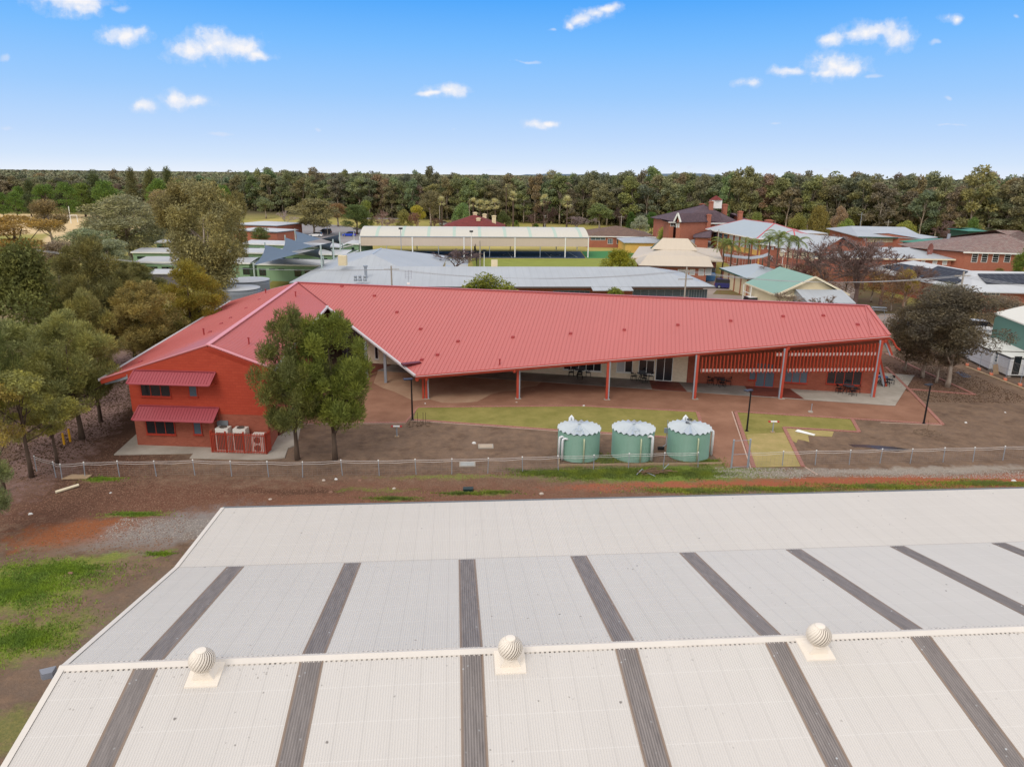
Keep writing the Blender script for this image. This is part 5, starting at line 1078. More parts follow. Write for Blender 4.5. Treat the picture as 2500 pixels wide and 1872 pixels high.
# two-storey yellow and brick school block with red-trimmed roof
m_redtrim = mat('red_ridge_trim', S(196, 84, 88), .5)
A1 = aty(1722, 561, 178); B1 = aty(1848, 581, 150); A1.z = B1.z = 7.0
T, fr, L, ze, z_ = rect('school_block', 'two-storey yellow and brick block with pale blue roof and red ridge lines', 'building', A1, B1, 14, zr_=9.6, hl=6, hr=7, wall=m_yel, roofm=m_blue_r, over=1.3, trim=m_redtrim, fascia=m_white)
for i in range(9):
    u = 1.7 + (L - 3.2) * i / 8.0; b = MB(fr); b.box(u - .2, u + .2, 1.12, 1.297, 0, ze - .2); b.build('brick_pier', m_brk, T)
    if i < 8: wall_window(T, fr, u + .45, u + (L - 3.2) / 8 - .45, 4.4, 6.4, m_white, m_glassb if i < 3 else m_blind, 1.3, 1, 2, sill=False); wall_window(T, fr, u + .6, u + (L - 3.2) / 8 - .6, .3, 2.7, m_white, m_glass if i % 2 else m_blind, 1.3, 1, 0, 'door' if i % 3 else 'window', sill=False)
b = MB(fr); b.box(1.34, L - 1.34, 1.27, 1.298, 0, 3.3); b.build('brick_base', m_brk, T)
A1 = aty(1845, 590, 152); B1 = aty(1945, 606, 143); A1.z = B1.z = 5.9
T, fr, L, ze, z_ = rect('school_block', 'brick end of the school block with pale blue hip roof behind the feathery palms', 'building', A1, B1, 12, zr_=8.6, hl=4, hr=6, wall=m_brk, roofm=m_blue_r, over=.6, trim=m_redtrim, fascia=m_white)
pw(T, fr, [(1860, 600, 1865, 609), (1874, 600, 1878, 609), (1884, 602, 1889, 610), (1881, 625, 1886, 637)], .6, m_white, m_blind)
T, fr, L, ze, z_ = rect('school_block', 'broad pale blue hip roof behind the red-ridged roof, with a brick chimney', 'building', aty(1812, 566, 176), aty(1975, 568, 176), 22, 539, hl=2, hr=9, wall=m_yel, roofm=m_blue_r, trim=m_redtrim)
chimney(T, 1878, 536, 178, 1.5, 5, m_brk)
T, fr, L, ze, z_ = rect('verandah', 'flat white-roofed yellow verandah block between the blue roofs and the brick hall', 'verandah', aty(1925, 569, 170), aty(2022, 570, 170), 10, 567, zr_=None, wall=m_yel, roofm=m_white_r); pw(T, fr, [(1962, 571, 1985, 584), (2003, 573, 2020, 583)], .5, m_white, m_glass, 4)
A1 = aty(1893, 598, 146); B1 = aty(1996, 622, 136)
T, fr, L, ze, z_ = rect('classroom_block', 'dark red brick block with two rows of cream window panels behind the bare trees', 'building', A1, B1, 12, zr_=A1.z + 2.2, hl=0, hr=0, wall=m_brk, roofm=m_grey_r, over=.5)
for zz in (.9, 3.9):
    for k in range(5): u = .9 + k * (L - 1.6) / 5; wall_window(T, fr, u, u + (L - 1.6) / 5 - .4, zz, zz + 1.5, m_cream_t, mat('cream_panel', S(206, 194, 164), .6), .5, 2, 0, sill=False)
T, fr, L, ze, z_ = rect('classroom_block', 'long grey-roofed brick wing with a satellite dish on its roof behind the bare trees', 'building', aty(1990, 631, 136), aty(2334, 631, 136), 13, 603, hl=0, hr=5, wall=m_brk, roofm=m_grey_r, fascia=m_cream_t)
pw(T, fr, [(2250, 634, 2258, 641), (2278, 633, 2287, 645), (2302, 634, 2311, 647)], .5, m_white, m_blind)
SD = thing('satellite_dish', 'rust-coloured satellite dish on the grey wing roof', 'satellite dish', aty(2268, 622, 138.5)); q = SD.location; b = MB(Fr(q.x, q.y, R(25), q.z)); b.add([(1.25 * math.cos(a_) * .7, -.1 - .35 * 0, .9 + 1.25 * math.sin(a_)) for a_ in [k * math.pi / 8 for k in range(16)]] + [(0, .3, .9)], [(k, (k + 1) % 16, 16) for k in range(16)]); b.build('dish', mat('rust_dish', S(140, 92, 84), .7), SD); b = MB(Fr(q.x, q.y, 0, q.z)); b.tube([(0, .25, .8), (.2, .3, -.6)], .08, 6); b.build('stand', m_galv, SD)
# brick hall with cream panels, tiled hall, solar-roofed block
T, fr, L, ze, z_ = rect('classroom_block', 'brick block with a row of cream window panels and broad grey roof', 'building', aty(2096, 577, 158), aty(2262, 582, 156), 26, 553, hl=2, hr=0, wall=m_brk, roofm=m_grey_r, fascia=m_dkg, over=.8)
for k in range(8): x0 = 2118 + k * 16; pw(T, fr, [(x0, 581, x0 + 14.5, 592)], .8, m_cream_t, mat('louvre_tan', S(186, 172, 140), .6))
T, fr, L, ze, z_ = rect('brick_annex', 'plain brick corner block beside the cream-panelled hall, right of it', 'building', aty(2250, 582, 153), aty(2290, 580, 158), 14, 568, hl=0, hr=0, wall=m_brk, roofm=m_grey_r, over=.15)
T, fr, L, ze, z_ = rect('covered_way', 'dark green covered walkway roof between the two brick halls', 'covered walkway', aty(2284, 596, 146), aty(2352, 594, 150), 8, 583, wall=mat('shade_dark', S(44, 48, 44), .8), roofm=mat('teal_roof', S(72, 132, 116), .5), hl=1, hr=1)
T, fr, L, ze, z_ = rect('green_roof_hut', 'small green-roofed dark green hut behind the tiled hall', 'hut', aty(2362, 566, 168), aty(2412, 562, 168), 8, 557, wall=m_dkg, roofm=mat('teal_roof', S(72, 132, 116), .5))
A1 = aty(2296, 611, 141); B1 = aty(2362, 617, 134); 
T, fr, L, ze, z_ = rect('tiled_hall', 'large brick hall with mottled grey-pink tiled roof and tall white windows at the right edge', 'hall', aty(2352, 616, 135), aty(2580, 620, 132), 24, 561, hl=14, hr=6, wall=m_brk, roofm=m_mtile, fascia=m_white, over=.5)
for x0 in (2374, 2398, 2425, 2454): pw(T, fr, [(x0, 618.5, x0 + 11, 641)], .5, m_white, m_glass, 1, 3)
b = MB(fr); b.prism([(.5, .5), (-6.5, 6), (-6.5, 14), (.5, 14)], 0, ze - .2); b.build('bay_wall', m_brk, T); b = MB(fr); b.add([(0, 0, ze), (-7.4, 5.6, ze), (-7.4, 14, ze), (14, 12, z_ - .02), (0, 24, ze)], [(1, 0, 3), (2, 1, 3), (4, 2, 3)]); b.build('roof', m_mtile, T)
q = aty(2318, 571, 147); b = MB(); b.tube([(q.x - .2, q.y, 4.5), (q.x, q.y, q.z)], .3, 10); b.build('flue', m_galv, T)
E1 = at(2372, 712, 3.3); E2 = at(2560, 716, 3.3); E0 = at(2105, 655, 3.3); Rg = at(2230, 636, 5.4); Rc = at(2372, 661, 5.4); Rd = at(2580, 665, 5.4)
T = thing('solar_block', 'brick building with white metal roof carrying two arrays of dark solar panels', 'building', E1)
b = MB(); b.slab([E0, E1, Rc, Rg], .15); b.slab([E1, E2, Rd, Rc], .15); b.slab([Rg, Rc, Rc + Vector((6, 7, -2.1)), Rg + Vector((4, 8, -2.1))], .15); b.slab([Rc, Rd, Rd + Vector((0, 9, -2.1)), Rc + Vector((6, 7, -2.1))], .15); b.slab([E0, Rg, Rg + Vector((4, 8, -2.1))], .15); b.build('roof', m_white_r, T)
b = MB(); i_ = Vector((.9, 1.0, 0)); w1 = E1 + i_; w2 = E2 + Vector((0, 1, 0)); w0 = E0 + Vector((1.6, .2, 0)); b.prism([(w0.x, w0.y), (w1.x, w1.y), (w2.x, w2.y), (w2.x, w2.y + 14), (w0.x + 12, w0.y + 6)], 0, 3.1); b.build('wall', m_brk, T)
def tri_uv(A, B, C_, u, v): return A + (B - A) * u + (C_ - A) * v
m_pv = brickmat('solar_cell', (.012, .014, .024), (.016, .018, .03), (.12, .13, .15), 1.0, 1.7, .03, .5, .25)
def pv(px, m=m_pv):
    n = (Rc - E0).cross(E1 - E0) if px[0][0] < 2380 else (Rd - E1).cross(E2 - E1)
    p0 = E0 if px[0][0] < 2380 else E1; q = [on_plane(x, y, p0, n) for x, y in px]
    if n.z < 0: n = -n
    n.normalize(); b = MB(); b.slab([p + n * .14 for p in q], .06); return b.build('solar_array', m, T)
pv([(2154, 653), (2200, 645), (2276, 658), (2290, 651), (2364, 664), (2352, 672), (2338, 680), (2352, 686), (2334, 695), (2220, 672)])
pv([(2386, 670), (2580, 670), (2580, 695), (2408, 694), (2396, 683)])
frw, Lw = frame2(w1, w2)
pw(T, frw, [(2400, 713, 2440, 722), (2456, 738, 2486, 752)], 0.0, m_white, m_glassb, 4)
# small huts and sheds nearer the road
A1 = at(1756, 654, 3.2); B1 = at(1822, 679, 3.2)
T, fr, L, ze, z_ = rect('hut', 'small cream-panelled brick hut with pale blue-grey roof beside the blue car', 'hut', A1, B1, 9.5, zr_=4.6, hl=5, hr=5, wall=m_crm, roofm=m_blue_r, fascia=m_dkg, over=.6)
for k in range(5): u = .7 + k * (L - 1.4) / 4; b = MB(fr); b.box(u - .16, u + .16, .5, .597, 0, 3.0); b.build('brick_pier', m_brk, T)
b = MB(fr); b.box(L - .597, L - .55, .7, 8.9, 0, 3.0); b.build('brick_end', m_brk, T)
A1 = at(1819, 690, 3.3); B1 = at(1896, 720, 3.3)
T, fr, L, ze, z_ = rect('hut', 'gabled cream hut with pale green metal roof in front of the bare trees', 'hut', A1, B1, 10.5, 663, hl=0, hr=0, wall=m_crm, roofm=m_green_r, fascia=m_cream_t, over=.5)
b = MB(fr); b.bar((L + .05, 0, ze), (L + .05, 5.25, z_), .16, .25); b.bar((L + .05, 10.5, ze), (L + .05, 5.25, z_), .16, .25); b.build('bargeboard', m_cream_t, T)
b = MB(fr)
for u in (.2, 3.2): b.box(u, u + .12, -.3, -.18, 0, 3.1)
b.box(.2, 3.3, -.28, -.2, 1.0, 1.1); b.box(.2, 3.3, -.28, -.2, 2.0, 2.1); b.build('porch_frame', m_white, T)
T, fr, L, ze, z_ = rect('shed', 'grey corrugated gabled shed behind the right end of the red roof', 'shed', at(1972, 739, 3.0), at(2090, 740, 3.0), 9, 707, hl=0, hr=0, wall=sheetmat('grey_wall', S(176, 178, 182), .5, .76, .06, .1, .3), roofm=m_grey_r, over=.15)
b = MB(fr); b.box(-.01, .14, 3, 5.6, 0, 2.4); b.build('roller_door', mat('door_dark', S(92, 90, 92), .6), T)
A1 = aty(2428, 763, 79); B1 = aty(2590, 812, 66)
T, fr, L, ze, z_ = rect('shed', 'tall green metal shed with cream roof at the right edge', 'shed', A1, B1, 12, zr_=A1.z + 1.9, hl=0, hr=0, wall=sheetmat('green_wall', S(92, 128, 116), .5, .76, .05, .08, .3), roofm=sheetmat('cream_roof2', S(222, 218, 206), .5, .76, .05, .06, .3), over=.1, z=A1.z)
q = at(2477, 850); b = MB(Fr(q.x, q.y, fr.yaw)); b.slab([(-.9, -1, 2.0), (.9, -1, 2.0), (.9, 0, 2.6), (-.9, 0, 2.6)], .06); b.build('door_canopy', m_dkg, T)
# white site cabins
def cabin(px, py, ptop, l1, l2, yaw, label, door):
    q = at(px, py); h = hz(ptop, q); T = thing('site_cabin', label, 'site cabin', q, 'white site cabins'); f_ = Fr(q.x, q.y, yaw)
    b = MB(f_); b.box(0, l1, 0, l2, .25, h - .16); b.build('cabin_wall', sheetmat('cabin_white', S(212, 214, 218), .5, 1.2, .06, .08, .3), T)
    b = MB(f_); b.box(-.06, l1 + .06, -.06, l2 + .06, h - .155, h - .05); b.build('roof_edge', m_black, T); b = MB(f_); b.box(-.02, l1 + .02, -.02, l2 + .02, h - .05, h); b.build('roof', sheetmat('cabin_roof', S(226, 224, 216), .5, .9, .1, .06, .3), T)
    for (x, y) in ((.3, .3), (l1 - .3, .3), (.3, l2 - .3), (l1 - .3, l2 - .3)): b = MB(f_); b.box(x - .15, x + .15, y - .15, y + .15, 0, .25); b.build('support_block', m_conc, T)
    wall_window(T, f_, l2 - 2.4, l2 - 1.0, 1.0, 2.1, m_white, m_glassb, 0.0, 2, 2, side='left', sill=False)
    if door: wall_window(T, f_, .25, 1.1, .3, 2.3, m_white, m_glass, 0.0, 1, 0, 'door', sill=False); wall_window(T, f_, 1.35, 2.6, 1.1, 2.2, m_white, m_blind, 0.0, 2, 3, sill=False)
cabin(2413, 906, 855, 8, 6.5, R(-6), 'white site cabin with black roof edge, standing behind the cabin with the door', False)
cabin(2458, 922, 872, 6, 4.4, R(-4), 'white site cabin with an open dark door, nearest the road', True)
cabin(2400, 850, 815, 6, 3, R(-30), 'white site cabin at the back of the group, under the dark tree', False)
F = thing('temporary_fence', 'temporary mesh fence on orange feet in front of the white cabins', 'fence', at(2361, 892)); prev = None
for (px, py) in ((2361, 891), (2390, 902), (2420, 914), (2454, 927), (2490, 940), (2530, 955)):
    q = at(px, py); b = MB(); b.tube([tuple(q), (q.x, q.y, 2.0)], .025, 6); b.build('post', m_galv, F)
    b = MB(Fr(q.x, q.y, R(60))); b.prism([(-.35, -.1), (-.2, -.16), (.2, -.16), (.35, -.1), (.35, .1), (.2, .16), (-.2, .16), (-.35, .1)], .0, .14); b.build('foot', mat('orange_foot', S(226, 130, 96), .6), F)
    if prev is not None:
        b = MB()
        for zz in (.15, 1.1, 1.95): b.bar((prev.x, prev.y, zz), (q.x, q.y, zz), .02)
        for k in range(1, 12): f = k / 12; b.bar((prev.x + (q.x - prev.x) * f, prev.y + (q.y - prev.y) * f, .15), (prev.x + (q.x - prev.x) * f, prev.y + (q.y - prev.y) * f, 1.95), .008)
        b.build('mesh_panel', mat('mesh_wire', S(150, 140, 134), .5, .3), F)
    prev = q
kb = MB(); a = at(2350, 893); c = at(2540, 966); kb.bar((a.x, a.y - .6, .06), (c.x, c.y - .6, .06), .25, .12); tag(kb.build('kerb', m_timb), kind='structure')
q = at(2494, 918); T = thing('wheelie_bin', 'dark green wheelie bin by the temporary fence', 'bin', q); b = MB(Fr(q.x, q.y, R(-10))); b.add([(-.24, -.28, .05), (.24, -.28, .05), (.24, .28, .05), (-.24, .28, .05), (-.3, -.36, .98), (.3, -.36, .98), (.3, .36, .98), (-.3, .36, .98)], [(0, 3, 2, 1), (0, 1, 5, 4), (1, 2, 6, 5), (2, 3, 7, 6), (3, 0, 4, 7)]); b.build('body', m_dkg, T); b = MB(Fr(q.x, q.y, R(-10))); b.slab([(-.31, -.38, .98), (.31, -.38, .98), (.31, .38, 1.08), (-.31, .38, 1.08)], .03); b.build('lid', m_dkg, T)
q = at(2432, 914); b = MB(Fr(q.x, q.y, R(20))); b.slab([(-.4, 0, .0), (.4, 0, .0), (.4, .3, 1.0), (-.4, .3, 1.0)], .03); tag(b.build('board', m_timb), 'tan board leaning against the white cabin', 'board')
# green portable classrooms on the left
def portable(a, Ya, c_, Yc, depth, label, wins):
    A1 = aty(a[0], a[1], Ya); B1 = aty(c_[0], c_[1], Yc); z = 3.1
    T, fr, L, ze, z_ = rect('portable_classroom', label, 'classroom', A1, B1, depth, zr_=3.55, hl=0, hr=0, wall=m_grn, roofm=m_white_r, over=.3, z=z, group='green portable classrooms', fascia=m_white)
    for (f, w_, h0, h1) in wins: u = L * f; wall_window(T, fr, u, u + w_, h0, h1, m_dkg, m_glass, .3, 2, 1, sill=False, fw=.04)
    return T
W1 = [(.04, 1.3, .9, 2.2), (.15, 1.1, 2.0, 2.25), (.25, 1.1, 2.0, 2.25), (.42, 1.3, .9, 2.2), (.53, 1.3, .9, 2.2), (.7, 1.1, 2.0, 2.25), (.78, 1.1, 2.0, 2.25), (.92, 1.2, .9, 2.2)]
W2 = [(.1, 1.6, 1.7, 2.2), (.25, 1.6, 1.7, 2.2), (.5, 1.3, 1.2, 2.2), (.6, 1.3, 1.2, 2.2), (.8, 1.6, 1.7, 2.2), (.9, 1.2, 1.7, 2.2)]
portable((621, 652), 130, (850, 654), 128, 9, 'green portable classroom with white roof, the nearest of the rows', W1)
portable((560, 652), 131, (611, 652), 131, 9, 'short green portable classroom at the left end of the nearest row', [(.6, 1.3, .9, 2.2)])
portable((520, 626), 149, (845, 628), 147, 9, 'green portable classroom in the second row under the shade sails', W2)
portable((590, 604), 168, (700, 606), 166, 9, 'green portable classroom in the third row, left of the shade sails', W2)
portable((700, 610), 163, (830, 612), 161, 8, 'green portable classroom in the third row, behind the shade sails', W2)
portable((842, 600), 171, (876, 602), 170, 8, 'short green portable classroom left of the sports shelter', [(.3, 1.2, .3, 2.2)])
portable((330, 652), 131, (455, 652), 131, 9, 'green portable classroom at the far left, nearest row among the trees', W2)
portable((320, 628), 147, (450, 628), 147, 9, 'green portable classroom at the far left, second row among the trees', W2)
portable((378, 604), 168, (455, 604), 168, 9, 'green portable classroom at the far left, third row below the large gum', W2)
T, fr, L, ze, z_ = rect('brick_office', 'low brick office with flat white roof behind the tall left tree', 'building', aty(560, 548, 222), aty(676, 551, 218), 15, 540, wall=m_brk, roofm=m_white_r, fascia=mat('slate_fascia', S(112, 122, 132), .6), over=.3); pw(T, fr, [(590, 558, 608, 570)], .3, m_galv, m_glassb)
T, fr, L, ze, z_ = rect('brick_office', 'low brick office wing with white roof in front of the taller office', 'building', aty(560, 566, 205), aty(676, 562, 200), 10, 556, wall=m_brk, roofm=m_white_r, fascia=mat('slate_fascia', S(112, 122, 132), .6), over=.3)
# shade sails
m_sail = mat('sail_grey', S(96, 112, 130), .8, var=.08, vscale=.4)
def sail(cs, label):
    P = [aty(*c) for c in cs]; cen = sum(P, Vector()) / 4; n = 10; vs = []
    for i in range(n + 1):
        for j in range(n + 1):
            u, v = i / n, j / n; p = (P[0] * (1 - u) + P[1] * u) * (1 - v) + (P[3] * (1 - u) + P[2] * u) * v
            k = .11 * (4 * u * (1 - u) * abs(2 * v - 1) + 4 * v * (1 - v) * abs(2 * u - 1)); p = p + (cen - p) * k * .9; vs.append(tuple(p))
    T = thing('shade_sail', label, 'shade sail', cen, 'grey shade sails'); b = MB(); b.add(vs, [(i * (n + 1) + j, i * (n + 1) + j + 1, (i + 1) * (n + 1) + j + 1, (i + 1) * (n + 1) + j) for i in range(n) for j in range(n)]); b.build('fabric', m_sail, T, smooth=True)
    for p in P:
        b = MB(); b.tube([(p.x, p.y, 0), (p.x, p.y, p.z + .5)], .13, 8); b.build('pole', mat('sail_pole', S(176, 190, 186), .5), T)
sail([(647, 598, 140), (619, 648, 118), (783, 606, 118), (789, 632, 128)], 'grey twisted shade sail, the nearest of three over the portable classrooms')
sail([(696, 580, 150), (679, 622, 134), (813, 591, 134), (812, 615, 140)], 'grey twisted shade sail, the middle of three over the portable classrooms')
sail([(720, 564, 166), (716, 599, 150), (829, 573, 150), (836, 598, 160)], 'grey twisted shade sail, the farthest of three near the car park')
# old round tanks behind the red wing
for (px, py, rr_, Y, lab) in ((604, 683, 3.1, 106, 'large round grey tank with pale roof behind the red wing, the farther one'), (578, 703, 3.0, 97.5, 'large round grey tank with pale roof behind the red wing, the nearer one')):
    q = aty(px, py, Y); T = thing('water_tank', lab, 'water tank', (q.x, q.y, 0), 'old round grey tanks'); b = MB(); b.lathe([(rr_, 0), (rr_, q.z), (rr_ - .05, q.z + .02)], (q.x, q.y), 40); b.build('tank_wall', sheetmat('old_steel', S(128, 134, 140), .5, .9, .14, .22, .3), T, smooth=True); b = MB(); b.lathe([(rr_ + .08, q.z + .03), (rr_ * .5, q.z + .25), (.05, q.z + .4)], (q.x, q.y), 40, False); b.build('tank_roof', m_white_r, T)
    for zz in (q.z * .5, q.z * .9): b = MB(); b.tube([(q.x + (rr_ + .25) * math.cos(a_ * .3), q.y + (rr_ + .25) * math.sin(a_ * .3), zz) for a_ in range(22)], .03, 5); b.build('guard_rail', m_galv, T)
T, fr, L, ze, z_ = rect('storage_shed', 'low open grey shed with pale roof among the left trees', 'shed', at(362, 668, 2.6), at(436, 668, 2.6), 6, zr_=3.0, hl=0, hr=0, wall=mat('slat_grey', S(110, 106, 110), .8, var=.3, vscale=2), roofm=m_white_r, over=.3)
# covered walkway, bins
A1 = aty(1768, 630, 138); B1 = aty(1878, 630, 131)
T = thing('covered_walkway', 'thin curved walkway roof on dark green posts in front of the school block', 'covered walkway', (A1.x, A1.y, 0)); b = MB()
seg_ = [aty(1765, 624, 140), aty(1800, 629, 137), aty(1832, 632, 134), aty(1862, 628, 131), aty(1880, 622, 129)]
for i in range(4): p_, q = seg_[i], seg_[i + 1]; b.slab([p_, q, q + Vector((.6, 2.4, .15)), p_ + Vector((.6, 2.4, .15))], .14)
b.build('roof', m_white_r, T)
for p_ in seg_: b = MB(); b.tube([(p_.x + .1, p_.y + .1, 0), (p_.x + .1, p_.y + .1, p_.z - .1)], .09, 6); b.build('post', m_dkg, T)
q = at(1730, 686); T = thing('skip_bin', 'blue skip bin with its dark lid propped open by the hall annex', 'skip bin', q); b = MB(Fr(q.x, q.y, R(-8))); b.add([(-1, -.6, .1), (1, -.6, .1), (1, .6, .1), (-1, .6, .1), (-1.2, -.8, 1.4), (1.2, -.8, 1.4), (1.2, .8, 1.5), (-1.2, .8, 1.5)], [(0, 3, 2, 1), (0, 1, 5, 4), (1, 2, 6, 5), (2, 3, 7, 6), (3, 0, 4, 7)]); b.build('body', mat('bin_blue', S(82, 128, 176), .5), T); b = MB(Fr(q.x, q.y, R(-8))); b.slab([(-1.1, .8, 1.5), (1.1, .8, 1.5), (1.3, 1.5, 3.0), (-.5, 1.5, 3.0)], .05); b.build('lid', m_black, T)
# ------------------------------------------------------------------ poles, aerial wires, goals
m_pole = mat('weathered_pole', S(172, 164, 152), .9, var=.2, vscale=2)
def pole(px, py, ptop, label, Y=None, arm=True, r=.14, m=None, lamp=False, name='power_pole', cat='pole'):
    q = at(px, py) if Y is None else aty(px, py, Y); q.z = 0; h = hz(ptop, q); T = thing(name, label, cat, q); b = MB(); b.tube([(q.x, q.y, 0), (q.x, q.y, h)], [r, r * .7], 8); b.build('pole', m or m_pole, T)
    if arm:
        for dz in ((.5, 1.6) if arm is True else (.5,)): b = MB(); b.bar((q.x - 1.0, q.y, h - dz), (q.x + 1.0, q.y + .3, h - dz), .1); o = b.build('crossarm', m_pole, T)
    if lamp: b = MB(); b.box(q.x - .4, q.x + .4, q.y - .3, q.y + .3, h, h + .35); b.build('floodlight', m_black if lamp == 1 else m_white, T)
    return Vector((q.x, q.y, h))
p1 = pole(958, 735, 649, 'grey power pole rising behind the left part of the red ridge', 97, 1)
p2 = pole(1668, 765, 652, 'grey power pole behind the red ridge, in front of the long grey roof', 93)
p3 = pole(2330, 790, 663, 'weathered power pole in front of the solar-panelled roof', 84)
p4 = Vector((75, 76, 9)); p0_ = Vector((-70, 104, 8.5))
for i, (a, c) in enumerate(((p1, p2), (p2, p3), (p3, p4), (p0_, p1))):
    T = thing('power_line', ('sagging overhead wires between the two poles behind the red ridge', 'sagging overhead wires from the middle pole to the pole at the solar roof', 'overhead wires leaving the right-hand power pole', 'overhead wires coming in from the left to the first power pole')[i], 'power line', a, 'overhead wires')
    for k in (-.9, 0, .9):
        b = MB(); n = 16; b.tube([(a.x + k + (c.x - a.x) * j / n, a.y + (c.y - a.y) * j / n, a.z - .5 + (c.z - a.z) * j / n - 4 * 1.1 * (j / n) * (1 - j / n)) for j in range(n + 1)], .018, 4); b.build('wire', mat('wire_grey', S(170, 172, 176), .5), T)
pole(981, 650, 560, 'thin dark floodlight pole in front of the left part of the sports shelter', 158, False, .09, m_galv, 1, 'light_pole', 'light pole')
pole(1151, 632, 567, 'white floodlight pole in the middle of the sports shelter front', 166, False, .1, m_white, 1, 'light_pole', 'light pole')
pole(1172, 651, 588, 'short weathered pole at the corner of the pale blue court', 152, False, .16, None, False, 'light_pole', 'light pole')
pole(1182, 651, 614, 'short white lamp pole right of the pale blue court', 152, False, .1, m_white, 1, 'light_pole', 'light pole')
pole(866, 612, 566, 'white pole at the left end of the sports shelter', 178, False, .1, m_white, False, 'light_pole', 'light pole')
pole(800, 576, 534, 'bare timber pole by the parked dark car', 232, False, .14, None, False, 'light_pole', 'light pole')
pole(1748, 640, 560, 'timber power pole at the corner of the yellow school block', 150, 1, .13)
pole(1907, 668, 615, 'slim white street light with curved arm, among the feathery palms', 125, False, .06, m_white, 2, 'light_pole', 'light pole')
pole(2098, 565, 519, 'tall thin television mast above the green tree at the right', 190, 1, .08, m_galv); pole(2166, 560, 538, 'short power pole behind the broad grey roof at the right', 185, 1, .12)
pole(1516, 558, 526, 'timber pole behind the brown tiled house', 225, 1, .14); pole(1074, 556, 502, 'timber pole by the road left of the dark red roof', 262, False, .14, None, False, 'light_pole', 'light pole'); pole(1330, 556, 528, 'white lamp pole right of the dark red roof', 262, False, .1, m_white, 2, 'light_pole', 'light pole')
G = thing('goal_posts', 'white football goal posts on the straw-coloured field at the left', 'goal', at(172, 540)); 
for px in (130, 148): q = at(px, 560); 
q1 = at(166, 543); q2 = at(190, 543)
for q in (q1, q2): b = MB(); b.tube([tuple(q), (q.x, q.y, 2.6)], .12, 6); b.build('post', m_white, G)
b = MB(); b.tube([(q1.x, q1.y, 2.6), (q2.x, q2.y, 2.6)], .12, 6); b.build('crossbar', m_white, G)
pole(172, 535, 504, 'tall white post standing on the field beside the goal', 270, False, .16, m_white, False, 'field_post', 'post')
# ------------------------------------------------------------------ trees
def np_mesh(name, V, F, m, smooth=False, cols=None):
    me = bpy.data.meshes.new(name); nv, nf, k = len(V), len(F), F.shape[1]
    me.vertices.add(nv); me.vertices.foreach_set('co', V.astype(np.float32).ravel())
    me.loops.add(nf * k); me.loops.foreach_set('vertex_index', F.astype(np.int32).ravel())
    me.polygons.add(nf); me.polygons.foreach_set('loop_start', np.arange(0, nf * k, k, dtype=np.int32))
    if cols is not None:
        ca = me.color_attributes.new('tone', 'BYTE_COLOR', 'POINT'); ca.data.foreach_set('color', np.clip(cols, 0, 1).astype(np.float32).ravel())
    me.update(calc_edges=True); me.materials.append(m); return me
def leaves(blobs, n, size, rng, kind='leaf', shell=.45, aspect=.5, up=.3):
    """leaf sprays spread through the crown's clumps: returns verts, quads"""
    B = np.array(blobs, float); wt = B[:, 3] * B[:, 5] + B[:, 3] * B[:, 4]; wt /= wt.sum()
    idx = rng.choice(len(B), n, p=wt); b = B[idx]
    d = rng.normal(size=(n, 3)); d /= np.linalg.norm(d, axis=1)[:, None]
    rr_ = 1 - shell * rng.random(n) ** 1.4; p = b[:, :3] + d * b[:, 3:6] * rr_[:, None]
    if kind == 'needle':
        ax = d * .55 + np.array([0, 0, up]) + rng.normal(size=(n, 3)) * .32
    else:
        ax = rng.normal(size=(n, 3)) + d * .4 + np.array([0, 0, up - .4])
    ax /= np.linalg.norm(ax, axis=1)[:, None]; o = rng.normal(size=(n, 3)); o -= ax * (o * ax).sum(1)[:, None]; o /= np.linalg.norm(o, axis=1)[:, None]
    s = size * rng.uniform(.6, 1.4, n)[:, None]; a = ax * s; c = o * s * aspect
    V = np.stack([p - c * .5, p + a * .5 - c * .1, p + a, p + a * .45 + c * .6], 1).reshape(-1, 3)
    return V, np.arange(4 * n).reshape(-1, 4)
m_leaf = leafmat('foliage', (1.45, 1.3, .9)); m_leafy = leafmat('foliage_yellow', (1.6, 1.45, .75)); m_bark = mat('bark', S(104, 88, 76), .95, var=.35, vscale=2, bump=.02, bscale=6, stretch=(4, 4, .6)); m_gumbark = mat('gum_bark', S(184, 172, 158), .9, var=.45, vscale=1.2, col2=S(120, 98, 82), stretch=(3, 3, .7)); m_twig = mat('twig', S(132, 112, 108), .95, var=.2, vscale=1)
def limb_tree(mb, H, blobs, r0, fork, rng, nb=9, lean=0.0, sides=7):
    """tapered trunk with limbs reaching into the clumps"""
    top = Vector((lean * H * .5, 0, H * .72)); fk = Vector((lean * fork, 0, fork))
    mb.tube([(0, 0, -.1), tuple(fk * .5 + Vector((rng.uniform(-.05, .05), rng.uniform(-.05, .05), 0))), tuple(fk), tuple((fk + top) / 2 + Vector((rng.uniform(-.2, .2), rng.uniform(-.2, .2), 0))), tuple(top)], [r0 * 1.25, r0 * .9, r0 * .75, r0 * .45, r0 * .12], sides)
    bl = sorted(blobs, key=lambda b: -b[3] * rng.uniform(.6, 1.4))[:nb]
    for b in bl:
        c = Vector(b[:3]); z0 = max(fork * .8, min(c.z - .8, H * .6) * rng.uniform(.6, .95)); s_ = Vector((lean * z0, 0, z0)); m_ = (s_ + c) / 2 + Vector((0, 0, -.12 * (c - s_).length * rng.uniform(-.5, 1)))
        mb.tube([tuple(s_), tuple(m_), tuple(c)], [r0 * .38, r0 * .24, r0 * .07], 5)
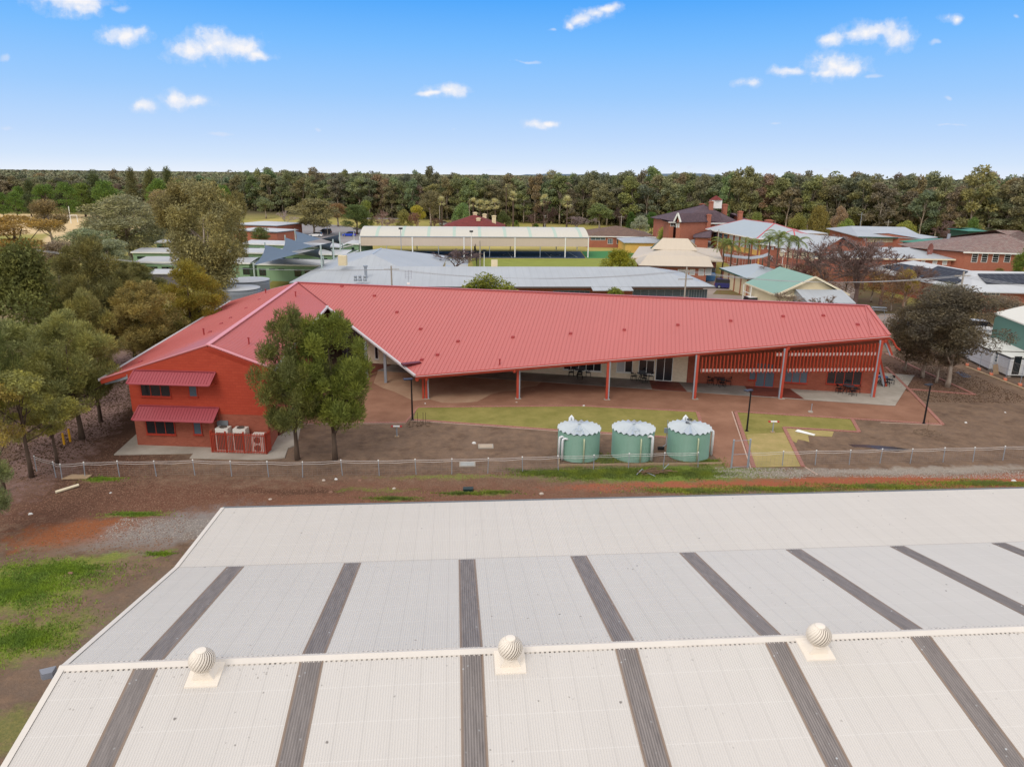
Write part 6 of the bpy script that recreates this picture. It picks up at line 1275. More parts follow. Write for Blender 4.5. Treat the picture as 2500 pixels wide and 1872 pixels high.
def crown_blobs(kind, rng):
    """clump layouts in a 10 m high tree"""
    bl = []
    if kind == 'gum':
        for k in range(30):
            a = rng.uniform(0, 6.28); ph = rng.uniform(-.75, 1.5); f = rng.uniform(.55, 1.0); r_ = rng.uniform(.8, 1.3); bl.append((2.5 * math.cos(ph) * math.cos(a) * f, 2.5 * math.cos(ph) * math.sin(a) * f, 6.0 + 2.9 * math.sin(ph) * f, r_ * 1.1, r_ * 1.1, r_ * .85))
    elif kind == 'lowgum':
        for k in range(40):
            a = rng.uniform(0, 6.28); ph = rng.uniform(-1.25, 1.5); f = rng.uniform(.5, 1.0); r_ = rng.uniform(.7, 1.15); bl.append((2.7 * math.cos(ph) * math.cos(a) * f, 2.7 * math.cos(ph) * math.sin(a) * f, 5.5 + 3.6 * math.sin(ph) * f, r_ * 1.1, r_ * 1.1, r_ * .85))
    elif kind == 'sheoak':
        for k in range(90):
            a = rng.uniform(0, 6.28); t_ = rng.uniform(0, 1); z = 2.6 + 6.5 * t_; R_ = 2.6 * math.sin(math.pi * min(1, max(.0, (1 - t_) * .72 + .1))) * rng.uniform(.35, 1.0); r_ = rng.uniform(.34, .68) * (1.1 - .4 * t_); bl.append((R_ * math.cos(a), R_ * math.sin(a), z, r_, r_, r_ * 1.25))
    elif kind == 'umbrella':
        for k in range(20):
            a = rng.uniform(0, 6.28); R_ = rng.uniform(.0, 3.1); z = 9.1 - .14 * R_ * R_ - rng.choice([0, 0, 0, 1.8, 3.2]); r_ = rng.uniform(.9, 1.35); bl.append((R_ * math.cos(a), R_ * math.sin(a), z, r_, r_, r_ * .48))
    elif kind == 'pine':
        for k in range(42):
            a = rng.uniform(0, 6.28); t_ = rng.uniform(0, 1); z = 1.6 + 7.6 * t_; R_ = 2.7 * (1 - abs(t_ - .35) ** 1.7 * 1.7) ** .8 * rng.uniform(.6, .95) if abs(t_ - .35) < .68 else .5; r_ = rng.uniform(.7, 1.0); bl.append((R_ * math.cos(a), R_ * math.sin(a), z, r_ * 1.1, r_ * 1.1, r_ * .6))
    elif kind == 'cypress':
        for k in range(40):
            a = rng.uniform(0, 6.28); t_ = k / 40; z = 1.0 + 8.4 * t_; R_ = 1.7 * math.sin(math.pi * (.25 + .72 * t_)) * rng.uniform(.4, .9); r_ = rng.uniform(.6, .9); bl.append((R_ * math.cos(a), R_ * math.sin(a), z, r_, r_, r_ * 1.3))
    elif kind == 'poplar':
        for k in range(44):
            a = rng.uniform(0, 6.28); t_ = rng.uniform(0, 1); z = 1.8 + 7.4 * t_; R_ = 2.3 * math.sin(math.pi * (.12 + .76 * (1 - t_) ** .9)) * rng.uniform(.35, 1.0); r_ = rng.uniform(.6, 1.05); bl.append((R_ * math.cos(a), R_ * math.sin(a), z, r_, r_, r_ * 1.05))
    elif kind == 'bush':
        for k in range(26):
            a = rng.uniform(0, 6.28); ph = rng.uniform(0, 1.45); R_ = 3.3 * math.sin(ph) * rng.uniform(.75, 1); z = 1.5 + 7.2 * math.cos(ph) * rng.uniform(.85, 1.0); r_ = rng.uniform(1.0, 1.5); bl.append((R_ * math.cos(a), R_ * math.sin(a), z, r_, r_, r_ * 1.3))
    elif kind == 'tallgum':
        for k in range(24):
            a = rng.uniform(0, 6.28); t_ = rng.uniform(0, 1) ** .8; z = 2.2 + 7.1 * t_; R_ = 1.7 * math.sin(math.pi * (.22 + .62 * t_)) * rng.uniform(.45, 1.0); r_ = rng.uniform(.38, .72); bl.append((R_ * math.cos(a), R_ * math.sin(a), z, r_ * 1.1, r_ * 1.1, r_ * .85))
    return bl
PROTO = {}; PUSED = {}
SPEC = {  # kind: leaves near, size, leaf kind, aspect, trunk radius, fork height, bark
    'gum': (15000, .23, 'leaf', .55, .26, 2.2, 'gum'), 'lowgum': (20000, .22, 'leaf', .55, .16, 1.6, 'gum'), 'sheoak': (42000, .24, 'needle', .24, .17, 1.8, 'bark'), 'umbrella': (13000, .22, 'leaf', .55, .18, 3.5, 'bark'), 'pine': (16000, .24, 'needle', .4, .22, 1.2, 'bark'),
    'cypress': (12000, .25, 'needle', .4, .2, .6, 'bark'), 'poplar': (26000, .22, 'leaf', .45, .25, 1.2, 'gum'), 'bush': (18000, .26, 'leaf', .6, .2, .8, 'bark'), 'tallgum': (6500, .30, 'leaf', .6, .13, 3.6, 'gum')}
def proto(kind, var, n=None, sz=None, tag_=''):
    key = (kind, var, tag_)
    if key in PROTO: return PROTO[key]
    r_ = random.Random(hash(kind) % 997 * 0 + sum(map(ord, kind)) + 31 * var); ng = np.random.default_rng(sum(map(ord, kind)) + var)
    N_, s_, lk, asp, r0, fork, bk = SPEC[kind]; N_ = n or N_; s_ = sz or s_; bl = crown_blobs(kind, r_); extra = []
    V, F = leaves(bl, N_, s_, ng, lk, .5 if lk == 'leaf' else .75, asp, .55 if kind == 'sheoak' else .3)
    me = np_mesh('crown', V, F, m_leafy if kind == 'umbrella' else m_leaf)
    t_ = MB(); limb_tree(t_, 10, bl, r0, fork, r_, 10 if kind != 'cypress' else 3, sides=7)
    o = t_.build('trunk', m_gumbark if bk == 'gum' else m_bark, None, smooth=True); tm = o.data; bpy.data.objects.remove(o)
    rad = np.hypot(V[:, 0], V[:, 1]); PROTO[key] = (me, tm, 2 * float(np.percentile(rad, 97)), float(np.percentile(V[:, 2], 99.7))); return PROTO[key]
TN = {'lowgum': 'gum_tree', 'gum': 'gum_tree', 'sheoak': 'she_oak', 'umbrella': 'wattle_tree', 'pine': 'pine_tree', 'cypress': 'cypress_tree', 'poplar': 'gum_tree', 'bush': 'shrub', 'tallgum': 'gum_tree'}
def tree(kind, var, loc, H, Wd, col, label=None, group=None, rz=0.0, tag_='', n=None, sz=None, cat=None, base_w=6.0):
    me, tm, bw_, bh_ = proto(kind, var, n, sz, tag_); T = thing(TN[kind], label, cat or ('shrub' if kind == 'bush' else 'tree'), loc, group)
    T.rotation_euler = (0, 0, rz); T.scale = (Wd / bw_, Wd / bw_, H / bh_)
    if kind == 'sheoak': col = (col[0] * .96, col[1] * .96, col[2] * .8)
    c = bpy.data.objects.new('crown', me); scene.collection.objects.link(c); c.parent = T; c.color = (*col, 1)
    t_ = bpy.data.objects.new('trunk', tm); scene.collection.objects.link(t_); t_.parent = T; return T
BW = {'lowgum': 7, 'gum': 7.4, 'sheoak': 6.0, 'umbrella': 7.6, 'pine': 6.4, 'cypress': 4.2, 'poplar': 6.0, 'bush': 8.0, 'tallgum': 4.8}
def pt(kind, var, px, base, top, wpx, col, label, Y=None, group=None, **k):
    """tree surveyed from the photograph: trunk foot pixel (or distance), top row, crown width in pixels"""
    if Y is None: q = at(px, base)
    else: q = aty(px, base, Y); q.z = 0
    H = hz(top, q); Wd = wpx * Vector((q.x, q.y, 0)).dot(Vector((0, 1, 0))) / FPX * .98 + .0
    return tree(kind, var, q, H, Wd, col, label, group, rnd.uniform(0, 6.28), base_w=BW[kind], **k)
OL = S(96, 98, 62); OLD = S(74, 80, 52); OLG = S(104, 110, 82); RUS = S(128, 108, 66); DG = S(66, 74, 50); BG = S(76, 96, 48); YG = S(142, 136, 70); GG = S(112, 116, 92); BRN = S(112, 96, 76)
pt('sheoak', 0, 726, 1122, 757, 190, S(86, 90, 58), 'feathery green tree in front of the red gable wing, left one of the pair')
pt('sheoak', 1, 818, 1122, 766, 208, S(88, 96, 50), 'feathery brighter green tree in front of the courtyard, right one of the pair')
# left-hand belt beside the building
pt('umbrella', 0, 78, 1165, 912, 235, S(108, 108, 66), 'yellow-green flat-topped wattle nearest the fence at the left edge')
pt('umbrella', 2, 12, 1200, 935, 170, S(118, 108, 64), 'rust-tinged flat-topped wattle half cut off by the left edge')
pt('umbrella', 1, 140, 1133, 985, 165, S(116, 114, 70), 'small yellow-green wattle with several low tufts beside the yellow bollards')
pt('sheoak', 2, 200, 1072, 765, 220, S(112, 114, 78), 'tall feathery olive she-oak left of the red gable, second from the building')
pt('sheoak', 3, 246, 1030, 712, 150, S(106, 104, 70), 'slim brownish she-oak nearest to the left eave tip of the red wing')
pt('sheoak', 0, 60, 1010, 790, 260, S(106, 110, 78), 'broad feathery she-oak at the left edge, above the wattles')
pt('bush', 0, 95, 960, 595, 255, S(80, 84, 48), 'large dark rounded tree at the left edge, dense to the ground')
pt('sheoak', 1, 250, 905, 585, 210, S(92, 90, 62), 'tall dark she-oak behind the belt of trees left of the red roof')
pt('sheoak', 2, 370, 915, 690, 190, S(116, 106, 72), 'pale thin she-oak close to the left side of the red roof')
pt('sheoak', 3, 330, 880, 720, 140, S(112, 104, 74), 'small thin she-oak between the taller ones left of the red roof')
pt('sheoak', 0, 478, 872, 640, 165, S(112, 104, 52), 'rust-tipped bushy she-oak rising behind the left roof edge')
pt('sheoak', 1, 420, 900, 760, 150, S(100, 98, 62), 'low she-oak tucked against the left roof edge')
pt('sheoak', 2, -30, 1150, 640, 220, S(88, 94, 60), 'tall dark she-oak cut by the left edge of the picture')
pt('sheoak', 3, -25, 1330, 1060, 150, S(104, 112, 88), 'grey-green she-oak drooping into the picture at the lower left edge')
pt('sheoak', 0, 330, 800, 640, 160, S(94, 94, 66), 'dull olive she-oak behind the thin ones, in front of the far-left classrooms')
pt('sheoak', 2, 165, 860, 640, 150, S(98, 98, 70), 'grey-olive she-oak between the dark rounded tree and the taller she-oak')
# taller gums further left
pt('poplar', 0, 522, 770, 445, 165, S(110, 106, 74), 'very tall loose-crowned gum behind the round grey tanks')
pt('poplar', 1, 462, 640, 440, 130, S(98, 92, 62), 'tall brownish gum just left of and behind the tallest gum', 130)
pt('poplar', 2, 585, 640, 470, 70, S(100, 94, 60), 'narrow brown-green gum at the right shoulder of the tallest gum', 138)
pt('lowgum', 0, 320, 640, 478, 225, S(110, 110, 86), 'broad grey-green gum behind the far-left classrooms')
pt('lowgum', 1, 398, 615, 540, 135, S(92, 98, 80), 'dark spreading gum right of the broad grey-green gum')
pt('gum', 2, 402, 596, 466, 100, S(112, 102, 78), 'rounded brown-grey gum above the dark spreading gum', 190)
pt('umbrella', 2, 55, 690, 528, 260, S(118, 98, 58), 'rust and gold flat-topped tree at the left edge before the dry field')
pt('lowgum', 3, 225, 690, 560, 150, S(104, 112, 88), 'pale grey-green gum in front of the dry field', 130)
pt('gum', 0, 130, 600, 488, 85, S(108, 96, 72), 'brown-topped small gum standing at the edge of the dry field', 175)
pt('gum', 1, 270, 690, 585, 110, S(112, 118, 98), 'pale silvery gum left of the far-left classrooms', 125)
pt('gum', 2, 20, 700, 600, 120, S(110, 104, 78), 'low brownish gum at the left edge below the rust-coloured tree', 118)
pt('gum', 3, 150, 700, 590, 110, S(106, 96, 84), 'thin grey-brown gum below the dry field', 122)
# row of pines along the field
for i, (px, top, wpx, c_, kd) in enumerate(((8, 470, 36, BG, 'pine'), (42, 468, 40, BG, 'pine'), (76, 475, 42, DG, 'pine'), (52, 455, 34, BG, 'pine'), (115, 450, 58, BG, 'pine'), (150, 462, 36, DG, 'pine'), (168, 445, 52, BG, 'pine'), (208, 447, 60, S(86, 100, 50), 'pine'),
        (242, 425, 46, DG, 'cypress'), (265, 441, 62, BG, 'pine'), (82, 440, 30, DG, 'cypress'), (330, 411, 34, S(84, 84, 60), 'cypress'), (376, 413, 40, S(86, 88, 58), 'cypress'), (420, 409, 36, S(74, 80, 52), 'cypress'), (392, 436, 56, BG, 'pine'), (445, 440, 50, BG, 'pine'), (550, 452, 40, BG, 'pine'))):
    Y = 300 if c_ is BG else 312
    if i in (3, 10, 11, 12, 13): Y = 330
    pt(kd, i % 2, px, 520, top, wpx, c_, ('bright green rounded pine' if c_ is BG else 'dark evergreen' if kd == 'pine' else 'tall dark cypress') + ' along the far side of the dry field, ' + ('first', 'second', 'third', 'fourth', 'fifth', 'sixth', 'seventh', 'eighth', 'ninth', 'tenth', 'eleventh', 'twelfth', 'thirteenth', 'fourteenth', 'fifteenth', 'sixteenth', 'seventeenth')[i] + ' from the left', Y, 'evergreens along the dry field', n=5000, sz=.42, tag_='far')
# middle distance
MT = [('lowgum', 1, 768, 574, 486, 116, S(104, 100, 72), 'spreading gum shading the parked cars', None), ('pine', 1, 872, 572, 500, 72, S(76, 88, 54), 'dark rounded she-oak at the left end of the sports shelter', None), ('pine', 0, 896, 572, 490, 40, S(96, 104, 56), 'light green tree at the right shoulder of the dark one by the shelter', 240),
      ('gum', 2, 650, 534, 483, 42, S(100, 108, 84), 'small rounded gum on the grass beyond the road', None), ('lowgum', 3, 637, 596, 555, 46, S(86, 94, 60), 'small round tree before the brick office', 196), ('gum', 0, 826, 560, 497, 52, S(110, 90, 66), 'brownish tree beyond the car park', 270),
      ('bush', 1, 986, 558, 512, 46, S(106, 104, 62), 'olive bushy tree behind the shelter, left part', 250), ('gum', 1, 1021, 545, 502, 34, S(128, 122, 52), 'yellow-green tree behind the sports shelter', 262), ('gum', 3, 1052, 550, 466, 60, S(96, 92, 70), 'large dark gum above the road behind the shelter', 275),
      ('bush', 0, 1130, 552, 496, 50, S(98, 118, 78), 'fresh green willow-like tree behind the palms', 272), ('bush', 1, 1228, 556, 516, 40, S(76, 84, 52), 'dark bushy tree right of the dark red roof', 262), ('bush', 0, 1260, 556, 538, 16, BG, 'small bright green bush by the thin palm', 262), ('bush', 1, 1308, 556, 545, 16, BG, 'tiny bright green bush before the right-hand palms', 262),
      ('gum', 2, 1463, 560, 498, 66, S(92, 102, 68), 'rounded green gum behind the brown tiled house', 262), ('cypress', 0, 1540, 553, 518, 24, S(62, 82, 44), 'dark green conifer left of the mansion, first of three', 262), ('pine', 1, 1590, 562, 518, 32, S(62, 84, 42), 'dark green conifer with bare trunk left of the mansion', 235), ('pine', 0, 1634, 556, 517, 34, S(66, 86, 42), 'dark green conifer touching the mansion verandah', 235),
      ('gum', 3, 1562, 556, 528, 42, S(120, 126, 112), 'silvery shrub-like tree behind the brown tiled house', 225), ('bush', 1, 1632, 590, 548, 60, S(118, 126, 58), 'light green bushy tree before the mansion', 190), ('bush', 0, 1845, 560, 519, 40, S(100, 108, 64), 'olive tree behind the right end of the mansion', 240), ('bush', 1, 1944, 575, 521, 46, S(104, 104, 60), 'olive-gold bushy tree behind the blue roofs', 215),
      ('bush', 0, 1990, 580, 503, 62, S(104, 96, 56), 'golden-brown bushy tree behind the blue roofs, the tallest', 215), ('bush', 1, 2062, 590, 536, 70, S(94, 106, 50), 'bright leafy tree left of the broad grey roof', 182), ('gum', 2, 2045, 575, 505, 36, S(120, 104, 90), 'brownish thin tree behind the bright leafy tree', 225),
      ('bush', 1, 2210, 565, 540, 62, S(112, 116, 60), 'yellow-green low tree behind the broad grey roof', 210), ('bush', 0, 2368, 580, 532, 48, S(78, 96, 52), 'dark green tree above the teal roofs', 195), ('bush', 1, 2500, 680, 598, 66, S(78, 92, 42), 'dark green bush before the tiled hall at the right edge', 128), ('bush', 0, 2440, 662, 655, 36, S(98, 90, 50), 'low brown-green shrub before the tiled hall', 130),
      ('bush', 0, 1512, 668, 610, 108, S(104, 104, 34), 'rounded olive bush-tree left of the tan hall', 134), ('bush', 1, 1194, 735, 671, 165, S(92, 98, 40), 'rounded green tree rising behind the red ridge, before the grey wall', 92), ('bush', 0, 1498, 735, 703, 90, S(92, 100, 40), 'top of a small green tree behind the red ridge, right of the rounded one', 92), ('gum', 1, 2215, 700, 660, 50, S(118, 104, 54), 'small golden-leaved tree beneath the bare trees', 108)]
for i, (kd, v, px, base, top, wpx, c_, lab, Y) in enumerate(MT): pt(kd, v, px, base, top, wpx, c_, lab, Y, n=9000, sz=.34, tag_='mid')
# dark gums right of the building
pt('lowgum', 2, 2312, 945, 700, 232, S(76, 71, 61), 'dark brown-green gum with a white trunk foot, nearest of the clump right of the building', n=24000, sz=.17, tag_='fine')
pt('lowgum', 3, 2252, 922, 722, 190, S(72, 64, 52), 'dark gum in the mulch bed, middle of the clump right of the building', n=24000, sz=.17, tag_='fine')
pt('lowgum', 0, 2208, 905, 742, 140, S(78, 70, 56), 'dark gum in the mulch bed, nearest the red roof', n=24000, sz=.17, tag_='fine')
pt('lowgum', 1, 2285, 935, 770, 150, S(84, 74, 62), 'low dark gum with red-brown trunk between its neighbours in the mulch bed', n=24000, sz=.17, tag_='fine')
pt('gum', 0, 2418, 850, 722, 125, S(104, 94, 82), 'thin grey-brown gum leaning over the white cabins', 84, n=16000, sz=.17, tag_='fine2')
pt('gum', 3, 2290, 850, 690, 130, S(88, 88, 76), 'grey-green gum at the back of the dark clump', 90, n=16000, sz=.17, tag_='fine2')
# bare winter trees
def bare_mesh(seed, dens=1.0, spread=.62):
    r_ = random.Random(seed); b = MB()
    def grow(p, d, L, r, lev):
        q = p + d * L; m_ = p + d * L * .5 + Vector((r_.uniform(-1, 1), r_.uniform(-1, 1), 0)) * L * .05; b.tube([tuple(p), tuple(m_), tuple(q)], [r, r * .85, r * .62], 5 if lev < 2 else 3, cap=False)
        if lev >= 6: return
        for k in range(r_.choice((2, 3, 3)) if lev < 4 else r_.choice((3, 4, 4))):
            a = Vector((r_.gauss(0, 1), r_.gauss(0, 1), r_.gauss(.25, .6))).normalized(); nd = (d + a * spread * r_.uniform(.7, 1.3)).normalized(); grow(q if k else q, nd, L * r_.uniform(.62, .86), max(.022, r * .62), lev + 1)
            if lev > 0 and r_.random() < .85: grow(m_, (d + Vector((r_.gauss(0, 1), r_.gauss(0, 1), r_.gauss(.2, .5))).normalized() * .8).normalized(), L * .5, r * .4, min(6, lev + 2))
    grow(Vector((0, 0, -.1)), Vector((0, 0, 1)), 2.2, .17, 0)
    z = max(v[2] for v in b.v); xs_ = max(math.hypot(v[0], v[1]) for v in b.v); return b, z, xs_
BARE = []
for s_ in (3, 8, 12):
    b, z, xr = bare_mesh(s_); o = b.build('branches', objcol('bare_wood', .95, .05)); BARE.append((o.data, z, xr)); bpy.data.objects.remove(o)
def bare(px, base, top, wpx, col, label, Y=None, v=0):
    q = at(px, base) if Y is None else aty(px, base, Y); q.z = 0; H = hz(top, q); Wd = wpx * q.y / FPX; me, z, xr = BARE[v % 3]
    T = thing('bare_tree', label, 'tree', q); T.scale = (Wd / (2 * xr) * 1.6, Wd / (2 * xr) * 1.6, H / z); T.rotation_euler.z = rnd.uniform(0, 6); c = bpy.data.objects.new('branches', me); scene.collection.objects.link(c); c.parent = T; c.color = (*col, 1)
BC = S(118, 98, 92); BR = S(128, 104, 86)
for a in ((1935, 725, 600, 120, S(130, 96, 88), 'reddish bare winter tree before the cream-panelled brick block', None, 0), (2000, 745, 590, 150, BC, 'bare winter tree right of the green-roofed hut', None, 1), (2085, 755, 580, 185, BC, 'large bare winter tree behind the grey shed, tallest of its group', None, 2),
          (2150, 745, 612, 150, BC, 'bare winter tree before the left end of the solar roof', None, 0), (2200, 770, 650, 110, BR, 'bare tree with pale trunk at the lawn behind the red roof end', None, 1), (2040, 700, 572, 130, S(126, 112, 112), 'grey bare winter tree below the bright leafy tree', 140, 2), (2105, 700, 590, 120, BC, 'thin bare winter tree behind its group, before the satellite dish wing', 128, 1), (1975, 715, 640, 100, BR, 'low bare tree behind the green-roofed hut', 122, 2),
          (1880, 770, 706, 130, S(138, 120, 104), 'small bare tree at the wall of the green-roofed hut', 95, 0), (2020, 770, 722, 110, S(128, 110, 96), 'small bare tree in front of the grey shed', 92, 1),
          (698, 558, 514, 44, S(176, 160, 156), 'pale bare tree on the oval lawn island', None, 1), (942, 560, 520, 62, S(150, 128, 116), 'wide pinkish bare tree left behind the sports shelter', 240, 0), (1018, 556, 517, 34, S(140, 104, 92), 'reddish bare tree behind the sports shelter', 240, 2), (932, 545, 512, 34, S(150, 118, 112), 'small pink bare tree beyond the wide bare one', 262, 1), (1100, 552, 536, 42, S(130, 104, 98), 'low brown bare shrub left of the dark red roof', 255, 0),
          (1112, 664, 606, 92, S(120, 104, 104), 'bare tree standing before the pale blue court', 140, 2), (1300, 556, 520, 52, S(120, 98, 92), 'brown bare tree left of the right-hand palms', 262, 1), (1332, 560, 486, 46, S(88, 70, 66), 'dark bare tree between the two right-hand palms', 258, 0), (1408, 560, 528, 66, S(140, 124, 124), 'grey bare thicket right of the palms', 255, 2), (1512, 555, 505, 44, S(96, 80, 76), 'dark round bare tree left of the conifers', 262, 1),
          (2320, 585, 536, 62, S(120, 98, 96), 'purple-brown bare tree above the teal roofs', 200, 0), (168, 720, 590, 70, S(128, 116, 120), 'grey bare tree among the gums by the dry field', 130, 1), (1060, 556, 532, 40, S(110, 84, 74), 'dark brown bare shrub by the road', 258, 2)):
    bare(*a)
for i, (px, base, top, wpx, c_, Y) in enumerate(((1990, 730, 650, 90, S(110, 86, 66), 118), (2060, 745, 655, 110, S(104, 80, 64), 116), (2125, 745, 660, 90, S(112, 92, 62), 114), (2175, 755, 690, 80, S(104, 82, 62), 106), (2150, 700, 640, 90, S(100, 84, 72), 128), (1945, 715, 665, 70, S(112, 82, 62), 122))):
    pt('lowgum', i % 4, px, base, top, wpx, c_, ('first', 'second', 'third', 'fourth', 'fifth', 'sixth')[i] + ' of the brown-leaved low trees tangled among the bare winter trees', Y, 'brown low trees among the bare trees', n=2600, sz=.3, tag_='thin')
for (px, base, top, wpx, lab, Y) in ((455, 560, 492, 60, 'dull green gum left of the brick office, leftmost of three', 235), (500, 552, 478, 66, 'dull green gum left of the brick office, middle of three', 250), (556, 548, 488, 56, 'dull green gum left of the brick office, nearest to it', 262), (285, 585, 520, 70, 'grey-green gum beyond the broad one at the field edge', 205)):
    pt('lowgum', 1, px, base, top, wpx, S(92, 94, 66), lab, Y, n=6000, sz=.36, tag_='mid')
# fan palms and feather palms
def palm_mesh(kind, seed):
    r_ = random.Random(seed); b = MB()
    n = 46 if kind == 'fan' else 22
    for k in range(n):
        a = r_.uniform(0, 6.28); el_ = r_.uniform(-.9, 1.35) if kind == 'fan' else r_.uniform(.1, 1.2); L = r_.uniform(1.3, 1.9) if kind == 'fan' else r_.uniform(2.4, 3.2)
        d = Vector((math.cos(a) * math.cos(el_), math.sin(a) * math.cos(el_), math.sin(el_))); s_ = Vector((-math.sin(a), math.cos(a), 0)); u = s_.cross(d)
        if kind == 'fan':
            c = d * L * .55
            for j in range(9):
                t_ = (j - 4) / 4 * 1.15; e = (d * math.cos(t_) + s_ * math.sin(t_)) * L * .6 + u * r_.uniform(-.1, .1); w_ = s_ * math.cos(t_) * .05 - d * math.sin(t_) * .05; b.add([tuple(c - w_), tuple(c + w_), tuple(c + e + w_ * .3 + Vector((0, 0, -.12)))], [(0, 1, 2)])
        else:
            P = []; p = Vector((0, 0, 0)); dd = d.copy()
            for j in range(9): P.append(p.copy()); p = p + dd * L / 8; dd = (dd + Vector((0, 0, -.24))).normalized()
            for j in range(1, 9):
                for sg in (-1, 1):
                    for q_ in (0, .5):
                        o = P[j] + (P[j] - P[j - 1]) * q_; t_ = (P[j] - P[j - 1]).normalized(); e = o + (s_ * sg * .55 + t_ * .3 + Vector((0, 0, -.38))) * (1.05 - .5 * abs(j - 4) / 4); b.add([tuple(o - t_ * .06), tuple(o + t_ * .06), tuple(e)], [(0, 1, 2)])
    return b
PM = {}
for kd in ('fan', 'feather'):
    o = palm_mesh(kd, 5).build('fronds', m_leaf); PM[kd] = o.data; bpy.data.objects.remove(o)
def palm(kd, px, base, cy, wpx, label, Y, col, r=.28, group=None):
    q = aty(px, base, Y); q.z = 0; h = hz(cy, q); T = thing('palm_tree', label, 'palm', q, group); b = MB(); b.tube([(q.x, q.y, 0), (q.x + .1, q.y, h * .5), (q.x, q.y, h)], [r * 1.2, r * .85, r * .8], 8); b.build('trunk', m_bark, T)
    Wd = wpx * q.y / FPX; f = Wd / (3.2 if kd == 'fan' else 3.6); c = bpy.data.objects.new('fronds', PM[kd]); scene.collection.objects.link(c); c.parent = T; c.location = (0, 0, h); c.scale = (f, f, f * (1.1 if kd == 'fan' else 1)); c.color = (*col, 1); c.rotation_euler.z = rnd.uniform(0, 6)
PC = S(148, 146, 112); FC = S(84, 94, 54)
for (px, cy, wpx, lab, Y) in ((1155, 496, 26, 'fan palm rising over the dark red roof, leftmost of the four together', 262), (1172, 500, 26, 'fan palm second from the left in the four over the dark red roof', 266), (1190, 503, 26, 'fan palm third of the four over the dark red roof', 264), (1209, 500, 30, 'fan palm rightmost of the four over the dark red roof', 260),
          (1252, 480, 26, 'tall fan palm standing alone right of the four', 258), (1327, 489, 30, 'fan palm behind the shelter, left one of the right-hand pair', 262), (1383, 494, 32, 'fan palm behind the shelter, right one of the right-hand pair', 258), (1079, 492, 24, 'small fan palm far behind the shelter at its middle', 272), (1235, 454, 9, 'very tall thin palm with hardly any crown', 262)):
    palm('fan', px, 556, cy, wpx, lab, Y, PC, .3 if wpx > 10 else .2, 'fan palms behind the sports shelter')
for (px, base, cy, wpx, lab, Y) in ((1763, 0, 597, 44, 'feathery palm at the yellow block, leftmost of the row', 139), (1782, 0, 600, 44, 'feathery palm at the yellow block, second from the left', 137), (1825, 0, 597, 42, 'feathery palm at the yellow block, third from the left', 134), (1873, 0, 588, 42, 'feathery palm before the brick end of the school block, left one', 128), (1894, 0, 580, 46, 'feathery palm before the brick end of the school block, tallest', 126), (1920, 0, 590, 42, 'feathery palm beside the white street light', 130), (1943, 0, 590, 40, 'feathery palm at the edge of the bare trees, rightmost of the row', 131)):
    palm('feather', px, 650, cy, wpx, lab, Y, FC, .16, 'feathery palms by the school block')
# ------------------------------------------------------------------ the river-gum forest
def forest_front(px):  # distance of the forest edge along the skyline
    pts = [(-200, 335), (0, 345), (300, 345), (560, 385), (760, 345), (1000, 318), (1250, 300), (1500, 288), (1750, 268), (2000, 250), (2250, 226), (2500, 214), (2800, 205)]
    for (a, b), (c, d) in zip(pts[:-1], pts[1:]):
        if px <= c: return b + (d - b) * (px - a) / (c - a)
    return pts[-1][1]
fr_ = random.Random(21); FC_ = [S(98, 101, 80), S(102, 103, 79), S(92, 94, 74), S(104, 100, 79), S(92, 98, 80), S(99, 104, 76), S(108, 104, 84), S(94, 92, 74), S(101, 98, 77)]
fnames = ['grey-green', 'olive', 'dark', 'brownish', 'blue-green', 'fresh green', 'tan-tipped', 'dusky', 'bronze']
LM = [(70, 'left end of the dry field'), (190, 'goal on the dry field'), (290, 'pines right of the goal'), (400, 'tall cypresses'), (520, 'tallest left gum'), (620, 'brick office'), (700, 'oval lawn island'), (790, 'parked cars'), (870, 'shelter left end'), (950, 'pinkish bare tree'), (1020, 'yellow-green tree'),
      (1090, 'road behind the shelter'), (1180, 'dark red roof'), (1240, 'lone thin palm'), (1330, 'right-hand palm pair'), (1400, 'grey bare thicket'), (1450, 'shelter right end'), (1520, 'brown tiled house'), (1600, 'dark conifers'), (1690, 'mansion gable'), (1750, 'mansion lantern'), (1830, 'mansion right wing'),
      (1900, 'brick chimney on the blue roof'), (1990, 'golden-brown tree'), (2070, 'bright leafy tree'), (2130, 'television mast'), (2210, 'broad grey roof'), (2280, 'plain brick corner block'), (2350, 'teal roofs'), (2430, 'tiled hall ridge'), (2520, 'right end of the tiled hall')]
def place(px): return min(LM, key=lambda l: abs(l[0] - px))[1]
seen_ = set(); nfor = 0
rows = [(0, 6, 29), (9, 17, 29), (20, 30, 30), (34, 44, 60)]
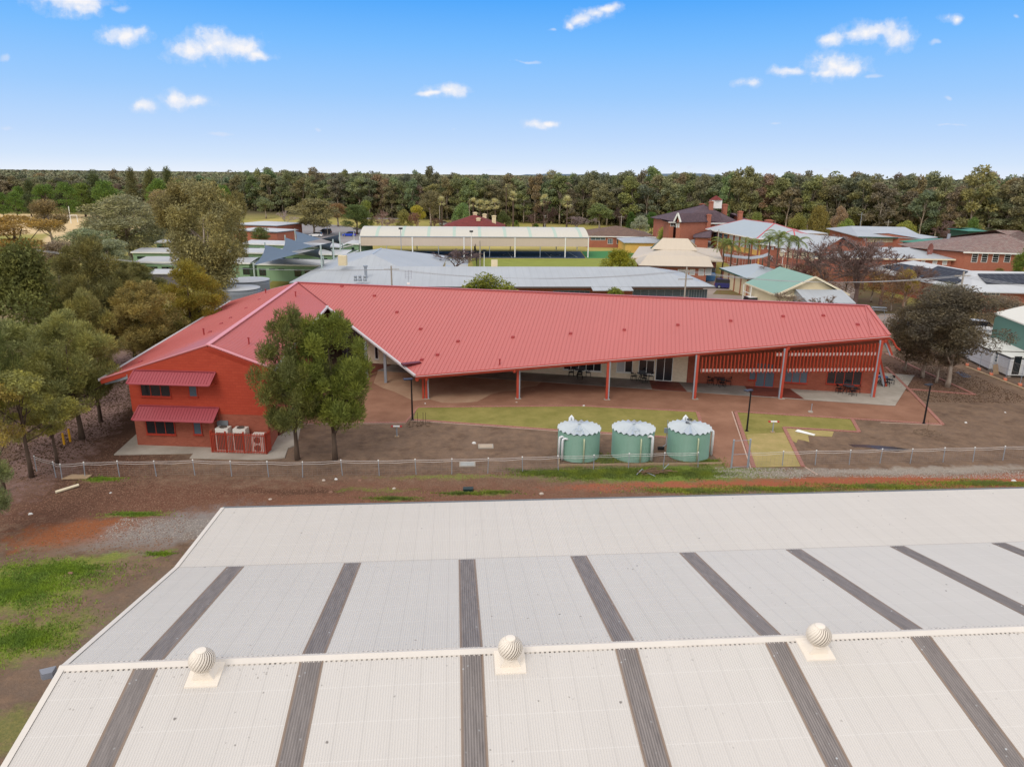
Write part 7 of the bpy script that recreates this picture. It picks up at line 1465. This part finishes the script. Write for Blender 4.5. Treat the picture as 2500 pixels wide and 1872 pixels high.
for ri, (d0, d1, step) in enumerate(rows):
    px = -90 + ri * 13
    while px < 2600 and nfor < 300:
        Yf = forest_front(px) + fr_.uniform(d0, d1); q = aty(px, 500, Yf); q.z = 0
        ci = fr_.randrange(len(FC_)); c = tuple(v * fr_.uniform(.85, 1.15) for v in FC_[ci])
        H = fr_.uniform(13.5, 19.0) + (1.5 if px > 1400 else 0) + (2.5 if (fr_.random() < .12) else 0) - (4.0 if px < 560 else 0) + ri * .8; Wd = fr_.uniform(6.5, 11)
        pp = px; px += step * fr_.uniform(.7, 1.3) * 300 / Yf
        for _k in range(40):
            lab_ = ('broad ' if Wd > 9.7 else 'slim ' if Wd < 7.8 else '') + fnames[ci] + ' gum, ' + ('front', 'second', 'third', 'fourth', 'fifth', 'sixth')[ri] + ' forest row behind the ' + place(pp)
            if lab_ not in seen_: break
            ci = (ci + 1) % len(FC_); c = tuple(v * fr_.uniform(.88, 1.12) for v in FC_[ci])
        seen_.add(lab_)
        tree('tallgum', nfor % 5, q, H, Wd, c, lab_, 'tall gums at the forest edge', fr_.uniform(0, 6.28), 'for', 4600, .36, base_w=4.6); nfor += 1
# everything beyond: one mass
def far_forest():
    ng = np.random.default_rng(5); PX = []; Vs = []; Fs = []; Cs = []; off = 0
    Ybands = [(26, 130, 8.0), (130, 260, 11.0), (260, 500, 15.0), (500, 1000, 24), (1000, 2200, 42), (2200, 4200, 90)]
    for (a, b_, st) in Ybands:
        y = a
        while y < b_:
            Ymid = 300 + y; half = Ymid * .80 + 30; xs_ = np.arange(-half, half, st) + ng.uniform(-st * .4, st * .4)
            for x in xs_:
                pxl = 1250 + FPX * x / (Ymid * 1.0); Y = forest_front(min(2799, max(-199, pxl))) + y + ng.uniform(-st * .5, st * .5)
                if y < 90 and False: continue
                H = ng.uniform(14.5, 19.2) + (1.0 if pxl > 1400 else 0) - (3.0 if (pxl < 560 and y < 300) else 0) + (2.5 if ng.random() < .05 else 0); H = min(H, 18.6 + (.8 if ng.random() < .3 else 0)) if y > 300 else H
                PX.append((x * Y / Ymid, Y, H, st))
            y += st * .85
    PX = np.array(PX); n = len(PX); 
    for (lo, hi, nl, ls) in ((0, 9, 220, .8), (9, 12, 80, 1.4), (12, 20, 44, 2.1), (20, 50, 26, 3.6), (50, 200, 18, 7.5)):
        P = PX[(PX[:, 3] >= lo) & (PX[:, 3] < hi)]; m_ = len(P)
        if not m_: continue
        N_ = m_ * nl; t_ = np.repeat(np.arange(m_), nl); R_ = np.repeat(np.maximum(P[:, 3] * .5, 5.0) * ng.uniform(.8, 1.3, m_), nl); d = ng.normal(size=(N_, 3)); d /= np.linalg.norm(d, axis=1)[:, None]; d[:, 2] = np.abs(d[:, 2]) * 1.3 - .45
        c = P[t_]; p = np.stack([c[:, 0] + d[:, 0] * R_, c[:, 1] + d[:, 1] * R_, c[:, 2] * .66 + d[:, 2] * c[:, 2] * .36], 1)
        a = ng.normal(size=(N_, 3)); a /= np.linalg.norm(a, axis=1)[:, None]; o = ng.normal(size=(N_, 3)); o -= a * (o * a).sum(1)[:, None]; o /= np.linalg.norm(o, axis=1)[:, None]; s_ = ls * ng.uniform(.6, 1.3, N_)[:, None]
        V = np.stack([p - o * s_ * .4, p + a * s_ * .6, p + o * s_ * .5, p - a * s_ * .4], 1).reshape(-1, 3); V[:, 2] = np.minimum(V[:, 2], np.repeat(c[:, 2], 4) + .4)
        pal = np.array(FC_) * 1.6; k = ng.integers(0, len(pal), m_); col = pal[k] * ng.uniform(.85, 1.15, (m_, 1)); col = np.repeat(np.repeat(col, nl, 0) * ng.uniform(.75, 1.3, (N_, 1)), 4, 0)
        Vs.append(V); Fs.append(np.arange(4 * N_).reshape(-1, 4) + off); off += 4 * N_; Cs.append(np.concatenate([col, np.ones((len(col), 1))], 1))
    m = bpy.data.materials.new('forest_canopy'); m.use_nodes = True; t = m.node_tree; p = t.nodes['Principled BSDF']; p.inputs['Roughness'].default_value = .8; p.inputs['Specular IOR Level'].default_value = .1; at_ = N(t, 'ShaderNodeAttribute', attribute_name='tone'); t.links.new(at_.outputs['Color'], p.inputs['Base Color'])
    V = np.concatenate(Vs); F = np.concatenate(Fs); C = np.concatenate(Cs); me = bpy.data.meshes.new('forest'); 
    me = np_mesh('forest', V, F, m)
    ca = me.color_attributes.new('tone', 'FLOAT_COLOR', 'POINT'); ca.data.foreach_set('color', C.astype(np.float32).ravel())
    o = bpy.data.objects.new('forest', me); scene.collection.objects.link(o); tag(o, 'continuous grey-green gum forest reaching back to the horizon', 'forest', None, 'stuff'); return n
nf_ = far_forest()
print('forest trees', nfor, 'mass', nf_)
# undergrowth between the first trunks
def scrub():
    ng = np.random.default_rng(9); n = 60000; px = ng.uniform(-150, 2650, n); Y = np.array([forest_front(p) for p in px]) + ng.uniform(1, 75, n); x = (px - 1250) / FPX * Y; z = ng.random(n) ** 1.3 * 10
    p = np.stack([x, Y, z], 1); a = ng.normal(size=(n, 3)); a /= np.linalg.norm(a, axis=1)[:, None]; o = ng.normal(size=(n, 3)); o -= a * (o * a).sum(1)[:, None]; o /= np.linalg.norm(o, axis=1)[:, None]; s_ = ng.uniform(.7, 1.8, n)[:, None]
    V = np.stack([p - o * s_ * .4, p + a * s_ * .6, p + o * s_ * .5, p - a * s_ * .4], 1).reshape(-1, 3); me = np_mesh('undergrowth', V, np.arange(4 * n).reshape(-1, 4), m_leaf); o = bpy.data.objects.new('undergrowth', me); o.color = (*S(78, 76, 56), 1); scene.collection.objects.link(o); tag(o, 'dark tangled undergrowth between the trunks at the forest edge', 'undergrowth', None, 'stuff')
scrub()
# grass on the banks by the fence, as real blades
def grass(name, areas, label, col, hh=.10):
    ng = np.random.default_rng(14); P = []
    for (px, py, rx, ry, n) in areas:
        q = at(px, py); a = ng.uniform(0, 6.28, n); r = np.abs(ng.normal(0, .5, n)) * (1 + .35 * np.sin(a * 5 + px) + .2 * np.sin(a * 11)); P.append(np.stack([q.x + rx * r * np.cos(a), q.y + ry * r * np.sin(a), np.zeros(n)], 1))
    P = np.concatenate(P); n = len(P); a = ng.uniform(0, 6.28, n); w_ = .022; h_ = hh * ng.uniform(.5, 1.5, n); dx_ = np.cos(a) * w_; dy_ = np.sin(a) * w_
    V = np.stack([P + np.stack([dx_, dy_, 0 * a], 1), P - np.stack([dx_, dy_, 0 * a], 1), P + np.stack([ng.normal(0, .05, n), ng.normal(0, .05, n), h_], 1)], 1).reshape(-1, 3)
    me = np_mesh(name, V, np.arange(3 * n).reshape(-1, 3), m_leafy); o = bpy.data.objects.new(name, me); o.color = (*col, 1); scene.collection.objects.link(o); tag(o, label, 'grass', None, 'stuff')
grass('grass', [(30, 1440, 4.0, 2.2, 20000), (150, 1390, 2.8, .9, 8000), (60, 1560, 2.4, 1.4, 7000), (250, 1170, 1.3, .35, 2500), (330, 1255, 1.5, .3, 3000), (390, 1352, .8, .25, 1500)], 'bright green weedy grass at the lower left', S(86, 106, 44), .08)
grass('grass', [(1340, 1155, 2.6, .7, 9000), (1450, 1158, 3.0, .9, 14000), (1560, 1152, 3, .8, 12000), (1680, 1155, 3, .8, 12000), (1480, 1122, 1.2, 1.2, 4000), (1720, 1128, 1.4, .7, 4000), (1130, 1205, 1.6, .25, 2500), (960, 1217, 1.6, .3, 2500), (1210, 1202, 1.4, .3, 2000)], 'green grass growing round the feet of the water tanks', S(84, 96, 48), .09)
grass('grass', [(1680, 1198, 4, .6, 7000), (1900, 1194, 5, .6, 8000), (2150, 1188, 5, .6, 8000), (2400, 1180, 5, .6, 8000)], 'strip of green grass along the back of the cream shed', S(94, 102, 54), .08)

# clods, gravel and dead stalks breaking up the bare soil
def clods(name, areas, label, col, n_, sz=.045):
    ng = np.random.default_rng(33); P = []
    for (px, py, rx, ry, n) in areas:
        q = at(px, py); P.append(np.stack([q.x + rx * ng.uniform(-1, 1, n), q.y + ry * ng.uniform(-1, 1, n), np.zeros(n)], 1))
    P = np.concatenate(P); n = len(P); s_ = sz * ng.uniform(.4, 1.6, n)[:, None] ** 1.3; d = np.array([[1, 0, 0], [-.5, .87, 0], [-.5, -.87, 0], [0, 0, .8]]); a = ng.uniform(0, 6.28, n); c, si = np.cos(a), np.sin(a); V = []
    for v in d: V.append(P + np.stack([c * v[0] - si * v[1], si * v[0] + c * v[1], 0 * a + v[2]], 1) * s_)
    V = np.stack(V, 1).reshape(-1, 3); b = np.arange(n)[:, None] * 4; F = np.concatenate([b + np.array([0, 1, 3]), b + np.array([1, 2, 3]), b + np.array([2, 0, 3])]); me = np_mesh(name, V, F, m_clod)
    o = bpy.data.objects.new(name, me); o.color = (*col, 1); scene.collection.objects.link(o); tag(o, label, 'rubble', None, 'stuff')
m_clod = bpy.data.materials.new('clod'); m_clod.use_nodes = True; t = m_clod.node_tree; p = t.nodes['Principled BSDF']; p.inputs['Roughness'].default_value = 1; p.inputs['Specular IOR Level'].default_value = 0
t.links.new(mixc(t, 1.0, N(t, 'ShaderNodeObjectInfo').outputs['Color'], mth(t, 'ADD', .7, mth(t, 'MULTIPLY', N(t, 'ShaderNodeNewGeometry').outputs['Random Per Island'], .7)), 'MULTIPLY'), p.inputs['Base Color'])
clods('soil_clods', [(700, 1195, 14, 3.2, 16000), (1250, 1195, 9, 1.6, 7000), (150, 1250, 8, 4.5, 9000), (200, 1120, 6, 4, 5000)], 'loose reddish soil clods between the fence and the cream shed', S(124, 96, 80), 0, .03)
clods('gravel', [(2150, 1155, 11, .7, 7000), (400, 1290, 3, 1.2, 2500), (1850, 1158, 3, .6, 1500)], 'pale grey gravel scattered on the track and along the right-hand fence', S(150, 142, 134), 0, .028)
clods('leaf_litter', [(2290, 930, 5, 7, 6000), (150, 1020, 6, 12, 9000), (250, 960, 5, 16, 6000)], 'dark leaf litter and bark under the trees', S(88, 70, 57), 0, .05)
# ------------------------------------------------------------------ vehicles
def car(name, px, py, yaw, col, label, kind='hatch', Y=None):
    q = at(px, py) if Y is None else aty(px, py, Y); q.z = .01; T = thing(name, label, 'car', q); f_ = Fr(q.x, q.y, yaw, .01)
    L, Wd = (4.1, 1.75) if kind == 'hatch' else (4.6, 1.85); H = 1.45 if kind == 'hatch' else 1.65
    def loft(secs):
        b = MB(f_); vs = []; n = len(secs[0][1])
        for (y, prof) in secs: vs += [(x, y, z) for x, z in prof]
        fs = [(i * n + k, i * n + (k + 1) % n, (i + 1) * n + (k + 1) % n, (i + 1) * n + k) for i in range(len(secs) - 1) for k in range(n)] + [tuple(range(n))[::-1], tuple(range((len(secs) - 1) * n, len(secs) * n))]
        return b.add(vs, fs)
    h = L / 2; belt = H * .58
    body = [(-h, .35), (-h + .05, .6), (-h + .1, belt), (-h * .1, belt + .06), (h * .45, belt), (h * .82, belt - .14), (h, .55), (h, .3), (h - .2, .2), (-h + .2, .2)]
    ins = [(x * .97, .2 + (z - .2) * .94) for x, z in body]; w2 = Wd / 2
    bo = loft([(-w2, ins), (-w2 + .1, body), (w2 - .1, body), (w2, ins)]).build('body', objcol('car_paint', .22, .6), T); bo.color = (*col, 1)
    cab = [(-h + .12, belt), (-h + .42 if kind == 'hatch' else -h + .25, H - .03), (-.1, H), (h * .14, H - .04), (h * .5, belt)]; cin = [(x * .93, belt + (z - belt) * .97) for x, z in cab]
    loft([(-w2 + .08, cab), (-w2 + .22, cin), (w2 - .22, cin), (w2 - .08, cab)][0:4]).build('windows', m_glass, T)
    rf_ = MB(f_); rf_.slab([(-h + .45, -w2 + .2, H + .01), (h * .12, -w2 + .2, H - .01), (h * .12, w2 - .2, H - .01), (-h + .45, w2 - .2, H + .01)], .05); r_ = rf_.build('roof_panel', objcol('car_paint', .22, .6), T); r_.color = (*col, 1)
    for x in (-h * .62, h * .64):
        for y in (-w2 + .02, w2 - .02):
            s_ = -1 if y < 0 else 1; b = MB(f_); b.tube([(x, y - s_ * .18, .32), (x, y + s_ * .03, .32)], .33, 16); o = b.build('wheel', m_black, T); b = MB(f_); b.tube([(x, y + s_ * .031, .32), (x, y + s_ * .05, .32)], .2, 10); b.build('rim', m_galv, o)
    for y in (-w2 + .3, w2 - .3): b = MB(f_); b.box(h - .06, h + .01, y - .2, y + .2, .55, .7); b.build('headlight', m_white, T); b = MB(f_); b.box(-h - .01, -h + .06, y - .16, y + .16, .6, .85); b.build('tail_light', mat('tail_red', S(150, 30, 30), .3), T)
car('parked_car', 772, 578, R(178), S(238, 238, 236), 'white hatchback parked under the spreading gum')
car('parked_car', 792, 572, R(176), S(60, 64, 74), 'dark grey car parked behind the white hatchback', 'suv', 236)
car('parked_car', 853, 577, R(180), S(30, 70, 190), 'bright blue hatchback at the left end of the sports shelter')
car('parked_car', 1776, 704, R(-18), S(50, 54, 110), 'dark blue wagon parked beside the cream-panelled hut', 'suv')
car('parked_car', 1852, 742, R(5), S(236, 236, 236), 'white car half hidden behind the red ridge', 'suv', 108)
car('parked_car', 1086, 540, R(4), S(200, 204, 208), 'silver car on the road far behind the sports shelter', 'suv', 282)
car('parked_car', 2395, 812, R(-10), S(236, 238, 240), 'white utility behind the white cabins, under the thin gum', 'suv')
car('parked_car', 2225, 818, R(20), S(226, 228, 230), 'pale car glimpsed through the dark gums', 'hatch', 93)
q = at(2144, 762); T = thing('picnic_table', 'pale picnic table on the rough lawn behind the red roof end', 'picnic table', q); f_ = Fr(q.x, q.y, R(-15)); b = MB(f_); b.box(-1, 1, -.38, .38, .7, .76); b.build('table_top', m_galv, T)
for y in (-.75, .75): b = MB(f_); b.box(-1, 1, y - .14, y + .14, .42, .46); b.build('bench', m_galv, T)
for x in (-.7, .7): b = MB(f_); b.bar((x, -.8, 0), (x, .3, .7), .06); b.bar((x, .8, 0), (x, -.3, .7), .06); b.build('leg_frame', m_galv, T)
T = thing('pipe_fence', 'low pale pipe fence along the lawn behind the red roof end', 'fence', at(2160, 790)); b = MB(); a = at(2145, 786); c = at(2215, 786)
for k in range(6): p = a + (c - a) * (k / 5); bb = MB(); bb.tube([tuple(p), (p.x, p.y, 1.1)], .03, 6); bb.build('post', m_galv, T)
for zz in (.6, 1.1): b.tube([(a.x, a.y, zz), (c.x, c.y, zz)], .025, 6)
b.build('rail', m_galv, T)
